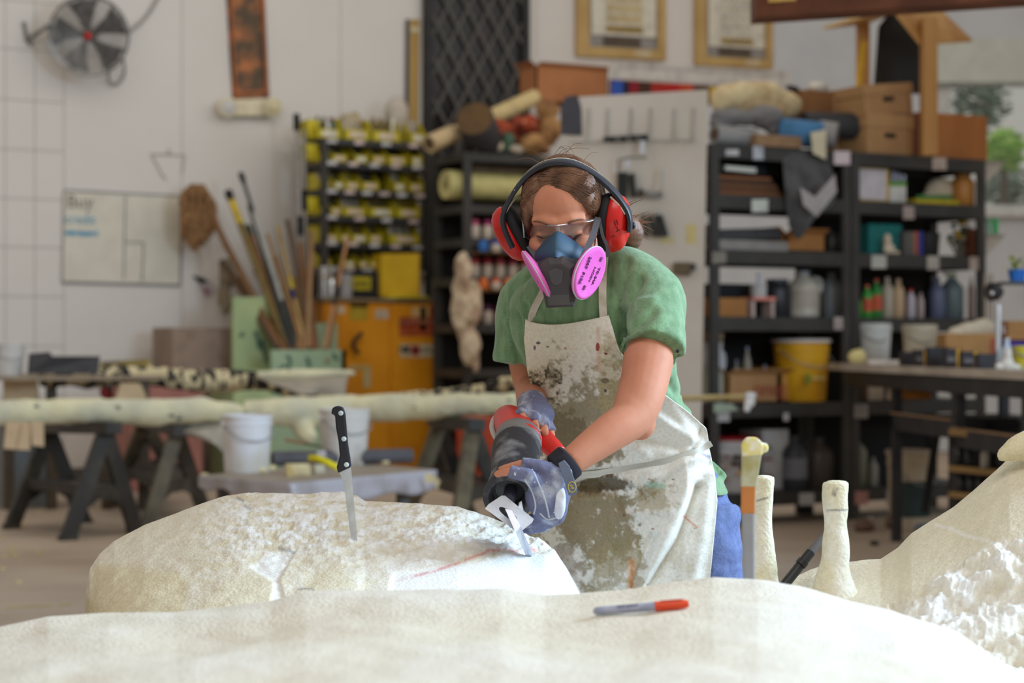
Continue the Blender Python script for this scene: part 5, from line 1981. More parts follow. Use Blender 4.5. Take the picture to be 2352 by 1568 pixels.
# big yellow tub, drawer and canisters at the foot of the rack
q = thing('yellow_tub', 'tall yellow plastic tub standing on the orange cabinet', 'tub', PY(934, 686, YR - .2))
xa, xb = PY(891, 600, YR - .24).x, PY(980, 600, YR - .24).x
zb, zt = 1.492, PY(934, 582, YR - .24).z
MB().prism([(xa, YR - .24, zb), (xa + .07, YR - .3, zb), (xb - .02, YR - .3, zb), (xb - .02, YR + .1, zb), (xa, YR + .1, zb)], (.0, 0, .02)).obj('tub_base', YEL, q, world=True)
YT = mat('tub_yellow', (212, 172, 24), .5, c2=(196, 156, 20), ns=3)
MB().prism([(xa, YR - .1, zb), (xb - .1, YR - .3, zb), (xb - .1, YR - .3, zt), (xa, YR - .1, zt)], (0, .01, 0)).obj('tub_side', YT, q, world=True)
MB().prism([(xb - .1, YR - .3, zb), (xb - .03, YR - .12, zb), (xb, YR - .1, zt), (xb - .1, YR - .3, zt - .03)], (0, .01, 0)).obj('tub_side', YT, q, world=True)
MB().prism([(xa, YR - .1, zb), (xa, YR + .1, zb), (xa, YR + .1, zt), (xa, YR - .1, zt)], (.01, 0, 0)).obj('tub_side', YT, q, world=True)
MB().prism([(xa, YR + .1, zb), (xb, YR + .1, zb), (xb, YR + .1, zt), (xa, YR + .1, zt)], (0, .01, 0)).obj('tub_side', YT, q, world=True)
MB().prism([(xb, YR - .1, zb), (xb, YR + .1, zb), (xb, YR + .1, zt), (xb, YR - .1, zt)], (.01, 0, 0)).obj('tub_side', YT, q, world=True)
X0, X1, zb, h = span(812, 630, 862, 664, YR - .06)
t = thing('parts_case', 'black drawer box with a yellow front beneath the bins', 'drawer', ((X0 + X1) / 2, YR + .05, 1.5))
MB().box(-.16, .18, -.1, .1, 0, .22).obj('drawer_case', sol(44, 42, 44), t, bevel=.006)
MB().box(-.13, .06, -.112, -.1, .06, .17).obj('drawer_front', sol(190, 174, 40), t)
MB().box(-.10, .03, -.118, -.112, .1, .13).obj('pull', sol(120, 112, 40), t)
M_CHR = mat('shiny_steel', (226, 228, 230), .15, c2=(200, 202, 206), ns=6, metal=.8)
for i, (x0, x1, y0, lab) in enumerate(((732, 756, 612, 'tall shiny steel canister on the cabinet by the poles'), (757, 768, 616, 'narrow steel tube beside the tall canister'), (782, 808, 630, 'dull grey canister in front of the bin rack'))):
    X0, X1, zb, h = span(x0, y0, x1, 686, YR - .2, 1.487)
    t = thing('steel_canister', lab, 'canister', ((X0 + X1) / 2, YR - .2, zb))
    r = (X1 - X0) / 2
    MB().lathe([(r, 0), (r, h * .62), (r * .94, h * .63), (r * .94, h * .68), (r, h * .69), (r, h), (r * .6, h + .005)], n=20).obj('canister_body', M_CHR if i < 2 else sol(160, 160, 164, rough=.3), t, smooth=True, auto=40)
    MB().lathe([(r * 1.02, h * .62), (r * 1.02, h * .69)], n=20).obj('band', sol(170, 160, 130), t, smooth=True)
# orange safety cabinet
X0, X1 = PY(742, 800, YR - .25).x, PY(1046, 800, YR - .25).x
yc = YR - .25
sc = thing('safety_cabinet', 'orange-yellow two-door safety cabinet with warning stickers under the bin rack', 'cabinet', ((X0 + X1) / 2, yc + .3, 0))
M_OR = mat('orange_cabinet', (224, 150, 26), .5, c2=(206, 132, 20), ns=2.5)
hw = (X1 - X0) / 2
MB().box(-hw, hw, -.28, .34, .06, 1.46).obj('cabinet_body', M_OR, sc)
MB().box(-hw - .02, hw + .04, -.32, .36, 1.46, 1.487).obj('cabinet_top', sol(132, 118, 92), sc)
MB().box(-hw + .05, hw - .05, -.2, .3, 0, .06).obj('plinth', sol(60, 50, 40), sc)
d1 = MB().box(-hw + .01, -.012, -.30, -.28, .08, 1.44).obj('door', M_OR, sc, bevel=.004)
d2 = MB().box(.012, hw - .01, -.30, -.28, .08, 1.44).obj('door', M_OR, sc, bevel=.004)


def stick(par, x0, y0, x1, y1, c_, nm='sticker'):
    Ys = yc - .004
    MB().prism([PY(x0, y1, Ys), PY(x1, y1, Ys), PY(x1, y0, Ys), PY(x0, y0, Ys)], (0, .003, 0)).obj(nm, sol(*c_), par, world=True)


hdl = [PY(832, 764, yc - .05), PY(815, 780, yc - .06), PY(812, 796, yc - .06), PY(824, 810, yc - .05)]
MB().tube(hdl, .018, 8, sub=14).obj('handle', sol(64, 52, 36), d1, world=True, smooth=True)
for a in ((803, 700, 845, 735, (178, 150, 44)), (805, 697, 845, 706, (90, 76, 30)), (862, 710, 892, 732, (196, 176, 150)), (776, 702, 792, 720, (206, 190, 160)), (800, 838, 852, 850, (190, 160, 100)), (835, 850, 852, 890, (186, 168, 120))):
    stick(d1, *a)
for a in ((917, 728, 1005, 750, (150, 48, 34)), (917, 750, 1000, 772, (176, 84, 44)), (945, 705, 985, 728, (206, 170, 110)), (988, 702, 1000, 726, (150, 40, 44)), (1008, 718, 1030, 770, (206, 180, 130)), (1004, 735, 1018, 746, (60, 58, 76)),
          (919, 790, 1012, 820, (200, 184, 150)), (925, 795, 940, 810, (110, 96, 76)), (1000, 780, 1030, 840, (186, 170, 140)), (965, 700, 978, 760, (206, 150, 90))):
    stick(d2, *a)
text('lettering', 'NO', PY(932, 803, yc - .009), V((1, 0, 0)), ZV, .09, sol(70, 66, 60), d2)
text('lettering', 'SMOKING', PY(984, 805, yc - .009), V((1, 0, 0)), ZV, .055, sol(110, 104, 96), d2)
MB().lathe([(.045, 0), (.045, .004), (.028, .004), (.028, 0)], PY(954, 804, yc - .006), V((0, -1, 0)), 20).obj('no_smoking_ring', sol(186, 70, 64), d2, world=True)
text('lettering', 'FLAMMABLE', PY(958, 739, yc - .009), V((1, 0, 0)), ZV, .06, sol(206, 150, 110), d2)

# ------------------------------------------------------------------ paint rack in the middle
YP = 13.6
xl, xr = PY(1066, 500, YP).x, PY(1338, 500, YP).x


def zq(v):
    return HC + (v - HC) * 13.6 / 14.1


pr = rack('paint_rack', 'dark rack with rows of small paint bottles behind the woman', xl, xr, YP, .55, [zq(v) for v in (2.70, 2.27, 1.99, 1.665, 1.275, .9, .45)] + [.12], M_DKS, post=.07, beam=.07, back=((.1, zq(2.66)),))
M_TIER = sol(150, 112, 70)
rowsP = [(1.99, .19, [(190, 84, 120), (170, 60, 110), (196, 96, 110), (186, 70, 90)], 503), (1.875, .0, [(60, 110, 180), (60, 60, 170), (120, 130, 190), (60, 140, 190)], 553),
         (1.665, .19, [(190, 70, 70), (176, 50, 70), (190, 80, 90), (166, 60, 80)], 592), (1.56, .0, [(226, 120, 60), (214, 90, 44), (230, 140, 90), (226, 100, 50)], 640), (1.275, .19, [(120, 40, 70), (90, 40, 80), (150, 60, 80), (110, 60, 70)], 700)]
PN = ['pink', 'blue', 'red', 'orange', 'plum']
for ri, (zb, _, cs, yt) in enumerate(rowsP):
    n = 6
    zb = zq(zb)
    if ri in (1, 3):
        tt = MB().box(xl - pr.location.x + .075, xr - pr.location.x - .08, -.275 - .02, -.16, zb - .012, zb).obj('bottle_ledge', M_TIER, pr)
    for k in range(n):
        x0 = 1086 + k * 29 + (ri % 2) * 4
        if x0 > 1225:
            continue
        Yq = YP + (.06 if ri in (0, 2, 4) else .01) - (.0 if ri in (0, 2, 4) else .0)
        hh = 44 if ri in (0, 2, 4) else 26
        X0, X1, _z, h = span(x0, yt, x0 + 22, yt + hh, Yq)
        t = thing('paint_bottle', '%s small bottle from the left in the %s row of the paint rack' % (ORD[k], PN[ri]), 'paint bottle', ((X0 + X1) / 2, Yq + (.05 if ri in (0, 2, 4) else -.235 + .05 + .0), zb + .001), 0, 'bottles in the paint rack')
        r = (X1 - X0) / 2 * .95
        cc = cs[k % 4]
        MB().lathe([(r * .92, 0), (r, .006), (r, h * .62), (r * .75, h * .72)], n=14).obj('bottle_body', sol(206, 192, 176) if k % 2 or ri in (0, 2) else sol(*cc), t, smooth=True)
        MB().lathe([(r * .82, h * .6), (r * .82, h * .95), (r * .7, h)], n=14).obj('cap', sol(*cc), t, smooth=True)
        if ri in (1, 3):
            t.location.y = YP - .06
# goods on the rack
roll('foam_roll', 'pale yellow foam roll lying on the upper shelf of the paint rack', 'foam roll', PY(1022, 424, YP + .25) * 1, PY(1320, 436, YP + .25), .118, (206, 196, 132), core=(150, 140, 90))
roll('thin_roll', 'thin cream paper roll on top of the yellow foam roll', 'paper roll', PY(1090, 388, YP + .35), PY(1300, 398, YP + .35), .035, (206, 180, 150), core=(120, 90, 70))
board('plank_offcut', 'brown wooden plank standing at the end of the paint rack', 'plank', [PY(1001, 686, YR - .1), PY(1024, 686, YR - .1), PY(1030, 490, YR - .1), PY(1006, 490, YR - .1)], .03, mat('brown_plank', (140, 92, 46), .7, c2=(112, 72, 38), ns=3, st=(1, 1, .2)))
board('metal_sheet', 'dusty grey sheet leaning by the brown plank', 'sheet', [PY(1024, 688, YR - .2), PY(1040, 688, YR - .2), PY(1046, 560, YR - .16), PY(1030, 556, YR - .16)], .01, sol(120, 114, 100))
bottle('pump_bottle', 'grey pump bottle on the orange cabinet end', 'bottle', 998, 630, 1022, 688, YR - .2, (140, 140, 136), z0=1.487, cap=(200, 186, 150))
t = heap('paint_rag', 'long paint-stained rag hanging from the paint rack', 'rag', [(1062, 640, 14, 60), (1060, 720, 16, 60), (1085, 700, 16, 60), (1078, 790, 22, 50), (1092, 830, 10, 30)], YP - .12, (196, 176, 150), 14, .05,
         m=mat('stained_rag', (206, 186, 160), .9, c2=(150, 96, 80), ns=7, lo=.5, hi=.75))
# goods on top of the rack
roll('dark_tube', 'big dark grey tube with brown open end on the paint rack', 'tube', PY(1082, 300, YP + .1) + V((.2, .12, -.12)), PY(1090, 272, YP - .1), .155, (62, 60, 62), core=(96, 70, 40), corer=.96)
roll('cream_tube', 'long cream paper tube slanting behind the dark tube', 'tube', PY(985, 335, YP + .5), PY(1232, 222, YP + .5), .07, (206, 182, 130), core=(110, 80, 50), corer=.8)
roll('short_tube', 'short tan tube lying at the corner of the paint rack', 'tube', PY(985, 330, YP - .0), PY(1040, 306, YP + .1), .07, (190, 164, 124), core=(90, 70, 50), corer=.7)
heap('red_cloth', 'rust-red patterned cloth heaped on the paint rack', 'cloth', [(1150, 300, 36, 24), (1200, 285, 38, 24), (1235, 300, 26, 28), (1170, 322, 30, 14)], YP + .2, (150, 66, 40), 21, .04,
     m=mat('rust_cloth', (160, 70, 42), .9, c2=(84, 34, 26), ns=6, flecks=((206, 170, 140), 18, .66, (1, 1, 1))))
heap('white_cloth', 'folded white cloth in front of the red cloth', 'cloth', [(1112, 338, 34, 16), (1140, 334, 20, 18), (1090, 330, 16, 10)], YP + .06, (216, 200, 178), 22, .02)
heap('green_cloth', 'dark green cloth beside the white cloth', 'cloth', [(1168, 322, 16, 18), (1172, 342, 14, 12)], YP + .05, (70, 96, 76), 23, .02)
heap('grey_bag', 'crumpled grey paper bag next to the green cloth', 'bag', [(1185, 343, 18, 12)], YP + .0, (170, 156, 138), 24, .03)
heap('tan_cloth', 'tan and brown bundle of cloth by the pegboard panel', 'cloth', [(1222, 330, 30, 24), (1262, 300, 26, 36), (1255, 250, 30, 24), (1240, 345, 30, 14)], YP + .12, (166, 120, 70), 25, .05, m=mat('tan_bundle', (172, 130, 82), .9, c2=(110, 70, 44), ns=5))
def pb0(x, y):
    return P(x, y, 11.8 - (x - 1340) / 285 * .3 - .012)


board('dark_sheet', 'dark grey sheet fixed at the left of the pegboard', 'sheet', [pb0(1288, 310), pb0(1336, 310), pb0(1334, 250), pb0(1326, 218), pb0(1298, 222), pb0(1287, 250)], .01, sol(72, 70, 76))
carton('flat_carton', 'wide brown cardboard carton behind the cloth bundle', 'carton', 1232, 158, 1396, 238, YP + .5, mat('brown_card', (170, 112, 72), .8, c2=(156, 100, 62), ns=3), .3, open_=True)

# ------------------------------------------------------------------ gate panel, ruler, pictures
YGt = YW - .08
gt = thing('lattice_gate', 'tall black metal gate with diamond lattice standing against the wall', 'gate', PY(1095, 520, YGt))
M_BK = mat('black_iron', (44, 42, 40), .5, c2=(34, 32, 32), ns=6)
ga, gb_, = PY(976, 300, YGt).x, PY(1215, 300, YGt).x
zt, zb = PY(1095, -60, YGt).z, PY(1095, 640, YGt).z
gm = (ga + gb_) / 2
MB().box(ga, gb_, YGt + .03, YGt + .05, zb, zt).obj('back_sheet', mat('dark_glass', (26, 24, 26), .3, c2=(46, 18, 24), ns=5, lo=.55, hi=.7), gt, world=True)
for x0, x1 in ((ga, ga + .075), (gb_ - .075, gb_)):
    MB().box(x0, x1, YGt - .02, YGt + .03, zb, zt).obj('gate_stile', M_BK, gt, world=True)
MB().box(ga, gb_, YGt - .02, YGt + .03, zb, zb + .08).obj('gate_rail', M_BK, gt, world=True)
iw = gb_ - ga - .15
px_, ph_ = iw / 4.5, .36
for k in range(-14, 16):
    for s_ in (-1, 1):
        # slanted lattice bar clipped to the panel
        xa_, za_ = ga + .075, zb + k * ph_
        xb_, zb2 = gb_ - .075, za_ + iw / px_ * ph_
        if s_ < 0:
            za_, zb2 = zb2, za_
        pts = []
        dz = (zb2 - za_) / (xb_ - xa_)
        lo_, hi_ = zb + .08, zt
        x_s, x_e = xa_, xb_
        if dz > 0:
            x_s, x_e = max(x_s, xa_ + (lo_ - za_) / dz), min(x_e, xa_ + (hi_ - za_) / dz)
        else:
            x_s, x_e = max(x_s, xa_ + (hi_ - za_) / dz), min(x_e, xa_ + (lo_ - za_) / dz)
        if x_e - x_s < .02:
            continue
        yo = YGt + (.008 if s_ > 0 else -.002)
        MB().bar((x_s, yo, za_ + (x_s - xa_) * dz), (x_e, yo, za_ + (x_e - xa_) * dz), .03, .01, V((0, 1, 0))).obj('lattice_bar', sol(92, 88, 84), gt, world=True)
t = board('wooden_ruler', 'long tan wooden rule hung upright beside the lattice gate', 'ruler', [PY(940, 300, YB), PY(961, 300, YB), PY(964, 44, YB), PY(943, 44, YB)], .02, mat('tan_rule', (186, 150, 82), .6, c2=(166, 130, 70), ns=3, st=(1, 1, .2)), part='rule_blade')
MB().bar(PY(936, 44, YB - .01), PY(934, 300, YB - .01), .03, .012, V((0, 1, 0))).obj('dark_edge', sol(70, 64, 56), t, world=True)
MB().prism([PY(943, 74, YB - .012), PY(962, 74, YB - .012), PY(962, 62, YB - .012), PY(943, 62, YB - .012)], (0, .01, 0)).obj('paper_tag', sol(214, 200, 160), t, world=True)


def ship(x0, x1, yb, lab, mast, dy=0.):
    t = thing('framed_ship', lab, 'framed picture', PY((x0 + x1) / 2, yb, YB))
    s = (x1 - x0) / 203.
    sl = .055

    def q(x, y, o=0.):
        return PY(x0 + x * s, yb - 131 * s + y * s + sl * x * s - 4, YB - .03 - o)
    wood = mat('ash_frame', (196, 162, 104), .55, c2=(180, 146, 90), ns=3)

    def rect(nm, a, b, c_, d_, o, th, m, par=t):
        return MB().prism([q(a, d_, o), q(c_, d_, o), q(c_, b, o), q(a, b, o)], (0, th, 0)).obj(nm, m, par, world=True)
    rect('frame_side', 0, -60, 27, 131, .02, .05, wood)
    rect('frame_side', 186, -60, 203, 131, .02, .05, wood)
    rect('frame_bottom', 27, 108, 186, 131, .02, .05, wood)
    rect('backing', 27, -60, 186, 108, -.015, .01, sol(150, 146, 142))
    rect('paper', 32, -60, 180, 80, 0, .008, sol(222, 214, 198))
    rect('dark_caption', 60, 82, 145, 104, .0, .006, sol(92, 78, 66))
    rect('name_plate', 132, 112, 168, 124, .024, .004, sol(214, 196, 160))
    hl = rect('ship_hull', 66, 58, 150, 72, .006, .006, sol(150, 124, 62))
    for k in range(6):
        xx = 72 + k * 14
        rect('mast', xx, -50, xx + 2.5, 58, .006, .004, sol(196, 172, 120), hl)
        for j in range(4):
            rect('sail', xx - 5, -40 + j * 24, xx + 7, -24 + j * 24, .008, .003, sol(206, 186, 140) if mast else sol(214, 208, 196), hl)
    return t


ship(1327, 1530, 132, 'framed ship picture with tan masts, nearer the lattice gate', True)
ship(1600, 1776, 152, 'framed ship picture with pale sails, nearer the window wall', False)
t = board('text_banner', 'long pale strip with faint lettering under the framed ships', 'banner', [PY(1408, 180, YB), PY(1815, 198, YB), PY(1815, 162, YB), PY(1408, 138, YB)], .006, sol(214, 208, 202), part='paper_strip')
for i in range(22):
    x_ = 1420 + i * 17.5
    MB().bar(PY(x_, 151 + i * 1.05, YB - .003), PY(x_ + 12, 151.7 + i * 1.05, YB - .003), .03, .003, V((0, 1, 0))).obj('faint_lettering', sol(186, 182, 178), t, world=True)
t = thing('colour_chart', 'strip of bright colour blocks above the pegboard panel', 'colour chart', PY(1500, 215, YB))
MB().prism([PY(1400, 240, YB), PY(1760, 240, YB), PY(1760, 203, YB), PY(1400, 182, YB)], (0, .006, 0)).obj('chart_backing', sol(120, 60, 40), t, world=True)
xs_ = [1405, 1430, 1446, 1466, 1496, 1530, 1562, 1592, 1630, 1700, 1755]
for i, cc in enumerate([(48, 92, 186), (40, 30, 60), (150, 24, 40), (70, 44, 30), (176, 40, 30), (190, 34, 30), (206, 70, 30), (90, 60, 50), (206, 170, 60), (70, 120, 80)]):
    a, b = xs_[i], xs_[i + 1]
    MB().prism([PY(a, 240, YB - .006), PY(b, 240, YB - .006), PY(b, 184 + (b - 1405) * .058, YB - .006), PY(a, 184 + (a - 1405) * .058, YB - .006)], (0, .006, 0)).obj('colour_block', sol(*cc), t, world=True)

# ------------------------------------------------------------------ pegboard end panel with tools
def pb(x, y, o=0.):
    return P(x, y, 11.8 - (x - 1340) / 285 * .3 - o)


t = thing('pegboard_panel', 'tall cream panel with hooks and tools behind the woman', 'panel', pb(1470, 1210))
M_PB = mat('cream_panel', (208, 196, 184), .7, c2=(200, 186, 170), ns=2)
MB().prism([pb(1304, 1215), pb(1606, 1215), pb(1626, 206), pb(1304, 224)], DV * .03).obj('panel_board', M_PB, t, world=True)
for a in ((1508, 545, 1548, 560, (206, 190, 140)), (1575, 515, 1600, 560, (206, 186, 130))):
    x0, y0, x1, y1, cc = a
    MB().prism([pb(x0, y1, .002), pb(x1, y1, .002), pb(x1, y0, .002), pb(x0, y0, .002)], DV * .002).obj('yellow_stain', sol(*cc), t, world=True)
M_WR = sol(176, 172, 164)
for x_ in (1352, 1396, 1450, 1495, 1550, 1594):
    MB().tube([pb(x_, 248, .01), pb(x_ - 2, 322, .02), pb(x_ - 2, 330, .08)], .006, 6).obj('peg_hook', M_WR, t, world=True)
MB().tube([pb(1312, 327, .03), pb(1598, 320, .03)], .006, 6).obj('hook_rail', M_WR, t, world=True)
ti = thing('black_level', 'black slotted tool hanging from the top hook rail', 'tool', pb(1438, 322, .06))
MB().prism([pb(1386, 327, .06), pb(1488, 322, .06), pb(1488, 308, .06), pb(1386, 314, .06)], DV * .02).obj('tool_bar', sol(44, 44, 42), ti, world=True)
for x_ in (1415, 1440, 1462):
    MB().prism([pb(x_, 322, .062), pb(x_ + 8, 321, .062), pb(x_ + 8, 314, .062), pb(x_, 315, .062)], DV * .002).obj('slot', sol(130, 124, 116), ti, world=True)
MB().prism([pb(1470, 352, .06), pb(1480, 352, .06), pb(1481, 322, .06), pb(1471, 322, .06)], DV * .004).obj('paper_tag', sol(206, 206, 212), ti, world=True)
ti = thing('hanging_clamps', 'black clamps hung on a wire below the slotted tool', 'clamp', pb(1440, 455, .06))
MB().tube([pb(1420, 395, .06), pb(1421, 366, .06), pb(1445, 361, .06), pb(1486, 361, .06)], .005, 6).obj('wire', sol(90, 92, 84), ti, world=True)
MB().prism([pb(1418, 455, .05), pb(1440, 455, .05), pb(1442, 395, .05), pb(1418, 395, .05)], DV * .04).obj('clamp_body', sol(40, 42, 40), ti, world=True, bevel=.005)
MB().prism([pb(1443, 400, .05), pb(1458, 396, .05), pb(1462, 452, .05), pb(1450, 455, .05)], DV * .03).obj('clamp_jaw', sol(46, 46, 44), ti, world=True, bevel=.004)
MB().prism([pb(1462, 448, .05), pb(1478, 452, .05), pb(1478, 438, .05), pb(1472, 430, .05)], DV * .03).obj('clamp_jaw', sol(60, 58, 54), ti, world=True)
MB().prism([pb(1436, 384, .06), pb(1447, 384, .06), pb(1447, 368, .06), pb(1437, 368, .06)], DV * .004).obj('paper_tag', sol(206, 206, 212), ti, world=True)
ti = thing('small_vise', 'grey and brown vise hung beside the clamps', 'vise', pb(1505, 450, .06))
MB().prism([pb(1484, 452, .06), pb(1522, 452, .06), pb(1522, 438, .06), pb(1500, 442, .06), pb(1484, 436, .06)], DV * .05).obj('vise_body', sol(130, 126, 124), ti, world=True)
MB().tube([pb(1520, 445, .08), pb(1522, 390, .05)], .007, 6).obj('vise_screw', M_WR, ti, world=True)
for i, (x_, dx) in enumerate(((1472, 10), (1486, 16), (1502, 12), (1512, 14))):
    ti = thing('trowel', '%s of four dark trowels from the left on the pegboard' % ORD[i], 'trowel', pb(x_ + dx, 545, .05), 0, 'trowels on the pegboard')
    MB().prism([pb(x_ + dx - 2, 544, .05), pb(x_ + dx + 10, 541, .05), pb(x_ + 9, 492, .05), pb(x_, 492, .05)], DV * .02).obj('trowel_blade', sol(46, 46, 44), ti, world=True)
    MB().tube([pb(x_ + 4, 494, .06), pb(x_ + 3, 480, .06)], .006, 6).obj('hanger_loop', M_WR, ti, world=True)
ti = thing('wood_block', 'brown block tool at the lower edge of the pegboard', 'tool', pb(1570, 632, .05))
MB().prism([pb(1546, 628, .05), pb(1588, 632, .05), pb(1586, 602, .05), pb(1548, 602, .05)], DV * .05).obj('block_body', sol(104, 88, 66), ti, world=True, bevel=.005)
MB().prism([pb(1582, 622, .05), pb(1598, 620, .05), pb(1598, 604, .05), pb(1582, 604, .05)], DV * .04).obj('block_knob', sol(70, 62, 50), ti, world=True, bevel=.004)
# ------------------------------------------------------------------ big shelving at the right
YS = 9.59
SX = [PY(1634, 600, YS).x, PY(1956, 600, YS).x, PY(2264, 600, YS).x]
LV = [.2, .75, 1.28, 1.69, 2.025, 2.33]
ra = rack('tall_shelving', 'dark grey shelving bay beside the pegboard, crowded with supplies', SX[0], SX[1] - .005, YS, .5, LV, M_DKS, post=.06, back=((2.03, 2.25), (.2, 1.2)))
rb = rack('end_shelving', 'dark grey shelving bay nearest the window, crowded with supplies', SX[1] + .005, SX[2], YS, .5, LV, M_DKS, post=.06, back=((.2, 2.25),))
for x0, y0, x1, y1, c_ in ((1667, 343, 1697, 357, (196, 190, 190)), (1730, 334, 1754, 366, (190, 188, 196)), (1916, 347, 1953, 378, (214, 196, 200)), (1727, 458, 1764, 487, (200, 200, 190)), (1916, 728, 1936, 757, (176, 160, 156)),
                       (1648, 944, 1676, 968, (176, 172, 170)), (1836, 1132, 1870, 1160, (176, 172, 172)), (1636, 578, 1668, 604, (140, 132, 120)), (1800, 948, 1812, 966, (190, 184, 184))):
    card(ra, x0, y0, x1, y1, YS - .004, c_)
for x0, y0, x1, y1, c_ in ((2142, 362, 2174, 390, (186, 166, 154)), (2075, 474, 2100, 503, (176, 158, 152)), (2002, 586, 2036, 616, (186, 184, 176)), (2130, 588, 2157, 619, (184, 176, 166)), (2227, 590, 2247, 620, (176, 158, 148)),
                       (1962, 928, 1994, 960, (156, 150, 148)), (1964, 1128, 1994, 1158, (180, 130, 122)), (2036, 1126, 2066, 1160, (160, 150, 142))):
    card(rb, x0, y0, x1, y1, YS - .004, c_)
CB = mat('plain_cardboard', (178, 136, 92), .8, c2=(164, 122, 82), ns=3)
CB2 = mat('warm_cardboard', (176, 122, 70), .8, c2=(160, 108, 60), ns=3)
Y1, Y2 = YS + .06, YS + .2
z = 2.331
# top of the shelving
heap('canvas_heap', 'heap of cream canvas and paper on top of the shelving', 'canvas', [(1690, 225, 55, 34), (1750, 220, 60, 32), (1800, 240, 45, 30), (1660, 235, 24, 26), (1740, 250, 70, 24)], Y2 + .15, (206, 184, 140), 41, .04, m=mat('cream_canvas', (212, 190, 146), .85, c2=(180, 150, 110), ns=5))
heap('grey_felt', 'grey felt bundle in front of the canvas heap', 'felt', [(1690, 270, 60, 20), (1755, 268, 50, 26), (1780, 290, 30, 22), (1660, 285, 30, 18)], Y1 + .1, (120, 114, 112), 42, .03)
roll('grey_paper_roll', 'short grey paper roll with brown end on the top shelf', 'paper roll', PY(1640, 308, Y1 + .05), PY(1732, 318, Y1 + .05), .062, (150, 146, 142), core=(96, 70, 50), corer=.55)
carton('flat_board', 'flat brown board lying on the top shelf edge', 'board', 1738, 310, 1842, 334, Y1 - .08, (150, 116, 84), .2, z0=z)
t = roll('blue_roll', 'blue printed paper roll with patterned end on the top shelf', 'paper roll', PY(1788, 300, Y1 + .1), PY(1888, 312, Y1 - .05), .085, (70, 120, 160), core=(190, 170, 130), corer=.75)
roll('clear_roll', 'cloudy plastic roll beside the blue roll', 'plastic roll', PY(1880, 306, Y1 + .1), PY(1922, 312, Y1 + .02), .085, (150, 144, 140), core=(120, 110, 104), corer=.8)
t = board('paper_sheet', 'cream paper sheet curling down from the blue roll', 'paper', [PY(1868, 352, YS - .06), PY(1897, 366, YS - .06), PY(1898, 298, YS - .06), PY(1862, 304, YS - .06)], .003, sol(210, 196, 166))
roll('black_roll', 'thick black roll lying behind the clear roll', 'roll', PY(1845, 288, Y2 + .1), PY(1972, 290, Y2), .088, (58, 56, 58), core=(30, 28, 28), corer=.3)
carton('brown_box', 'brown box under white crumpled paper on the shelving', 'box', 1838, 208, 1915, 268, Y2 + .15, (140, 92, 52), .2)
heap('dark_hat', 'black hat on the brown box', 'hat', [(1822, 204, 17, 9), (1812, 200, 10, 7)], Y2 + .16, (46, 40, 38), 44, .005)
heap('white_crumple', 'white crumpled paper on the brown box', 'paper', [(1878, 202, 28, 11), (1868, 196, 16, 9)], Y2 + .2, (206, 196, 180), 45, .03)
carton('low_carton', 'pale cardboard box behind the archive boxes', 'box', 1914, 210, 1992, 350, Y2 + .15, CB, .2, z0=z)
carton('archive_box', 'lower archive box of the stack with dark hand hole', 'archive box', 1992, 262, 2096, 350, Y1, CB, .34, z0=z, lid=True, hole=True)
t = carton('archive_box', 'tilted archive box on top of the stack', 'archive box', 1988, 192, 2098, 262, Y1, CB, .34, lid=True, hole=True)
t.rotation_euler = (0, -.11, 0)
carton('plywood_box', 'orange plywood box at the window end of the shelving', 'box', 2112, 262, 2268, 362, Y1 + .1, mat('orange_ply', (190, 124, 64), .55, c2=(166, 102, 50), ns=2.5, st=(1, 1, .3)), .3, z0=z)
carton('brown_crate', 'dark red-brown crate between archive boxes and post', 'crate', 2094, 262, 2120, 356, Y1 + .05, (112, 62, 36), .25, z0=z)
# little roofed shelter standing on the shelves
DSh = 12.2
sh_ = thing('roofed_shelter', 'small wooden gabled shelter on posts standing on the shelving', 'model shelter', P(2060, 352, DSh))
M_PINE = mat('pine', (196, 146, 84), .6, c2=(176, 124, 66), ns=3, st=(1, 1, .25))
MB().prism([P(2120, 356, DSh), P(2154, 356, DSh), P(2154, 40, DSh), P(2120, 40, DSh)], DV * .1).obj('post', M_PINE, sh_, world=True)
MB().prism([P(1972, 330, DSh + .5), P(1998, 330, DSh + .5), P(1998, 50, DSh + .5), P(1972, 50, DSh + .5)], DV * .1).obj('post', M_PINE, sh_, world=True)
MB().bar(P(1972, 205, DSh + .45), P(1984, 95, DSh + .45), .03, .03).obj('yellow_strip', sol(214, 166, 40), sh_, world=True)
MB().prism([P(1890, 68, DSh), P(2046, 20, DSh), P(2058, 30, DSh + .9), P(1990, 56, DSh + .9)], ZV * .02).obj('roof_slope', mat('pale_ply', (214, 176, 116), .6, c2=(200, 160, 100), ns=3), sh_, world=True)
MB().prism([P(2046, 22, DSh), P(2112, 104, DSh), P(2232, 96, DSh + .4), P(2146, 14, DSh + .4)], ZV * .02).obj('roof_slope', M_PINE, sh_, world=True)
board('black_board', 'black board standing behind the roofed shelter', 'board', [P(2006, 215, 12.9), P(2122, 215, 12.9), P(2122, 60, 12.9), P(2044, 26, 12.9), P(2018, 60, 12.9)], .02, sol(40, 38, 36))
# beam hanging across the top corner
t = thing('wooden_beam', 'dark brown wooden beam crossing the top corner', 'beam', P(2050, 20, 8.5))
MB().prism([P(1736, 40, 9.0), P(2420, -6, 8.0), P(2420, -60, 8.0), P(1736, -20, 9.0)], DV * .2).obj('beam_body', mat('dark_beam', (112, 66, 44), .6, c2=(88, 50, 34), ns=4, st=(.3, 1, 1)), t, world=True)
MB().prism([P(1764, 7, 8.95), P(1925, -4, 8.75), P(1925, -20, 8.75), P(1764, -10, 8.95)], DV * -.02).obj('yellow_strip', sol(214, 170, 90), t, world=True)

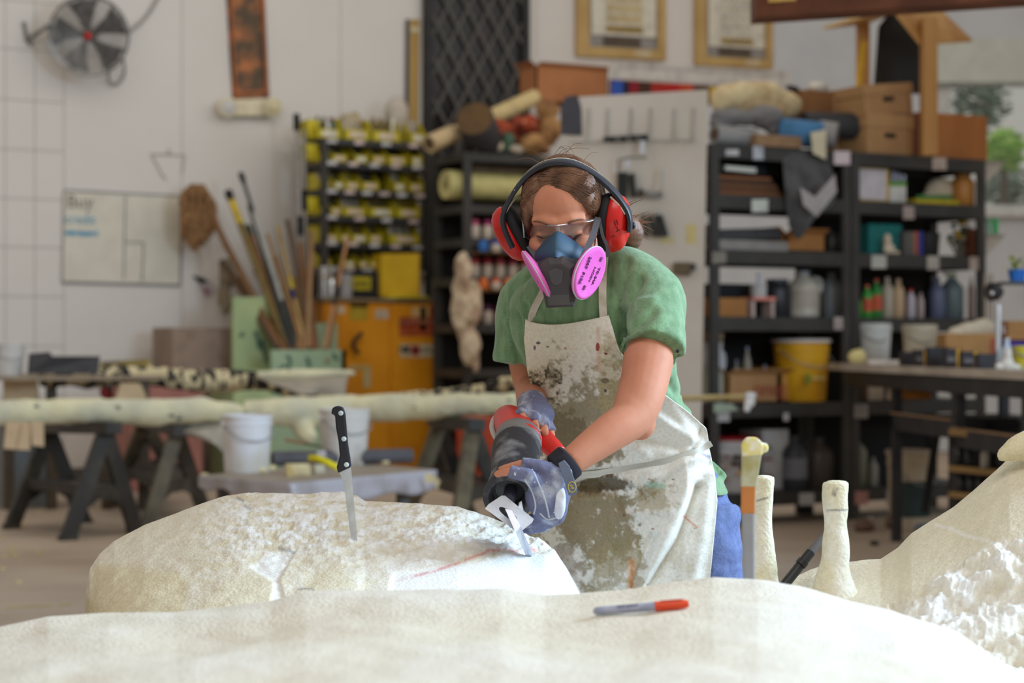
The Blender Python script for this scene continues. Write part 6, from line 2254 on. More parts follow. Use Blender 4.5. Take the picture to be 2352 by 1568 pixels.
# upper shelf of the first bay
z = 2.026
carton('black_case', 'black case on the upper shelf with a white strip before it', 'case', 1640, 376, 1792, 402, Y2, (40, 38, 40), .25)
board('white_strip', 'narrow white strip lying before the black case', 'strip', [PY(1667, 390, Y1 - .03), PY(1737, 397, Y1 - .03), PY(1737, 386, Y1 - .03), PY(1667, 380, Y1 - .03)], .02, sol(206, 206, 196))
for i in range(5):
    carton('dark_plank', '%s dark board up in the stack on the upper shelf' % ORD[i], 'board', 1640 + 5 * (i % 3), 440 - i * 9, 1800 - 7 * i, 447 - i * 9, Y1, [(128, 80, 46), (96, 62, 42), (110, 70, 44), (74, 52, 40), (134, 86, 54)][i], .3, z0=z + i * .025, group=None)
# grey netting hanging over the shelf front
net_ = [[P(1796, 336, 11.6), P(1835, 344, 11.55), P(1872, 350, 11.58), P(1905, 362, 11.6)], [P(1800, 400, 11.5), P(1836, 420, 11.42), P(1870, 410, 11.48), P(1915, 410, 11.5)],
        [P(1805, 460, 11.5), P(1838, 500, 11.4), P(1868, 470, 11.46), P(1922, 440, 11.5)], [P(1812, 520, 11.5), P(1836, 548, 11.45), P(1873, 500, 11.4), P(1915, 470, 11.5)]]
net_ = [[p + (p - V((0, 0, HC))) * ((11.84 + (pix(p)[0] - 1796) / 124 * .2) / p.dot(DV) - 1 + (p.dot(DV) - 11.5) * .05) for p in r] for r in net_]
t = thing('grey_netting', 'dark grey netting draped over the front of the upper shelf', 'netting', P(1850, 480, 11.5))
gridobj('netting_fold', quadgrid(np.array([[tuple(p) for p in r] for r in net_]), 24, 24), mat('netting', (92, 90, 90), .9, c2=(70, 68, 68), ns=8), t, thick=.006)
MB().prism([P(x, y, 11.78) for x, y in ((1838, 430), (1872, 452), (1918, 400), (1922, 440), (1876, 498), (1845, 470))], DV * .006).obj('pale_fold', sol(168, 158, 156), t, world=True)
carton('brown_sheet', 'dark brown sheet standing by the middle post', 'sheet', 1918, 388, 1952, 452, Y2, (84, 54, 42), .1, z0=z)
z = 1.691
carton('violet_block', 'small grey-violet block by the left post', 'block', 1634, 515, 1652, 552, Y1, (112, 108, 132), .15, z0=z + .06)
carton('pale_sheets', 'stack of pale grey sheets on the middle shelf', 'sheets', 1640, 552, 1812, 574, Y1, (150, 142, 136), .36, z0=z)
t = carton('dark_foam_sheets', 'dark grey foam sheets piled on the pale sheets', 'foam sheets', 1655, 524, 1795, 550, Y1 + .03, (66, 64, 66), .3)
t.rotation_euler = (0, -.05, 0)
carton('open_carton', 'open cardboard box with torn flaps on the middle shelf', 'box', 1806, 538, 1896, 577, Y1, CB2, .3, z0=z, open_=True)
bottle('dark_jar', 'dark squat jar by the middle post', 'jar', 1906, 532, 1946, 580, Y1 + .05, (56, 50, 44), z0=z, cap=(40, 38, 36), neck=.8, sh=.85)
z = 1.281
carton('small_carton', 'plain cardboard box at the left of the jug shelf', 'box', 1634, 684, 1716, 722, Y1, CB2, .3, z0=z)
carton('black_tray', 'black tray behind the plain cardboard box', 'tray', 1636, 652, 1790, 700, Y2 + .1, (34, 32, 34), .15, z0=z)
t = thing('clear_pot', 'clear plastic pot with white straw on a pink-topped stand', 'pot', (PY(1742, 722, Y1 + .1).x, Y1 + .1, z))
MB().box(-.085, .085, -.07, .07, .105, .125).obj('stand_top', sol(226, 140, 124), t)
for sx in (-1, 1):
    MB().box(sx * .075 - .012, sx * .075 + .012, -.05, .05, 0, .105).obj('stand_leg', sol(206, 180, 170), t)
MB().lathe([(.05, .125), (.055, .2), (.05, .205), (.045, .13), (0, .13)], n=20).obj('pot_body', sol(190, 186, 184, rough=.2), t, smooth=True)
MB().tube([(0, 0, .14), (.004, 0, .28)], .012, 8).obj('straw', sol(210, 210, 222), t, smooth=True)
bottle('glass_jar', 'dark glass jar with a pale stick in the middle of the jug shelf', 'jar', 1778, 640, 1832, 722, Y1 + .1, (52, 50, 54), z0=z, cap=(70, 70, 78), neck=.7, sh=.8)
bottle('white_jug', 'tall white jug with yellow and blue label on the jug shelf', 'jug', 1838, 620, 1898, 722, Y1 + .02, (190, 180, 166), z0=z, cap=(150, 150, 160), lab=(176, 164, 150), handle=True)
bottle('grey_jug', 'cloudy grey jug by the middle post on the jug shelf', 'jug', 1906, 624, 1944, 724, Y1 + .06, (112, 114, 114), z0=z, cap=(90, 90, 92))
z = .751
t = bottle('tall_white_jug', 'large white jug with green band and handle low at the left', 'jug', 1622, 784, 1672, 900, Y1, (200, 200, 204), z0=z, cap=(196, 184, 176), neck=.9, sh=.93, lab=(186, 190, 176), handle=True)
carton('tan_block', 'tan block on top of the large white jug', 'block', 1630, 757, 1662, 780, Y1 + .05, (176, 146, 112), .08)
for i, (x0, x1, y0, cc, lab) in enumerate(((1690, 1703, 826, (150, 140, 124), 'grey squeeze bottle in the lettered box'), (1714, 1730, 796, (160, 150, 132), 'tall nozzle bottle in the lettered box'), (1741, 1753, 852, (60, 72, 110), 'blue-capped bottle in the lettered box'),
                                      (1755, 1767, 838, (196, 184, 170), 'white-capped bottle in the lettered box'))):
    bottle('nozzle_bottle', lab, 'bottle', x0, y0, x1, 918, Y1 + .1, cc, z0=z + .01, cap=(150, 150, 170), neck=.3)
t = carton('lettered_box', 'cardboard box with red lettering on the low shelf', 'box', 1672, 860, 1788, 926, Y1 - .02, CB, .3, z0=z, open_=True)
text('lettering', 'oneg', PY(1768, 893, Y1 - .025), V((1, 0, 0)), ZV, .13, sol(160, 70, 54), t)
carton('orange_tray', 'open carton of orange packets beside the yellow bucket', 'box', 1792, 858, 1832, 924, Y1 + .04, (190, 134, 64), .25, z0=z, open_=True)
t = bucket('yellow_bucket', 'large yellow bucket with white rim on the low shelf', 'bucket', 1826, 780, 1936, 926, YS - .02, (214, 158, 30), z0=z, lid=(206, 196, 190))
card(t, 1866, 864, 1896, 872, YS - .03, (214, 186, 110), name='printed_line')
card(t, 1850, 858, 1860, 882, YS - .03, (120, 140, 50), name='printed_leaf')
z = .201
t = bucket('red_lid_bucket', 'bucket with red lid and busy printed label low by the woman', 'bucket', 1648, 1006, 1776, 1132, YS - .02, (190, 184, 182), z0=z, lid=(150, 24, 34))
for i in range(26):
    x_, y_ = 1652 + rnd.random() * 108, 1022 + rnd.random() * 74
    card(t, x_, y_, x_ + 8 + rnd.random() * 14, y_ + 5 + rnd.random() * 6, YS - .026, rnd.choice([(50, 44, 46), (176, 150, 140), (206, 200, 198), (130, 40, 44), (90, 80, 80), (206, 160, 80)]), name='label_print')
carton('white_bin', 'tall white plastic bin behind the red-lidded bucket', 'bin', 1752, 986, 1812, 1134, Y1 + .1, (196, 196, 200), .25, z0=z)
for i, (x0, x1, y0, cc, lab) in enumerate(((1818, 1868, 1000, (66, 68, 74), 'dark grey jug with pale label on the bottom shelf'), (1874, 1930, 1004, (76, 68, 62), 'brownish jug on the bottom shelf'))):
    bottle('floor_jug', lab, 'jug', x0, y0, x1, 1136, Y1, cc, z0=z, cap=(60, 60, 64), handle=i == 0, lab=(120, 122, 130) if i == 0 else None, neck=.3)
for i, (x0, x1, y0, cc, lab) in enumerate(((1962, 2002, 1000, (124, 128, 110), 'greenish clear jug on the bottom shelf by the table leg'), (2004, 2022, 1050, (150, 146, 140), 'small pale bottle beside the greenish jug'))):
    bottle('floor_jug', lab, 'jug', x0, y0, x1, 1136, Y1, cc, z0=z, cap=(150, 150, 140), neck=.3)

# second bay
z = 2.026
t = board('paper_folder', 'white drawing on a yellow folder standing on the shelf', 'drawing', [PY(1968, 468, Y1), PY(2042, 472, Y1), PY(2042, 388, Y1), PY(1970, 384, Y1)], .02, sol(196, 160, 70), part='folder_back')
MB().prism([PY(1976, 456, Y1 - .004), PY(2036, 460, Y1 - .004), PY(2036, 391, Y1 - .004), PY(1970, 387, Y1 - .004)], (0, .003, 0)).obj('paper_sheet', sol(206, 196, 200), t, world=True)
t = carton('green_white_carton', 'white carton with green band and pens on top', 'carton', 2044, 425, 2082, 472, Y1, (206, 202, 196), .12, z0=z)
card(t, 2044, 417, 2082, 427, Y1 - .003, (90, 150, 50), name='green_band')
for k in range(3):
    MB().tube([PY(2050 + k * 12, 425, Y1 + .05), PY(2052 + k * 12, 394 + k * 4, Y1 + .05)], .012, 8).obj('pen', sol(196, 196, 214), t, world=True)
heap('white_sack', 'white sack with green and yellow trim on the upper shelf', 'sack', [(2160, 440, 42, 32), (2140, 455, 30, 18)], Y1 + .15, (206, 188, 162), 48, .01)
t = carton('yellow_tray', 'yellow and green flat tray under the white sack', 'tray', 2104, 458, 2204, 472, Y1 - .02, (196, 170, 30), .3, z0=z)
card(t, 2106, 448, 2190, 458, Y1 - .02, (60, 120, 60), name='green_rim')
bottle('orange_jug', 'orange-brown jug at the window end of the upper shelf', 'jug', 2208, 398, 2252, 474, Y1, (190, 128, 60), z0=z, cap=(170, 112, 50), neck=.6, sh=.8)
z = 1.691
carton('teal_box', 'teal box on the middle shelf by the middle post', 'box', 1996, 514, 2072, 584, Y1 + .05, (30, 116, 112), .2, z0=z)
heap('white_figurine', 'small white figurine in front of the teal box', 'figurine', [(2042, 572, 16, 14), (2038, 552, 9, 16), (2058, 580, 12, 5)], Y1 - .04, (206, 188, 166), 50, .005, vox=.006, part='figure_body')
for i, (x0, x1, cc, lab) in enumerate(((2076, 2090, (96, 92, 88), 'grey book on the middle shelf'), (2091, 2099, (110, 104, 100), 'pale grey book on the middle shelf'), (2100, 2108, (176, 92, 50), 'orange book on the middle shelf'), (2110, 2120, (50, 60, 140), 'blue book on the middle shelf'))):
    X0, X1, zb, h = span(x0, 532, x1, 590, Y1, z)
    t = thing('shelf_book', lab, 'book', ((X0 + X1) / 2, Y1 + .08, z))
    w_ = (X1 - X0) / 2
    MB().box(-w_, -w_ + .003, -.08, .08, 0, h).box(w_ - .003, w_, -.08, .08, 0, h).box(-w_, w_, -.083, -.08, 0, h).obj('cover', sol(*cc), t)
    MB().box(-w_ + .003, w_ - .003, -.078, .075, .003, h - .004).obj('pages', sol(196, 186, 166), t)
t = bucket('black_pot', 'black pot on the middle shelf between books and flowers', 'pot', 2122, 534, 2176, 590, Y1, (34, 32, 34), z0=z, handle=False)
t = thing('flower_bundle', 'dried bundle with yellow and dark flowers on the middle shelf', 'flowers', (PY(2205, 590, Y1 + .1).x, Y1 + .1, z))
for k in range(16):
    a = rnd.uniform(-.09, .09)
    hh = rnd.uniform(.08, .24)
    MB().tube([(a * .3, 0, 0), (a, rnd.uniform(-.05, .05), hh)], .005, 5).obj('stem', sol(110, 100, 84), t)
    MB().ell((a, 0, hh), .022, .022, .018, n=8, m=6).obj('flower_head', sol(*rnd.choice([(190, 150, 40), (40, 44, 50), (166, 150, 130), (60, 80, 60)])), t, smooth=True)
carton('rust_sheet', 'rust-brown sheet by the end post of the middle shelf', 'sheet', 2228, 525, 2250, 592, Y1 + .05, (110, 58, 36), .1, z0=z)
z = 1.281
bl_ = [(1964, 1987, 678, (60, 140, 60), (206, 200, 196), 'white-topped green bottle at the left of the bottle shelf'), (1990, 2010, 654, (70, 150, 64), (220, 110, 80), 'green bottle with salmon top, second on the bottle shelf'),
       (2011, 2031, 640, (50, 130, 56), (196, 84, 66), 'tall green bottle with red handle top'), (2036, 2059, 636, (176, 164, 146), (186, 172, 154), 'tall cream bottle on the bottle shelf'),
       (2061, 2084, 640, (190, 160, 126), (196, 166, 140), 'tan bottle beside the tall cream bottle'), (2091, 2108, 664, (190, 180, 190), (206, 40, 40), 'white bottle with red cap on the bottle shelf'),
       (2114, 2126, 672, (180, 160, 160), (170, 150, 150), 'thin pink-grey tube on the bottle shelf'), (2150, 2180, 640, (96, 100, 126), (90, 90, 110), 'blue-tinted spray bottle on the bottle shelf'),
       (2184, 2226, 628, (96, 108, 112), (176, 176, 150), 'wide clear spray bottle near the end post'), (2230, 2242, 636, (150, 120, 110), (206, 180, 170), 'slim brush jar at the end post')]
for i, (x0, x1, y0, cc, cp, lab) in enumerate(bl_):
    bottle('shelf_bottle', lab, 'bottle', x0, y0, x1, 735, Y1, cc, z0=z, cap=cp, spray=i in (7, 8), lab=(196, 90, 60) if i in (1, 2) else None, group='bottles on the bottle shelf')
z = .751
bottle('orange_can', 'orange and brown can below the workbench top', 'can', 1958, 850, 1978, 925, Y1, (176, 104, 50), z0=z, cap=(206, 140, 80), neck=.8, sh=.9)
carton('white_pillar', 'tall white box below the workbench top', 'box', 1994, 846, 2030, 925, Y1, (190, 174, 156), .15, z0=z)
# brackets and the things at the window end
for i, (y0, y1, lab) in enumerate(((372, 424, 'upper pale shelf bracket at the end of the shelving'), (540, 590, 'lower pale shelf bracket at the end of the shelving'))):
    t = thing('shelf_bracket', lab, 'bracket', P(2285, y1, 12.72))
    MB().prism([P(2262, y1, 12.72), P(2262, y0, 12.72), P(2304, y0, 12.72), P(2300, y0 + 12, 12.72)], DV * .03).obj('bracket_plate', sol(196, 184, 170), t, world=True)
    MB().prism([P(2262, y0 + 3, 12.7), P(2308, y0 + 3, 12.7), P(2308, y0 - 2, 12.7), P(2262, y0 - 2, 12.7)], DV * .3).obj('ledge', sol(160, 150, 140), t, world=True)
for i, (x0, x1, y0, lab) in enumerate(((2266, 2276, 502, 'pale green cup on the lower bracket, nearer the shelving'), (2279, 2293, 500, 'bright green cup on the lower bracket'))):
    t = thing('green_cup', lab, 'cup', P((x0 + x1) / 2, 538, 12.8))
    r = (x1 - x0) / 2 / F * 12.95
    MB().lathe([(r * .85, 0), (r, .1), (r * .9, .102), (r * .8, .01), (0, .01)], n=16).obj('cup_body', sol(60, 190, 110) if i else sol(120, 190, 150), t, smooth=True)
    MB().lathe([(r * 1.05, .095), (r * 1.05, .104)], n=16).obj('cup_rim', sol(90, 200, 140), t, smooth=True)
# ------------------------------------------------------------------ workbench at the right
TA, TB_ = P(1902, 834, 12.0), P(2440, 862, 8.4)
ZT = .995
TA.z = TB_.z = ZT
td = (TB_ - TA).normalized()
tn = V((-td.y, td.x, 0))
if tn.dot(DV) < 0:
    tn = -tn
wbn = thing('workbench', 'workbench with pale worn top running towards the window side', 'workbench', ((TA + TB_) / 2 + tn * .35) * 1)
wbn.location.z = 0
M_TOP = mat('pale_bench_top', (200, 188, 176), .6, c2=(176, 164, 152), ns=4)
L_ = (TB_ - TA).length
nseg = 4
for k in range(nseg):
    a, b = TA + td * (L_ * k / nseg + .003), TA + td * (L_ * (k + 1) / nseg - .003)
    MB().prism([a, b, b + tn * .75, a + tn * .75], ZV * -.042).obj('top_plank', M_TOP, wbn, world=True)
M_LEG = mat('bench_black', (52, 50, 52), .5, c2=(42, 40, 42), ns=6)
MB().prism([TA + td * .3 - ZV * .045 + tn * .02, TB_ - ZV * .045 + tn * .02, TB_ - ZV * .13 + tn * .02, TA + td * .3 - ZV * .13 + tn * .02], tn * .03).obj('apron_rail', M_LEG, wbn, world=True)


def bench_pt(px):
    """point along the bench front that is seen at pixel column px"""
    best = min(np.linspace(0, L_, 400), key=lambda s: abs(pix(TA + td * s)[0] - px))
    return TA + td * best


for px_, wd in ((2034, .05), (2172, .08), (2332, .06), (2425, .06)):
    p = bench_pt(px_)
    for o_ in (.03, .66):
        q = p + tn * o_
        MB().prism([V((q.x, q.y, 0)), V((q.x, q.y, 0)) + td * wd, V((q.x, q.y, 0)) + td * wd + tn * .05, V((q.x, q.y, 0)) + tn * .05], ZV * (ZT - .05)).obj('bench_leg', M_LEG, wbn, world=True)
for za, x0, x1 in ((.72, 2034, 2172), (.68, 2172, 2425)):
    a, b = bench_pt(x0), bench_pt(x1)
    a.z = b.z = za
    MB().prism([a + tn * .03, b + tn * .03, b + tn * .7, a + tn * .7], ZV * -.09).obj('lower_shelf', M_LEG, wbn, world=True)
    MB().prism([a + tn * .025, b + tn * .025, b + tn * .03, a + tn * .03], ZV * .012).obj('shelf_edge', sol(150, 118, 90), wbn, world=True)


def on_bench(px, back=.2):
    p = bench_pt(px)
    d = (p - V((0, 0, p.z))).normalized()
    return p + tn * back


def bz(name, label, cat, x0, y0, x1, y1, back, c_, build='carton', **k):
    """place by pixel columns on the bench, height from the pixels"""
    s_ = min(np.linspace(-1.2, L_, 500), key=lambda q: abs(pix(TA + td * q + tn * back)[0] - (x0 + x1) / 2))
    D = (TA + td * s_ + tn * back).dot(DV)
    s = D / F
    base = P((x0 + x1) / 2, y1, D)
    base.z = ZT + .001
    w_, h = (x1 - x0) * s, (y1 - y0) * s
    t = thing(name, label, cat, base, -YAW + k.get('rz', 0))
    r = w_ / 2
    if build == 'carton':
        dp = k.get('dep', w_ * .7) / 2
        MB().box(-r, r, -dp, dp, 0, h).obj('box_body', sol(*c_), t, bevel=.004)
        if 'stripe' in k:
            MB().box(r * .35, r * .75, -dp - .002, -dp, .002, h * .98).obj('yellow_stripe', sol(*k['stripe']), t)
            MB().box(-r * .8, r * .2, -dp - .002, -dp, h * .3, h * .55).obj('printed_panel', sol(120, 112, 112), t)
        if 'panel' in k:
            MB().box(r * .55, r * .75, -dp - .002, -dp, h * .12, h * .85).obj('red_panel', sol(*k['panel']), t)
    elif build == 'bucket':
        MB().lathe([(r * .82, 0), (r * .84, .01), (r * .96, h * .8), (r, h * .82), (r, h * .97), (r * .95, h), (r * .92, h * .97), (r * .78, .05), (0, .05)], n=30).obj('bucket_body', sol(*c_, rough=.45), t, smooth=True, auto=35)
        MB().tube([(-r, 0, h * .84), (-r * .5, -r * .95, h * .62), (r * .3, -r * 1.05, h * .55), (r, 0, h * .84)], .004, 6, sub=14).obj('wire_handle', sol(150, 150, 150), t, smooth=True)
    elif build == 'bottle':
        MB().lathe([(r * .9, 0), (r, .01), (r, h * .55), (r * .4, h * .75), (r * .3, h * .9)], n=20).obj('bottle_body', sol(*c_, rough=.15), t, smooth=True)
        MB().lathe([(r * .36, h * .88), (r * .36, h)], n=14).obj('cap', sol(206, 200, 204), t, smooth=True)
    elif build == 'blob':
        mb = MB()
        for cx_, cz, rx, rz_ in k['ells']:
            mb.ell((cx_ * r, 0, cz * h), rx * r, max(rx * r, rz_ * h) * .6, rz_ * h)
        blob('soft_body', mb, max(.004, w_ / 30), sol(*c_), t, 3, world=False, post=lambda a, n, q: a + n * (fbm(a, 20, 3, k.get('seed', 1)) * k.get('amp', .01))[:, None])
    return t


bz('white_tub', 'white bucket with wire handle on the workbench', 'bucket', 1970, 738, 2048, 828, .35, (206, 206, 202), 'bucket')
bz('cream_tub', 'cream bucket without lid next to the white one', 'bucket', 2072, 732, 2153, 822, .4, (190, 178, 156), 'bucket')
bz('bag_carton', 'cardboard carton with a white bag sticking out on the workbench', 'box', 2162, 752, 2292, 824, .5, (178, 132, 78), 'carton', dep=.22, panel=(170, 84, 56))
bz('flour_bag', 'white paper bag lying in the cardboard carton', 'bag', 2172, 718, 2284, 760, .5, (212, 196, 172), 'blob', ells=((-.45, .15, .5, .45), (.0, .3, .6, .5), (.5, .45, .5, .55)), seed=4, amp=.012).location.z = ZT + .165
bz('foam_offcut', 'pale yellow foam block at the corner of the workbench', 'foam block', 1946, 796, 1990, 830, .1, (226, 206, 140), 'blob', ells=((0, .45, 1, .5), (.25, .5, .75, .5)), seed=2, amp=.01)
bz('clear_tube', 'clear upright tube at the corner of the workbench', 'tube', 1942, 752, 1962, 832, .35, (186, 172, 156), 'bottle')
bz('paper_sheets', 'loose white paper on the workbench edge', 'paper', 1990, 822, 2066, 832, .1, (216, 200, 186), 'carton', dep=.15)
for i, (x0, x1, y0, st_, lab) in enumerate(((2068, 2104, 806, 0, 'low dark packet nearest the paper'), (2098, 2128, 802, 1, 'first yellow-striped dark packet'), (2128, 2178, 796, 0, 'wide black packet between the striped ones'), (2168, 2206, 800, 1, 'second yellow-striped dark packet'),
                                          (2206, 2246, 806, 1, 'third yellow-striped dark packet'), (2242, 2282, 812, 0, 'dark brush packet nearest the white clay'))):
    k = {'stripe': (226, 166, 40)} if st_ else {}
    bz('tool_packet', lab + ' on the workbench', 'packet', x0, y0, x1, 838 + i * 1.6, .06, (52, 48, 50), 'carton', dep=.08, **k)
bz('grey_scraper', 'pale block with grey face behind the striped packets', 'block', 2186, 784, 2226, 812, .2, (190, 172, 130), 'carton', dep=.1)
bz('black_pouch', 'black pouch lying behind the dark packets', 'pouch', 2222, 790, 2276, 822, .22, (34, 34, 36), 'blob', ells=((0, .4, 1, .5), (.2, .6, .5, .4)), seed=9, amp=.006)
bz('white_clay', 'white clay lump with feet in front of the clear bottle', 'clay', 2284, 806, 2346, 852, .08, (214, 204, 190), 'blob', ells=((0, .3, .5, .4), (-.6, .15, .35, .2), (.6, .12, .4, .18), (0, .7, .3, .4)), seed=12, amp=.012)
bz('water_bottle', 'clear plastic bottle with white cap on the workbench', 'bottle', 2296, 756, 2330, 826, .2, (196, 206, 220), 'bottle')
bz('yellow_cup', 'yellow cup at the picture edge on the workbench', 'cup', 2326, 790, 2372, 842, .25, (196, 180, 50), 'bucket')
t = bz('purple_pack', 'purple package with white lettering at the picture edge', 'package', 2298, 722, 2392, 790, .45, (72, 44, 136), 'carton', dep=.15)
DPk = t.location.dot(DV) - .085
text('lettering', 'LAYLA', P(2340, 756, DPk), RV, ZV, .06, sol(226, 214, 226), t)
bz('brown_parcel', 'brown parcel stacked on the purple package', 'parcel', 2306, 680, 2392, 724, .45, (166, 116, 62), 'carton', dep=.15).location.z = ZT + .142
# potted plant and shiny lamp on a small wall shelf
pz = P(2340, 648, 9.4)
t = thing('wall_ledge', 'narrow dark ledge carrying the potted plant', 'ledge', pz)
MB().prism([P(2306, 652, 9.4), P(2420, 652, 9.4), P(2420, 646, 9.4), P(2306, 646, 9.4)], DV * .2).obj('ledge_board', sol(70, 72, 70), t, world=True)
MB().prism([P(2360, 700, 9.5), P(2372, 700, 9.5), P(2372, 652, 9.5), P(2360, 652, 9.5)], DV * .03).obj('ledge_support', sol(150, 150, 150), t, world=True)
t = thing('potted_plant', 'yellow-green plant in a blue pot on the narrow ledge', 'potted plant', P(2336, 646, 9.5))
MB().lathe([(.036, 0), (.045, .055), (.048, .058), (.042, .06), (.0, .05)], n=20).obj('plant_pot', sol(50, 110, 190), t, smooth=True)
for k in range(34):
    a, r_, h_ = rnd.uniform(0, 6.28), rnd.uniform(.01, .07), rnd.uniform(.06, .12)
    c_ = V((r_ * math.cos(a), r_ * math.sin(a), h_))
    x, y, d = frame(V((math.cos(a), math.sin(a), .6)))
    MB().add([c_ - d * .02, c_ + x * .01, c_ + d * .022, c_ - x * .01], [(0, 1, 2, 3)]).obj('leaf', sol(170, 180, 70) if k % 3 else sol(120, 140, 60), t)
t = thing('desk_lamp', 'small dark lamp with shiny stem behind the purple package', 'lamp', P(2296, 800, 9.8))
MB().tube([P(2292, 830, 9.8), P(2293, 700, 9.8)], .014, 8).obj('lamp_stem', M_CHR, t, world=True, smooth=True)
MB().lathe([(.02, 0), (.045, .03), (.05, .07), (.04, .075), (0, .05)], P(2300, 670, 9.85), -RV * .8 - DV * .4, 18).obj('lamp_head', sol(60, 58, 60), t, world=True, smooth=True)
MB().ell(P(2280, 673, 9.8), .014, .014, .014).obj('shiny_knob', M_CHR, t, world=True, smooth=True)
for i, x_ in enumerate((2262, 2270, 2278)):
    pole('thin_rod', '%s thin rod from the shelving post, leaning behind the workbench' % ORD[i], 'rod', x_, 630, 11.6, x_ + 1, 830, 11.4, 4, (150, 130, 110), 'rods behind the workbench')
# below the bench
t = bucket('paint_bucket', 'white paint bucket with dark green label under the workbench', 'bucket', 2036, 972, 2142, 1150, None, (196, 178, 154), D=11.6, lid=(190, 176, 156), lab=(52, 66, 64))
t.location.z = .0
for kk in t.children:
    pass
board('black_plank', 'black plank leaning diagonally by the paint bucket', 'plank', [P(2116, 1172, 11.0), P(2134, 1172, 11.0), P(2164, 978, 11.3), P(2146, 978, 11.3)], .03, sol(40, 38, 38))
for nm, lab, cat_, x0, y0, x1, y1, Dq, c_ in (('orange_box', 'orange box on the lower shelf of the workbench', 'box', 2074, 874, 2132, 916, 10.9, (190, 120, 44)), ('pale_box', 'small pale box on the lower bench shelf by the wide leg', 'box', 2186, 884, 2228, 906, 10.0, (176, 164, 150)),
                                              ('white_carton', 'narrow white box on the lower shelf beside the orange one', 'box', 2042, 870, 2062, 918, 11.1, (196, 180, 164))):
    p = P((x0 + x1) / 2, y1, Dq)
    t = thing(nm, lab, cat_, p, -YAW)
    s = Dq / F
    MB().box(-(x1 - x0) / 2 * s, (x1 - x0) / 2 * s, -.08, .08, 0, (y1 - y0) * s).obj('box_body', sol(*c_), t, bevel=.004)
    MB().box(-(x1 - x0) / 2 * s * .9, (x1 - x0) / 2 * s * .9, -.082, -.08, (y1 - y0) * s * .3, (y1 - y0) * s * .5).obj('box_print', sol(*[int(q * .8) for q in c_]), t)
    p2 = p
ZL1 = .72
# drawer rack with bottles under the bench
dr = thing('jar_rack', 'dark rack with wooden ledges and bottles under the workbench', 'rack', P(2255, 1170, 9.7))
for y0 in (985, 1068, 1128):
    MB().prism([P(2180, y0, 9.75), P(2335, y0 + 14, 9.4), P(2335, y0 + 30, 9.4), P(2180, y0 + 14, 9.75)], DV * .02).obj('wood_ledge', sol(150, 118, 74), dr, world=True)
    MB().prism([P(2180, y0 + 14, 9.77), P(2335, y0 + 28, 9.42), P(2335, y0 + 28, 9.72), P(2180, y0 + 14, 10.07)], ZV * .01).obj('rack_shelf', M_LEG, dr, world=True)
MB().prism([P(2180, 1190, 10.1), P(2340, 1190, 9.75), P(2340, 960, 9.75), P(2180, 960, 10.1)], DV * .02).obj('rack_back', sol(36, 34, 34), dr, world=True)
jb = [(2200, 1050, 1), (2224, 1052, 1), (2262, 1056, 0), (2300, 1060, 1), (2206, 1116, 1), (2228, 1118, 1), (2250, 1120, 1), (2272, 1122, 1), (2296, 1124, 1)]
for i, (x_, yb, dk) in enumerate(jb):
    Dq = 9.85 - (x_ - 2180) / 155 * .35
    t = thing('rack_bottle', '%s bottle from the left on the %s ledge of the dark rack' % (ORD[i if i < 4 else i - 4], 'upper' if i < 4 else 'lower'), 'bottle', P(x_, yb + 18, Dq), 0, 'bottles on the dark rack')
    MB().lathe([(.02, 0), (.022, .005), (.022, .07), (.012, .085), (.012, .095)], n=14).obj('bottle_body', sol(48, 44, 44, rough=.12) if dk else sol(206, 196, 180), t, smooth=True)
    MB().lathe([(.013, .093), (.013, .108)], n=12).obj('cap', sol(40, 40, 44), t, smooth=True)
# scraps on the floor under the bench
for i, (x_, y_, c_, lab, rr) in enumerate(((2000, 1188, (206, 190, 180), 'pale scrap on the floor under the shelving', 10), (2120, 1210, (112, 122, 134), 'blue-grey rubble lump near the foam rock', 22), (2010, 1245, (60, 56, 54), 'dark caster wheel standing on the floor', 14),
                                        (2060, 1195, (120, 92, 76), 'brown scrap under the workbench', 30), (1985, 1205, (110, 84, 70), 'flat brown scrap near the pale one', 26))):
    p = PZ(x_, y_ + rr * .6, 0)
    s = p.dot(DV) / F
    t = thing('floor_scrap', lab, 'scrap', p)
    mb = MB()
    mb.ell((0, 0, rr * s * .5), rr * s, rr * s * .8, rr * s * .6)
    mb.ell((rr * s * .6, 0, rr * s * .3), rr * s * .5, rr * s * .5, rr * s * .35)
    blob('scrap_body', mb, .01, sol(*c_), t, 1, world=False, post=lambda a, n, q: np.maximum(a + n * (fbm(a, 20, 3, 3) * .03)[:, None], [-9, -9, 0]))

# ------------------------------------------------------------------ saw horses and foam logs at the left
M_PL = mat('black_plastic', (54, 50, 46), .5, c2=(78, 72, 62), ns=7, lo=.45, hi=.75)
M_PL2 = mat('dusty_olive_plastic', (110, 100, 80), .6, c2=(84, 76, 62), ns=9)


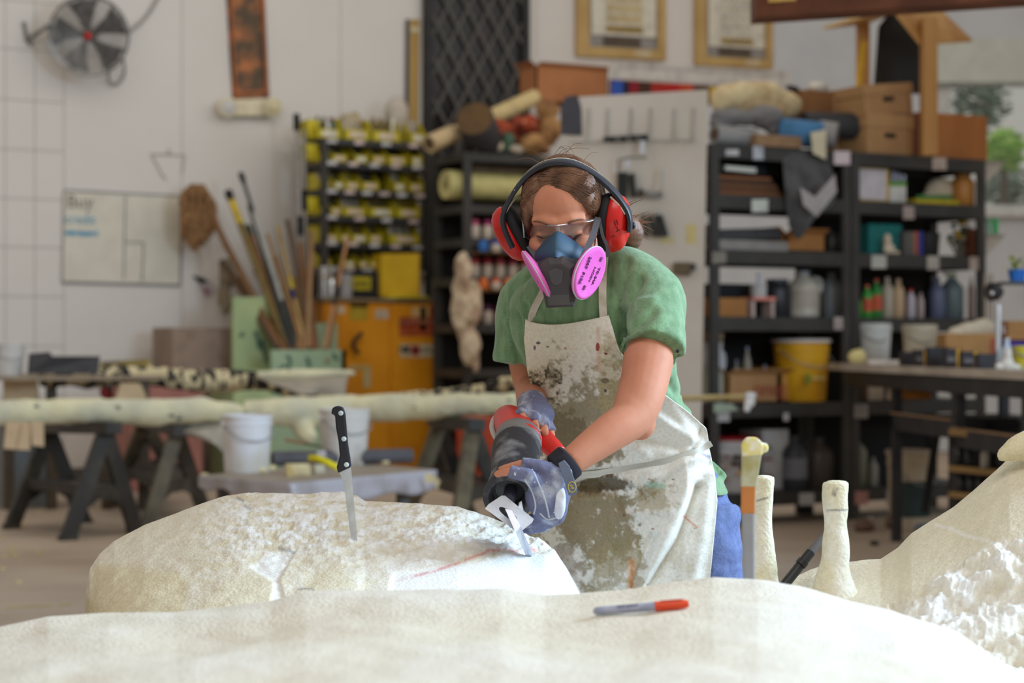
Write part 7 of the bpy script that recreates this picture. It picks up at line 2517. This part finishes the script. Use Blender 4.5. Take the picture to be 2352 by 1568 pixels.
def sawhorse(label, apA, apB, fA, fB, DA, DB_, m2=None):
    """apexes and feet in pixels; feet lie on the floor"""
    a, b = P(*apA, DA), P(*apB, DB_)
    t = thing('saw_horse', label, 'saw horse', (PZ(*fA[0], 0) + PZ(*fA[1], 0) + PZ(*fB[0], 0) + PZ(*fB[1], 0)) / 4, 0, 'saw horses')
    MB().bar(a + (a - b) * .15, b + (b - a) * .15, .10, .07).obj('top_rail', M_PL, t, world=True)
    F_ = {}
    for k, (ap, ff) in enumerate(((a, fA), (b, fB))):
        for j, f_ in enumerate(ff):
            p = PZ(*f_, 0)
            F_[k, j] = p
            MB().bar(ap - ZV * .02, p + ZV * .012, .085, .05, (b - a)).obj('leg', m2 if (m2 and j == 0) else M_PL, t, world=True)
            MB().box(-.05, .05, -.04, .04, 0, .025).obj('foot_pad', M_PL, t).location = wm(t).inverted() @ p
        p, q = F_[k, 0], F_[k, 1]
        lv = .44
        u0, u1 = ap * lv + p * (1 - lv), ap * lv + q * (1 - lv)
        md = (p + q) / 2 * (1 - lv) + ap * lv
        d0, d1 = ap * .2 + p * .8, ap * .2 + q * .8
        MB().prism([d0, u0, u1, d1, md * .8 + (d0 + d1) * .1 + ZV * .0, (md * .62 + (d0 + d1) * .19)][:4] and [d0, u0 + ZV * .02, u1 + ZV * .02, d1, md * .78 + (p + q) / 2 * .22 + (q - p) * .1, md * .78 + (p + q) / 2 * .22 - (q - p) * .1], (b - a).normalized() * .02).obj('gusset', M_PL, t, world=True)
    for j in (0, 1):
        lv = .44
        MB().bar(a * lv + F_[0, j] * (1 - lv), b * lv + F_[1, j] * (1 - lv), .03, .06).obj('side_rail', M_PL, t, world=True)
    s0 = [a * .44 + F_[0, 0] * .56, b * .44 + F_[1, 0] * .56, b * .44 + F_[1, 1] * .56, a * .44 + F_[0, 1] * .56]
    MB().prism(s0, ZV * .015).obj('tray', M_PL, t, world=True)
    return t


sawhorse('black plastic saw horse standing fully in view under the foam log', (112, 980), (242, 982), ((26, 1214), (192, 1200)), ((156, 1240), (312, 1224)), 11.7, 11.1)
sawhorse('dusty saw horse half hidden by the foam boulder', (330, 966), (405, 985), ((262, 1160), (412, 1108)), ((336, 1222), (470, 1182)), 12.4, 11.5, M_PL2)
sawhorse('grey saw horse behind the woman\'s saw', (1010, 966), (1085, 974), ((930, 1205), (1075, 1180)), ((1045, 1255), (1170, 1222)), 11.8, 11.2, M_PL2)
M_LOG = mat('rough_cream_foam', (222, 214, 176), .85, c2=(196, 192, 170), ns=5, lo=.4, hi=.7, bump=.4, bs=30, flecks=((104, 104, 96), 9, .66, (1, 1, 2)))


def flog(name, label, pts, seed, m=M_LOG, amp=.03, vox=.014, group='foam logs on the saw horses', extra=None):
    mb = MB()
    mb.tube([P(x, y, d) for x, y, d, r in pts], [r / F * d for x, y, d, r in pts], 18, sub=40)
    if extra:
        for e in extra:
            mb.tube([P(x, y, d) for x, y, d, r in e], [r / F * d for x, y, d, r in e], 14, sub=14)
    p = P(*pts[len(pts) // 2][:3])
    t = thing(name, label, 'foam log', p, 0, group)
    blob('log_body', mb, vox, m, t, 3, post=lambda c_, n, q: c_ + n * (fbm(c_, 7, 4, seed) * amp)[:, None] * 1.6)
    return t


flog('foam_log', 'long cream foam log lying over the black saw horse', [(-420, 952, 10.6, 24), (-120, 950, 10.9, 30), (60, 948, 11.1, 31), (200, 944, 11.2, 31), (340, 946, 11.3, 30), (480, 942, 11.45, 29), (560, 946, 11.5, 22)], 81)
t = flog('foam_log', 'forked cream foam log behind the white buckets', [(560, 945, 11.6, 26), (640, 946, 11.6, 34), (720, 944, 11.7, 36), (800, 940, 11.8, 34), (860, 938, 11.75, 30), (960, 934, 11.65, 28), (1080, 930, 11.5, 27), (1190, 926, 11.4, 22)], 82,
         extra=[[(690, 955, 11.65, 26), (700, 990, 11.6, 24), (720, 1010, 11.55, 14)]])
M_ZEB = mat('striped_wrap', (206, 190, 152), .85, c2=(40, 38, 38), ns=8.5, lo=.47, hi=.53, detail=2, bump=.3, bs=20, st=(2.2, 2.2, .8))
flog('wrapped_log', 'black and cream wrapped log on the far saw horses', [(90, 868, 12.8, 20), (220, 866, 12.9, 24), (330, 862, 13.0, 24), (420, 872, 13.0, 26), (520, 874, 13.1, 24), (610, 876, 13.1, 22), (690, 905, 13.0, 22), (770, 925, 12.9, 18)], 83, M_ZEB)
flog('wrapped_branch', 'black and cream wrapped branch rising behind the saw', [(900, 915, 13.0, 12), (1010, 908, 13.0, 16), (1100, 898, 12.9, 18), (1180, 880, 12.8, 16), (1230, 866, 12.8, 12)], 84, M_ZEB)
flog('thin_log', 'thin pale foam stick lying across the far wrapped log', [(590, 862, 12.7, 9), (680, 860, 12.7, 13), (760, 858, 12.8, 11), (816, 857, 12.8, 6)], 85, amp=.02)
t = thing('plastic_sheet', 'grey plastic sheet sagging under the thin foam stick', 'plastic sheet', P(700, 905, 12.75))
gridobj('sheet_fold', quadgrid(np.array([[tuple(P(x, y, d)) for x, y, d in r] for r in ([(592, 866, 12.7), (660, 868, 12.7), (740, 866, 12.7), (800, 862, 12.7)], [(620, 880, 12.6), (670, 888, 12.55), (740, 884, 12.6), (795, 890, 12.65)], [(650, 892, 12.6), (690, 905, 12.5), (745, 905, 12.6), (792, 915, 12.6)])]), 16, 20), sol(160, 150, 134), t, thick=.006)
t = thing('cloudy_sheet', 'cloudy plastic hanging under the forked foam log', 'plastic sheet', P(420, 1000, 11.4))
gridobj('sheet_fold', quadgrid(np.array([[tuple(P(x, y, d)) for x, y, d in r] for r in ([(390, 962, 11.5), (450, 966, 11.5), (520, 962, 11.5)], [(400, 985, 11.4), (460, 992, 11.35), (515, 990, 11.4)], [(430, 1000, 11.4), (490, 1018, 11.35), (512, 1040, 11.4)])]), 12, 14), sol(176, 166, 150), t, thick=.006)
# masking papers over the log and the far trestle
for i, (q, lab) in enumerate((([(8, 1030), (68, 1034), (66, 968), (14, 968)], 'cream masking paper hanging nearest the picture edge'), ([(40, 1032), (68, 1034), (74, 974), (52, 972)], 'narrow cream paper strip overlapping the first'), ([(74, 1022), (101, 1026), (100, 968), (72, 968)], 'short cream paper beside the paper strip'))):
    board('masking_paper', lab + ' below the log', 'paper', [P(x, y, 11.0 - i * .015) for x, y in q], .004, sol(212, 186, 152), group='papers below the log')
for i, (q, lab) in enumerate((([(6, 925), (92, 925), (84, 862), (8, 862)], 'wide cream paper draped behind the long foam log'), ([(262, 925), (342, 925), (322, 880), (278, 880)], 'cream paper flap under the far wrapped log'))):
    board('draped_paper', lab, 'paper', [P(x, y, 12.72) for x, y in q], .006, sol(210, 186, 150))
# far trestle top with dark boards
tt = thing('trestle_table', 'far trestle top carrying the dark boards and pail', 'trestle table', P(180, 1080, 12.9))
tt.location.z = 0
q = [PZ(-60, 868, .905), PZ(375, 862, .905), PZ(395, 853, .905), PZ(-40, 856, .905)]
Dq = 12.7
q = [P(-60, 864, 12.3), P(372, 862, 12.9), P(372, 858, 13.7), P(-60, 858, 13.1)]
MB().prism(q, ZV * -.03).obj('trestle_top', sol(150, 132, 110), tt, world=True)
for x_ in (20, 118, 246, 330):
    p = P(x_, 870, 12.9)
    MB().box(-.03, .03, -.03, .03, 0, p.z).obj('trestle_leg', sol(84, 72, 56), tt).location = wm(tt).inverted() @ V((p.x, p.y, 0))
board('dark_slab', 'dark grey board leaning on the far trestle beside the pail', 'board', [P(62, 858, 12.6), P(226, 858, 12.7), P(230, 818, 12.7), P(120, 818, 12.6), P(114, 808, 12.6), P(66, 812, 12.6)], .05, sol(76, 74, 76))
board('brown_offcut', 'brown offcut with yellow edge on the far trestle', 'board', [P(230, 852, 12.9), P(352, 846, 13.0), P(340, 824, 13.0), P(232, 830, 12.9)], .04, mat('mossy_offcut', (110, 94, 66), .8, c2=(160, 140, 60), ns=6))
heap('red_hat', 'dark red hat hanging behind the long foam log', 'hat', [(240, 900, 12, 12), (250, 912, 12, 8)], P(246, 900, 12.84).y, (140, 36, 34), 90, .004, vox=.01)
carton('orange_toolbox', 'orange and black toolbox behind the saw', 'toolbox', 1098, 958, 1150, 1080, 10.6, (196, 72, 36), .3, z0=.25)

# ------------------------------------------------------------------ low table with buckets
lt = thing('low_table', 'low work table wrapped in grey plastic with two white buckets', 'table', PZ(720, 1085, .5))
lt.location.z = 0
cor = [PZ(456, 1092, .5), PZ(668, 1108, .5), PZ(1004, 1078, .5), PZ(800, 1060, .5)]
MB().prism(cor, ZV * -.03).obj('table_top', sol(166, 150, 132), lt, world=True)
M_PS = mat('grey_plastic_wrap', (176, 170, 176), .35, c2=(150, 142, 140), ns=5, spec=.5)
for a, b, h0, h1 in ((cor[0], cor[1], .05, .10), (cor[1], cor[2], .11, .10)):
    rr = []
    for k in range(5):
        f_ = k / 4
        rr.append([tuple(a * (1 - s) + b * s - ZV * ((h0 + (h1 - h0) * s) * f_ + .012 * f_ * math.sin(s * 17)) - DV * (.008 + .012 * f_ * math.sin(s * 23))) for s in np.linspace(0, 1, 30)])
    gridobj('plastic_skirt', np.array(rr), M_PS, lt, thick=.003)
for p in (cor[0] * .9 + cor[2] * .1, cor[1] * .9 + cor[3] * .1, cor[2] * .85 + cor[0] * .15, cor[3] * .9 + cor[1] * .1):
    MB().box(-.025, .025, -.025, .025, 0, .475).obj('table_leg', sol(96, 92, 90), lt).location = wm(lt).inverted() @ V((p.x, p.y, 0))
for x_, y_ in ((868, 1082), (985, 1096), (690, 1112), (470, 1094)):
    a = PZ(x_, y_, .48)
    MB().prism([P(x_ - 9, y_ + 14, a.dot(DV) - .05), P(x_ + 10, y_ + 10, a.dot(DV) - .05), P(x_ + 8, y_ - 8, a.dot(DV) - .05), P(x_ - 8, y_ - 8, a.dot(DV) - .05)], DV * .003).obj('tape_piece', sol(214, 196, 150), lt, world=True)
q = P(1000, 1090, 9.2)
MB().prism([P(985, 1085, 9.25), P(1003, 1096, 9.25), P(1012, 1104, 9.25), P(1004, 1126, 9.25), P(996, 1106, 9.25)], DV * .003).obj('tape_tail', sol(210, 190, 146), lt, world=True)


def zt_(px, py, D):
    return P(px, py, D)


M_WB = mat('white_bucket', (222, 220, 224), .45, c2=(206, 198, 186), ns=5)
Db = PZ(566, 1084, .5).dot(DV)
bucket('white_bucket', 'clean white bucket on the low table, nearer the saw horses', 'bucket', 508, 952, 626, 1085, None, (0, 0, 0), D=Db, m=M_WB)
Db2 = PZ(792, 1066, .5).dot(DV)
bucket('white_bucket', 'white bucket with splashed rim behind the knife', 'bucket', 732, 938, 850, 1066, None, (0, 0, 0), D=Db2, m=mat('splashed_bucket', (214, 208, 202), .45, c2=(150, 130, 110), ns=4, lo=.55, hi=.75))
a, b = PZ(625, 1072, .5), PZ(945, 1064, .5)
t = roll('pipe_foam', 'long dark grey foam pipe on the low table', 'foam pipe', a + ZV * .04, b + ZV * .04, .038, (92, 88, 92), core=(34, 32, 34), corer=.42)
MB().prism([P(726, 1036, 9.1), P(746, 1034, 9.1), P(750, 1048, 9.1), P(734, 1050, 9.1)], DV * .01).obj('paper_label', sol(206, 196, 200), t, world=True)
roll('short_pipe_foam', 'short grey foam pipe lying behind the long one', 'foam pipe', PZ(688, 1070, .5) + ZV * .034, PZ(722, 1066, .5) + ZV * .034, .034, (98, 94, 98), core=(34, 32, 34), corer=.42)
t = thing('yellow_strap', 'bright yellow curved strap on the low table by the knife', 'strap', PZ(740, 1086, .5))
M_YS = sol(232, 216, 30, rough=.4)
pts = [P(708, 1052, 8.9), P(725, 1052, 8.86), P(748, 1060, 8.84), P(776, 1074, 8.84)]
A_ = cr([tuple(p) for p in pts], 14)
gridobj('strap_band', np.array([A_ + np.array([0, 0, .016]), A_ - np.array([0, 0, .016])]), M_YS, t, thick=.004)
t = thing('strap_stub', 'pale cut end of foam lying behind the yellow strap', 'foam piece', PZ(728, 1086, .5))
MB().box(-.02, .03, -.03, .03, 0, .04).obj('stub_body', sol(206, 196, 170), t, bevel=.004)
p = PZ(684, 1092, .5)
t = thing('foam_block', 'cream foam block on the low table below the pipe', 'foam block', p, -.2)
MB().box(-.055, .055, -.03, .04, 0, .055).obj('block_body', sol(224, 206, 160), t, bevel=.006)
MB().prism([(-.055, -.0305, 0), (-.02, -.0305, 0), (-.04, -.0305, .055), (-.055, -.0305, .055)], (0, -.001, 0)).obj('shaded_cut', sol(206, 180, 120), t)
for i, (x_, y_, lab) in enumerate(((600, 1086, 'foam crumb against the clean white bucket'), (622, 1082, 'foam crumb at the end of the long pipe'), (885, 1066, 'foam crumb near the far end of the long pipe'))):
    p = PZ(x_, y_, .5)
    t = thing('foam_crumb', lab, 'foam crumb', p, 0, 'foam crumbs on the low table')
    mb = MB()
    mb.ell((0, 0, .012), .026, .02, .014)
    mb.ell((.015, .005, .02), .014, .014, .012)
    blob('crumb_body', mb, .004, sol(220, 206, 160), t, 1, world=False)
t = thing('orange_cable', 'thin orange and green cable lying over the low table', 'cable', P(700, 1015, 10.0))
MB().tube([P(655, 1010, 10.1), P(700, 1018, 10.0)], .006, 6).obj('orange_length', sol(176, 100, 56), t, world=True)
MB().tube([P(700, 1018, 10.0), P(740, 1026, 9.9), P(768, 1036, 9.85)], .006, 6).obj('green_length', sol(80, 84, 66), t, world=True)
# silver bar with hanging cloth behind the woman's hip
t = thing('brass_bar', 'shiny bar running out behind the woman to a white cloth', 'bar', P(1450, 918, 11.1))
MB().tube([P(1160, 926, 11.42), P(1712, 911, 10.85)], .018, 10).obj('bar_shaft', mat('brass', (206, 190, 140), .25, metal=.7, c2=(190, 170, 120)), t, world=True, smooth=True)
heap('hung_cloth', 'white cloth scrap hanging on the end of the shiny bar', 'cloth', [(1724, 908, 16, 8), (1722, 924, 14, 12), (1716, 938, 9, 9)], P(1724, 915, 10.83).y, (220, 212, 206), 70, .006, vox=.008)
board('glare_sheet', 'pale green sheet added for glare on the low shelf edge', 'glare', [PY(1640, 948, YS - .02), PY(1698, 942, YS - .02), PY(1680, 926, YS - .02), PY(1640, 926, YS - .02)], .006, sol(160, 168, 148))  # sheet added to stand in for greenish glare on the beam
# paint words on the floor at the left
t = thing('floor_lettering', 'faint yellow painted lettering on the concrete floor', 'floor marking', PZ(70, 1390, 0))
for i in range(9):
    x_ = 14 + i * 15 + (14 if i > 6 else 0)
    a, b = PZ(x_, 1397 - i * .8, .002), PZ(x_ + 9, 1396 - i * .8, .002)
    MB().prism([a, b, b + DV * .05, a + DV * .05], ZV * .001).obj('painted_stroke', sol(196, 176, 90), t, world=True)
# foam chips on the floor
for i in range(16):
    x_, y_ = rnd.choice([(rnd.uniform(0, 190), rnd.uniform(1230, 1360)), (rnd.uniform(0, 330), rnd.uniform(1120, 1230))])
    p = PZ(x_, y_, 0)
    t = thing('foam_chip', 'tiny cream foam chip lying on the concrete floor', 'foam chip', p, rnd.random() * 3, 'foam chips on the floor')
    MB().box(-.018, .018, -.01, .01, 0, .008).obj('chip_body', sol(214, 196, 140), t)
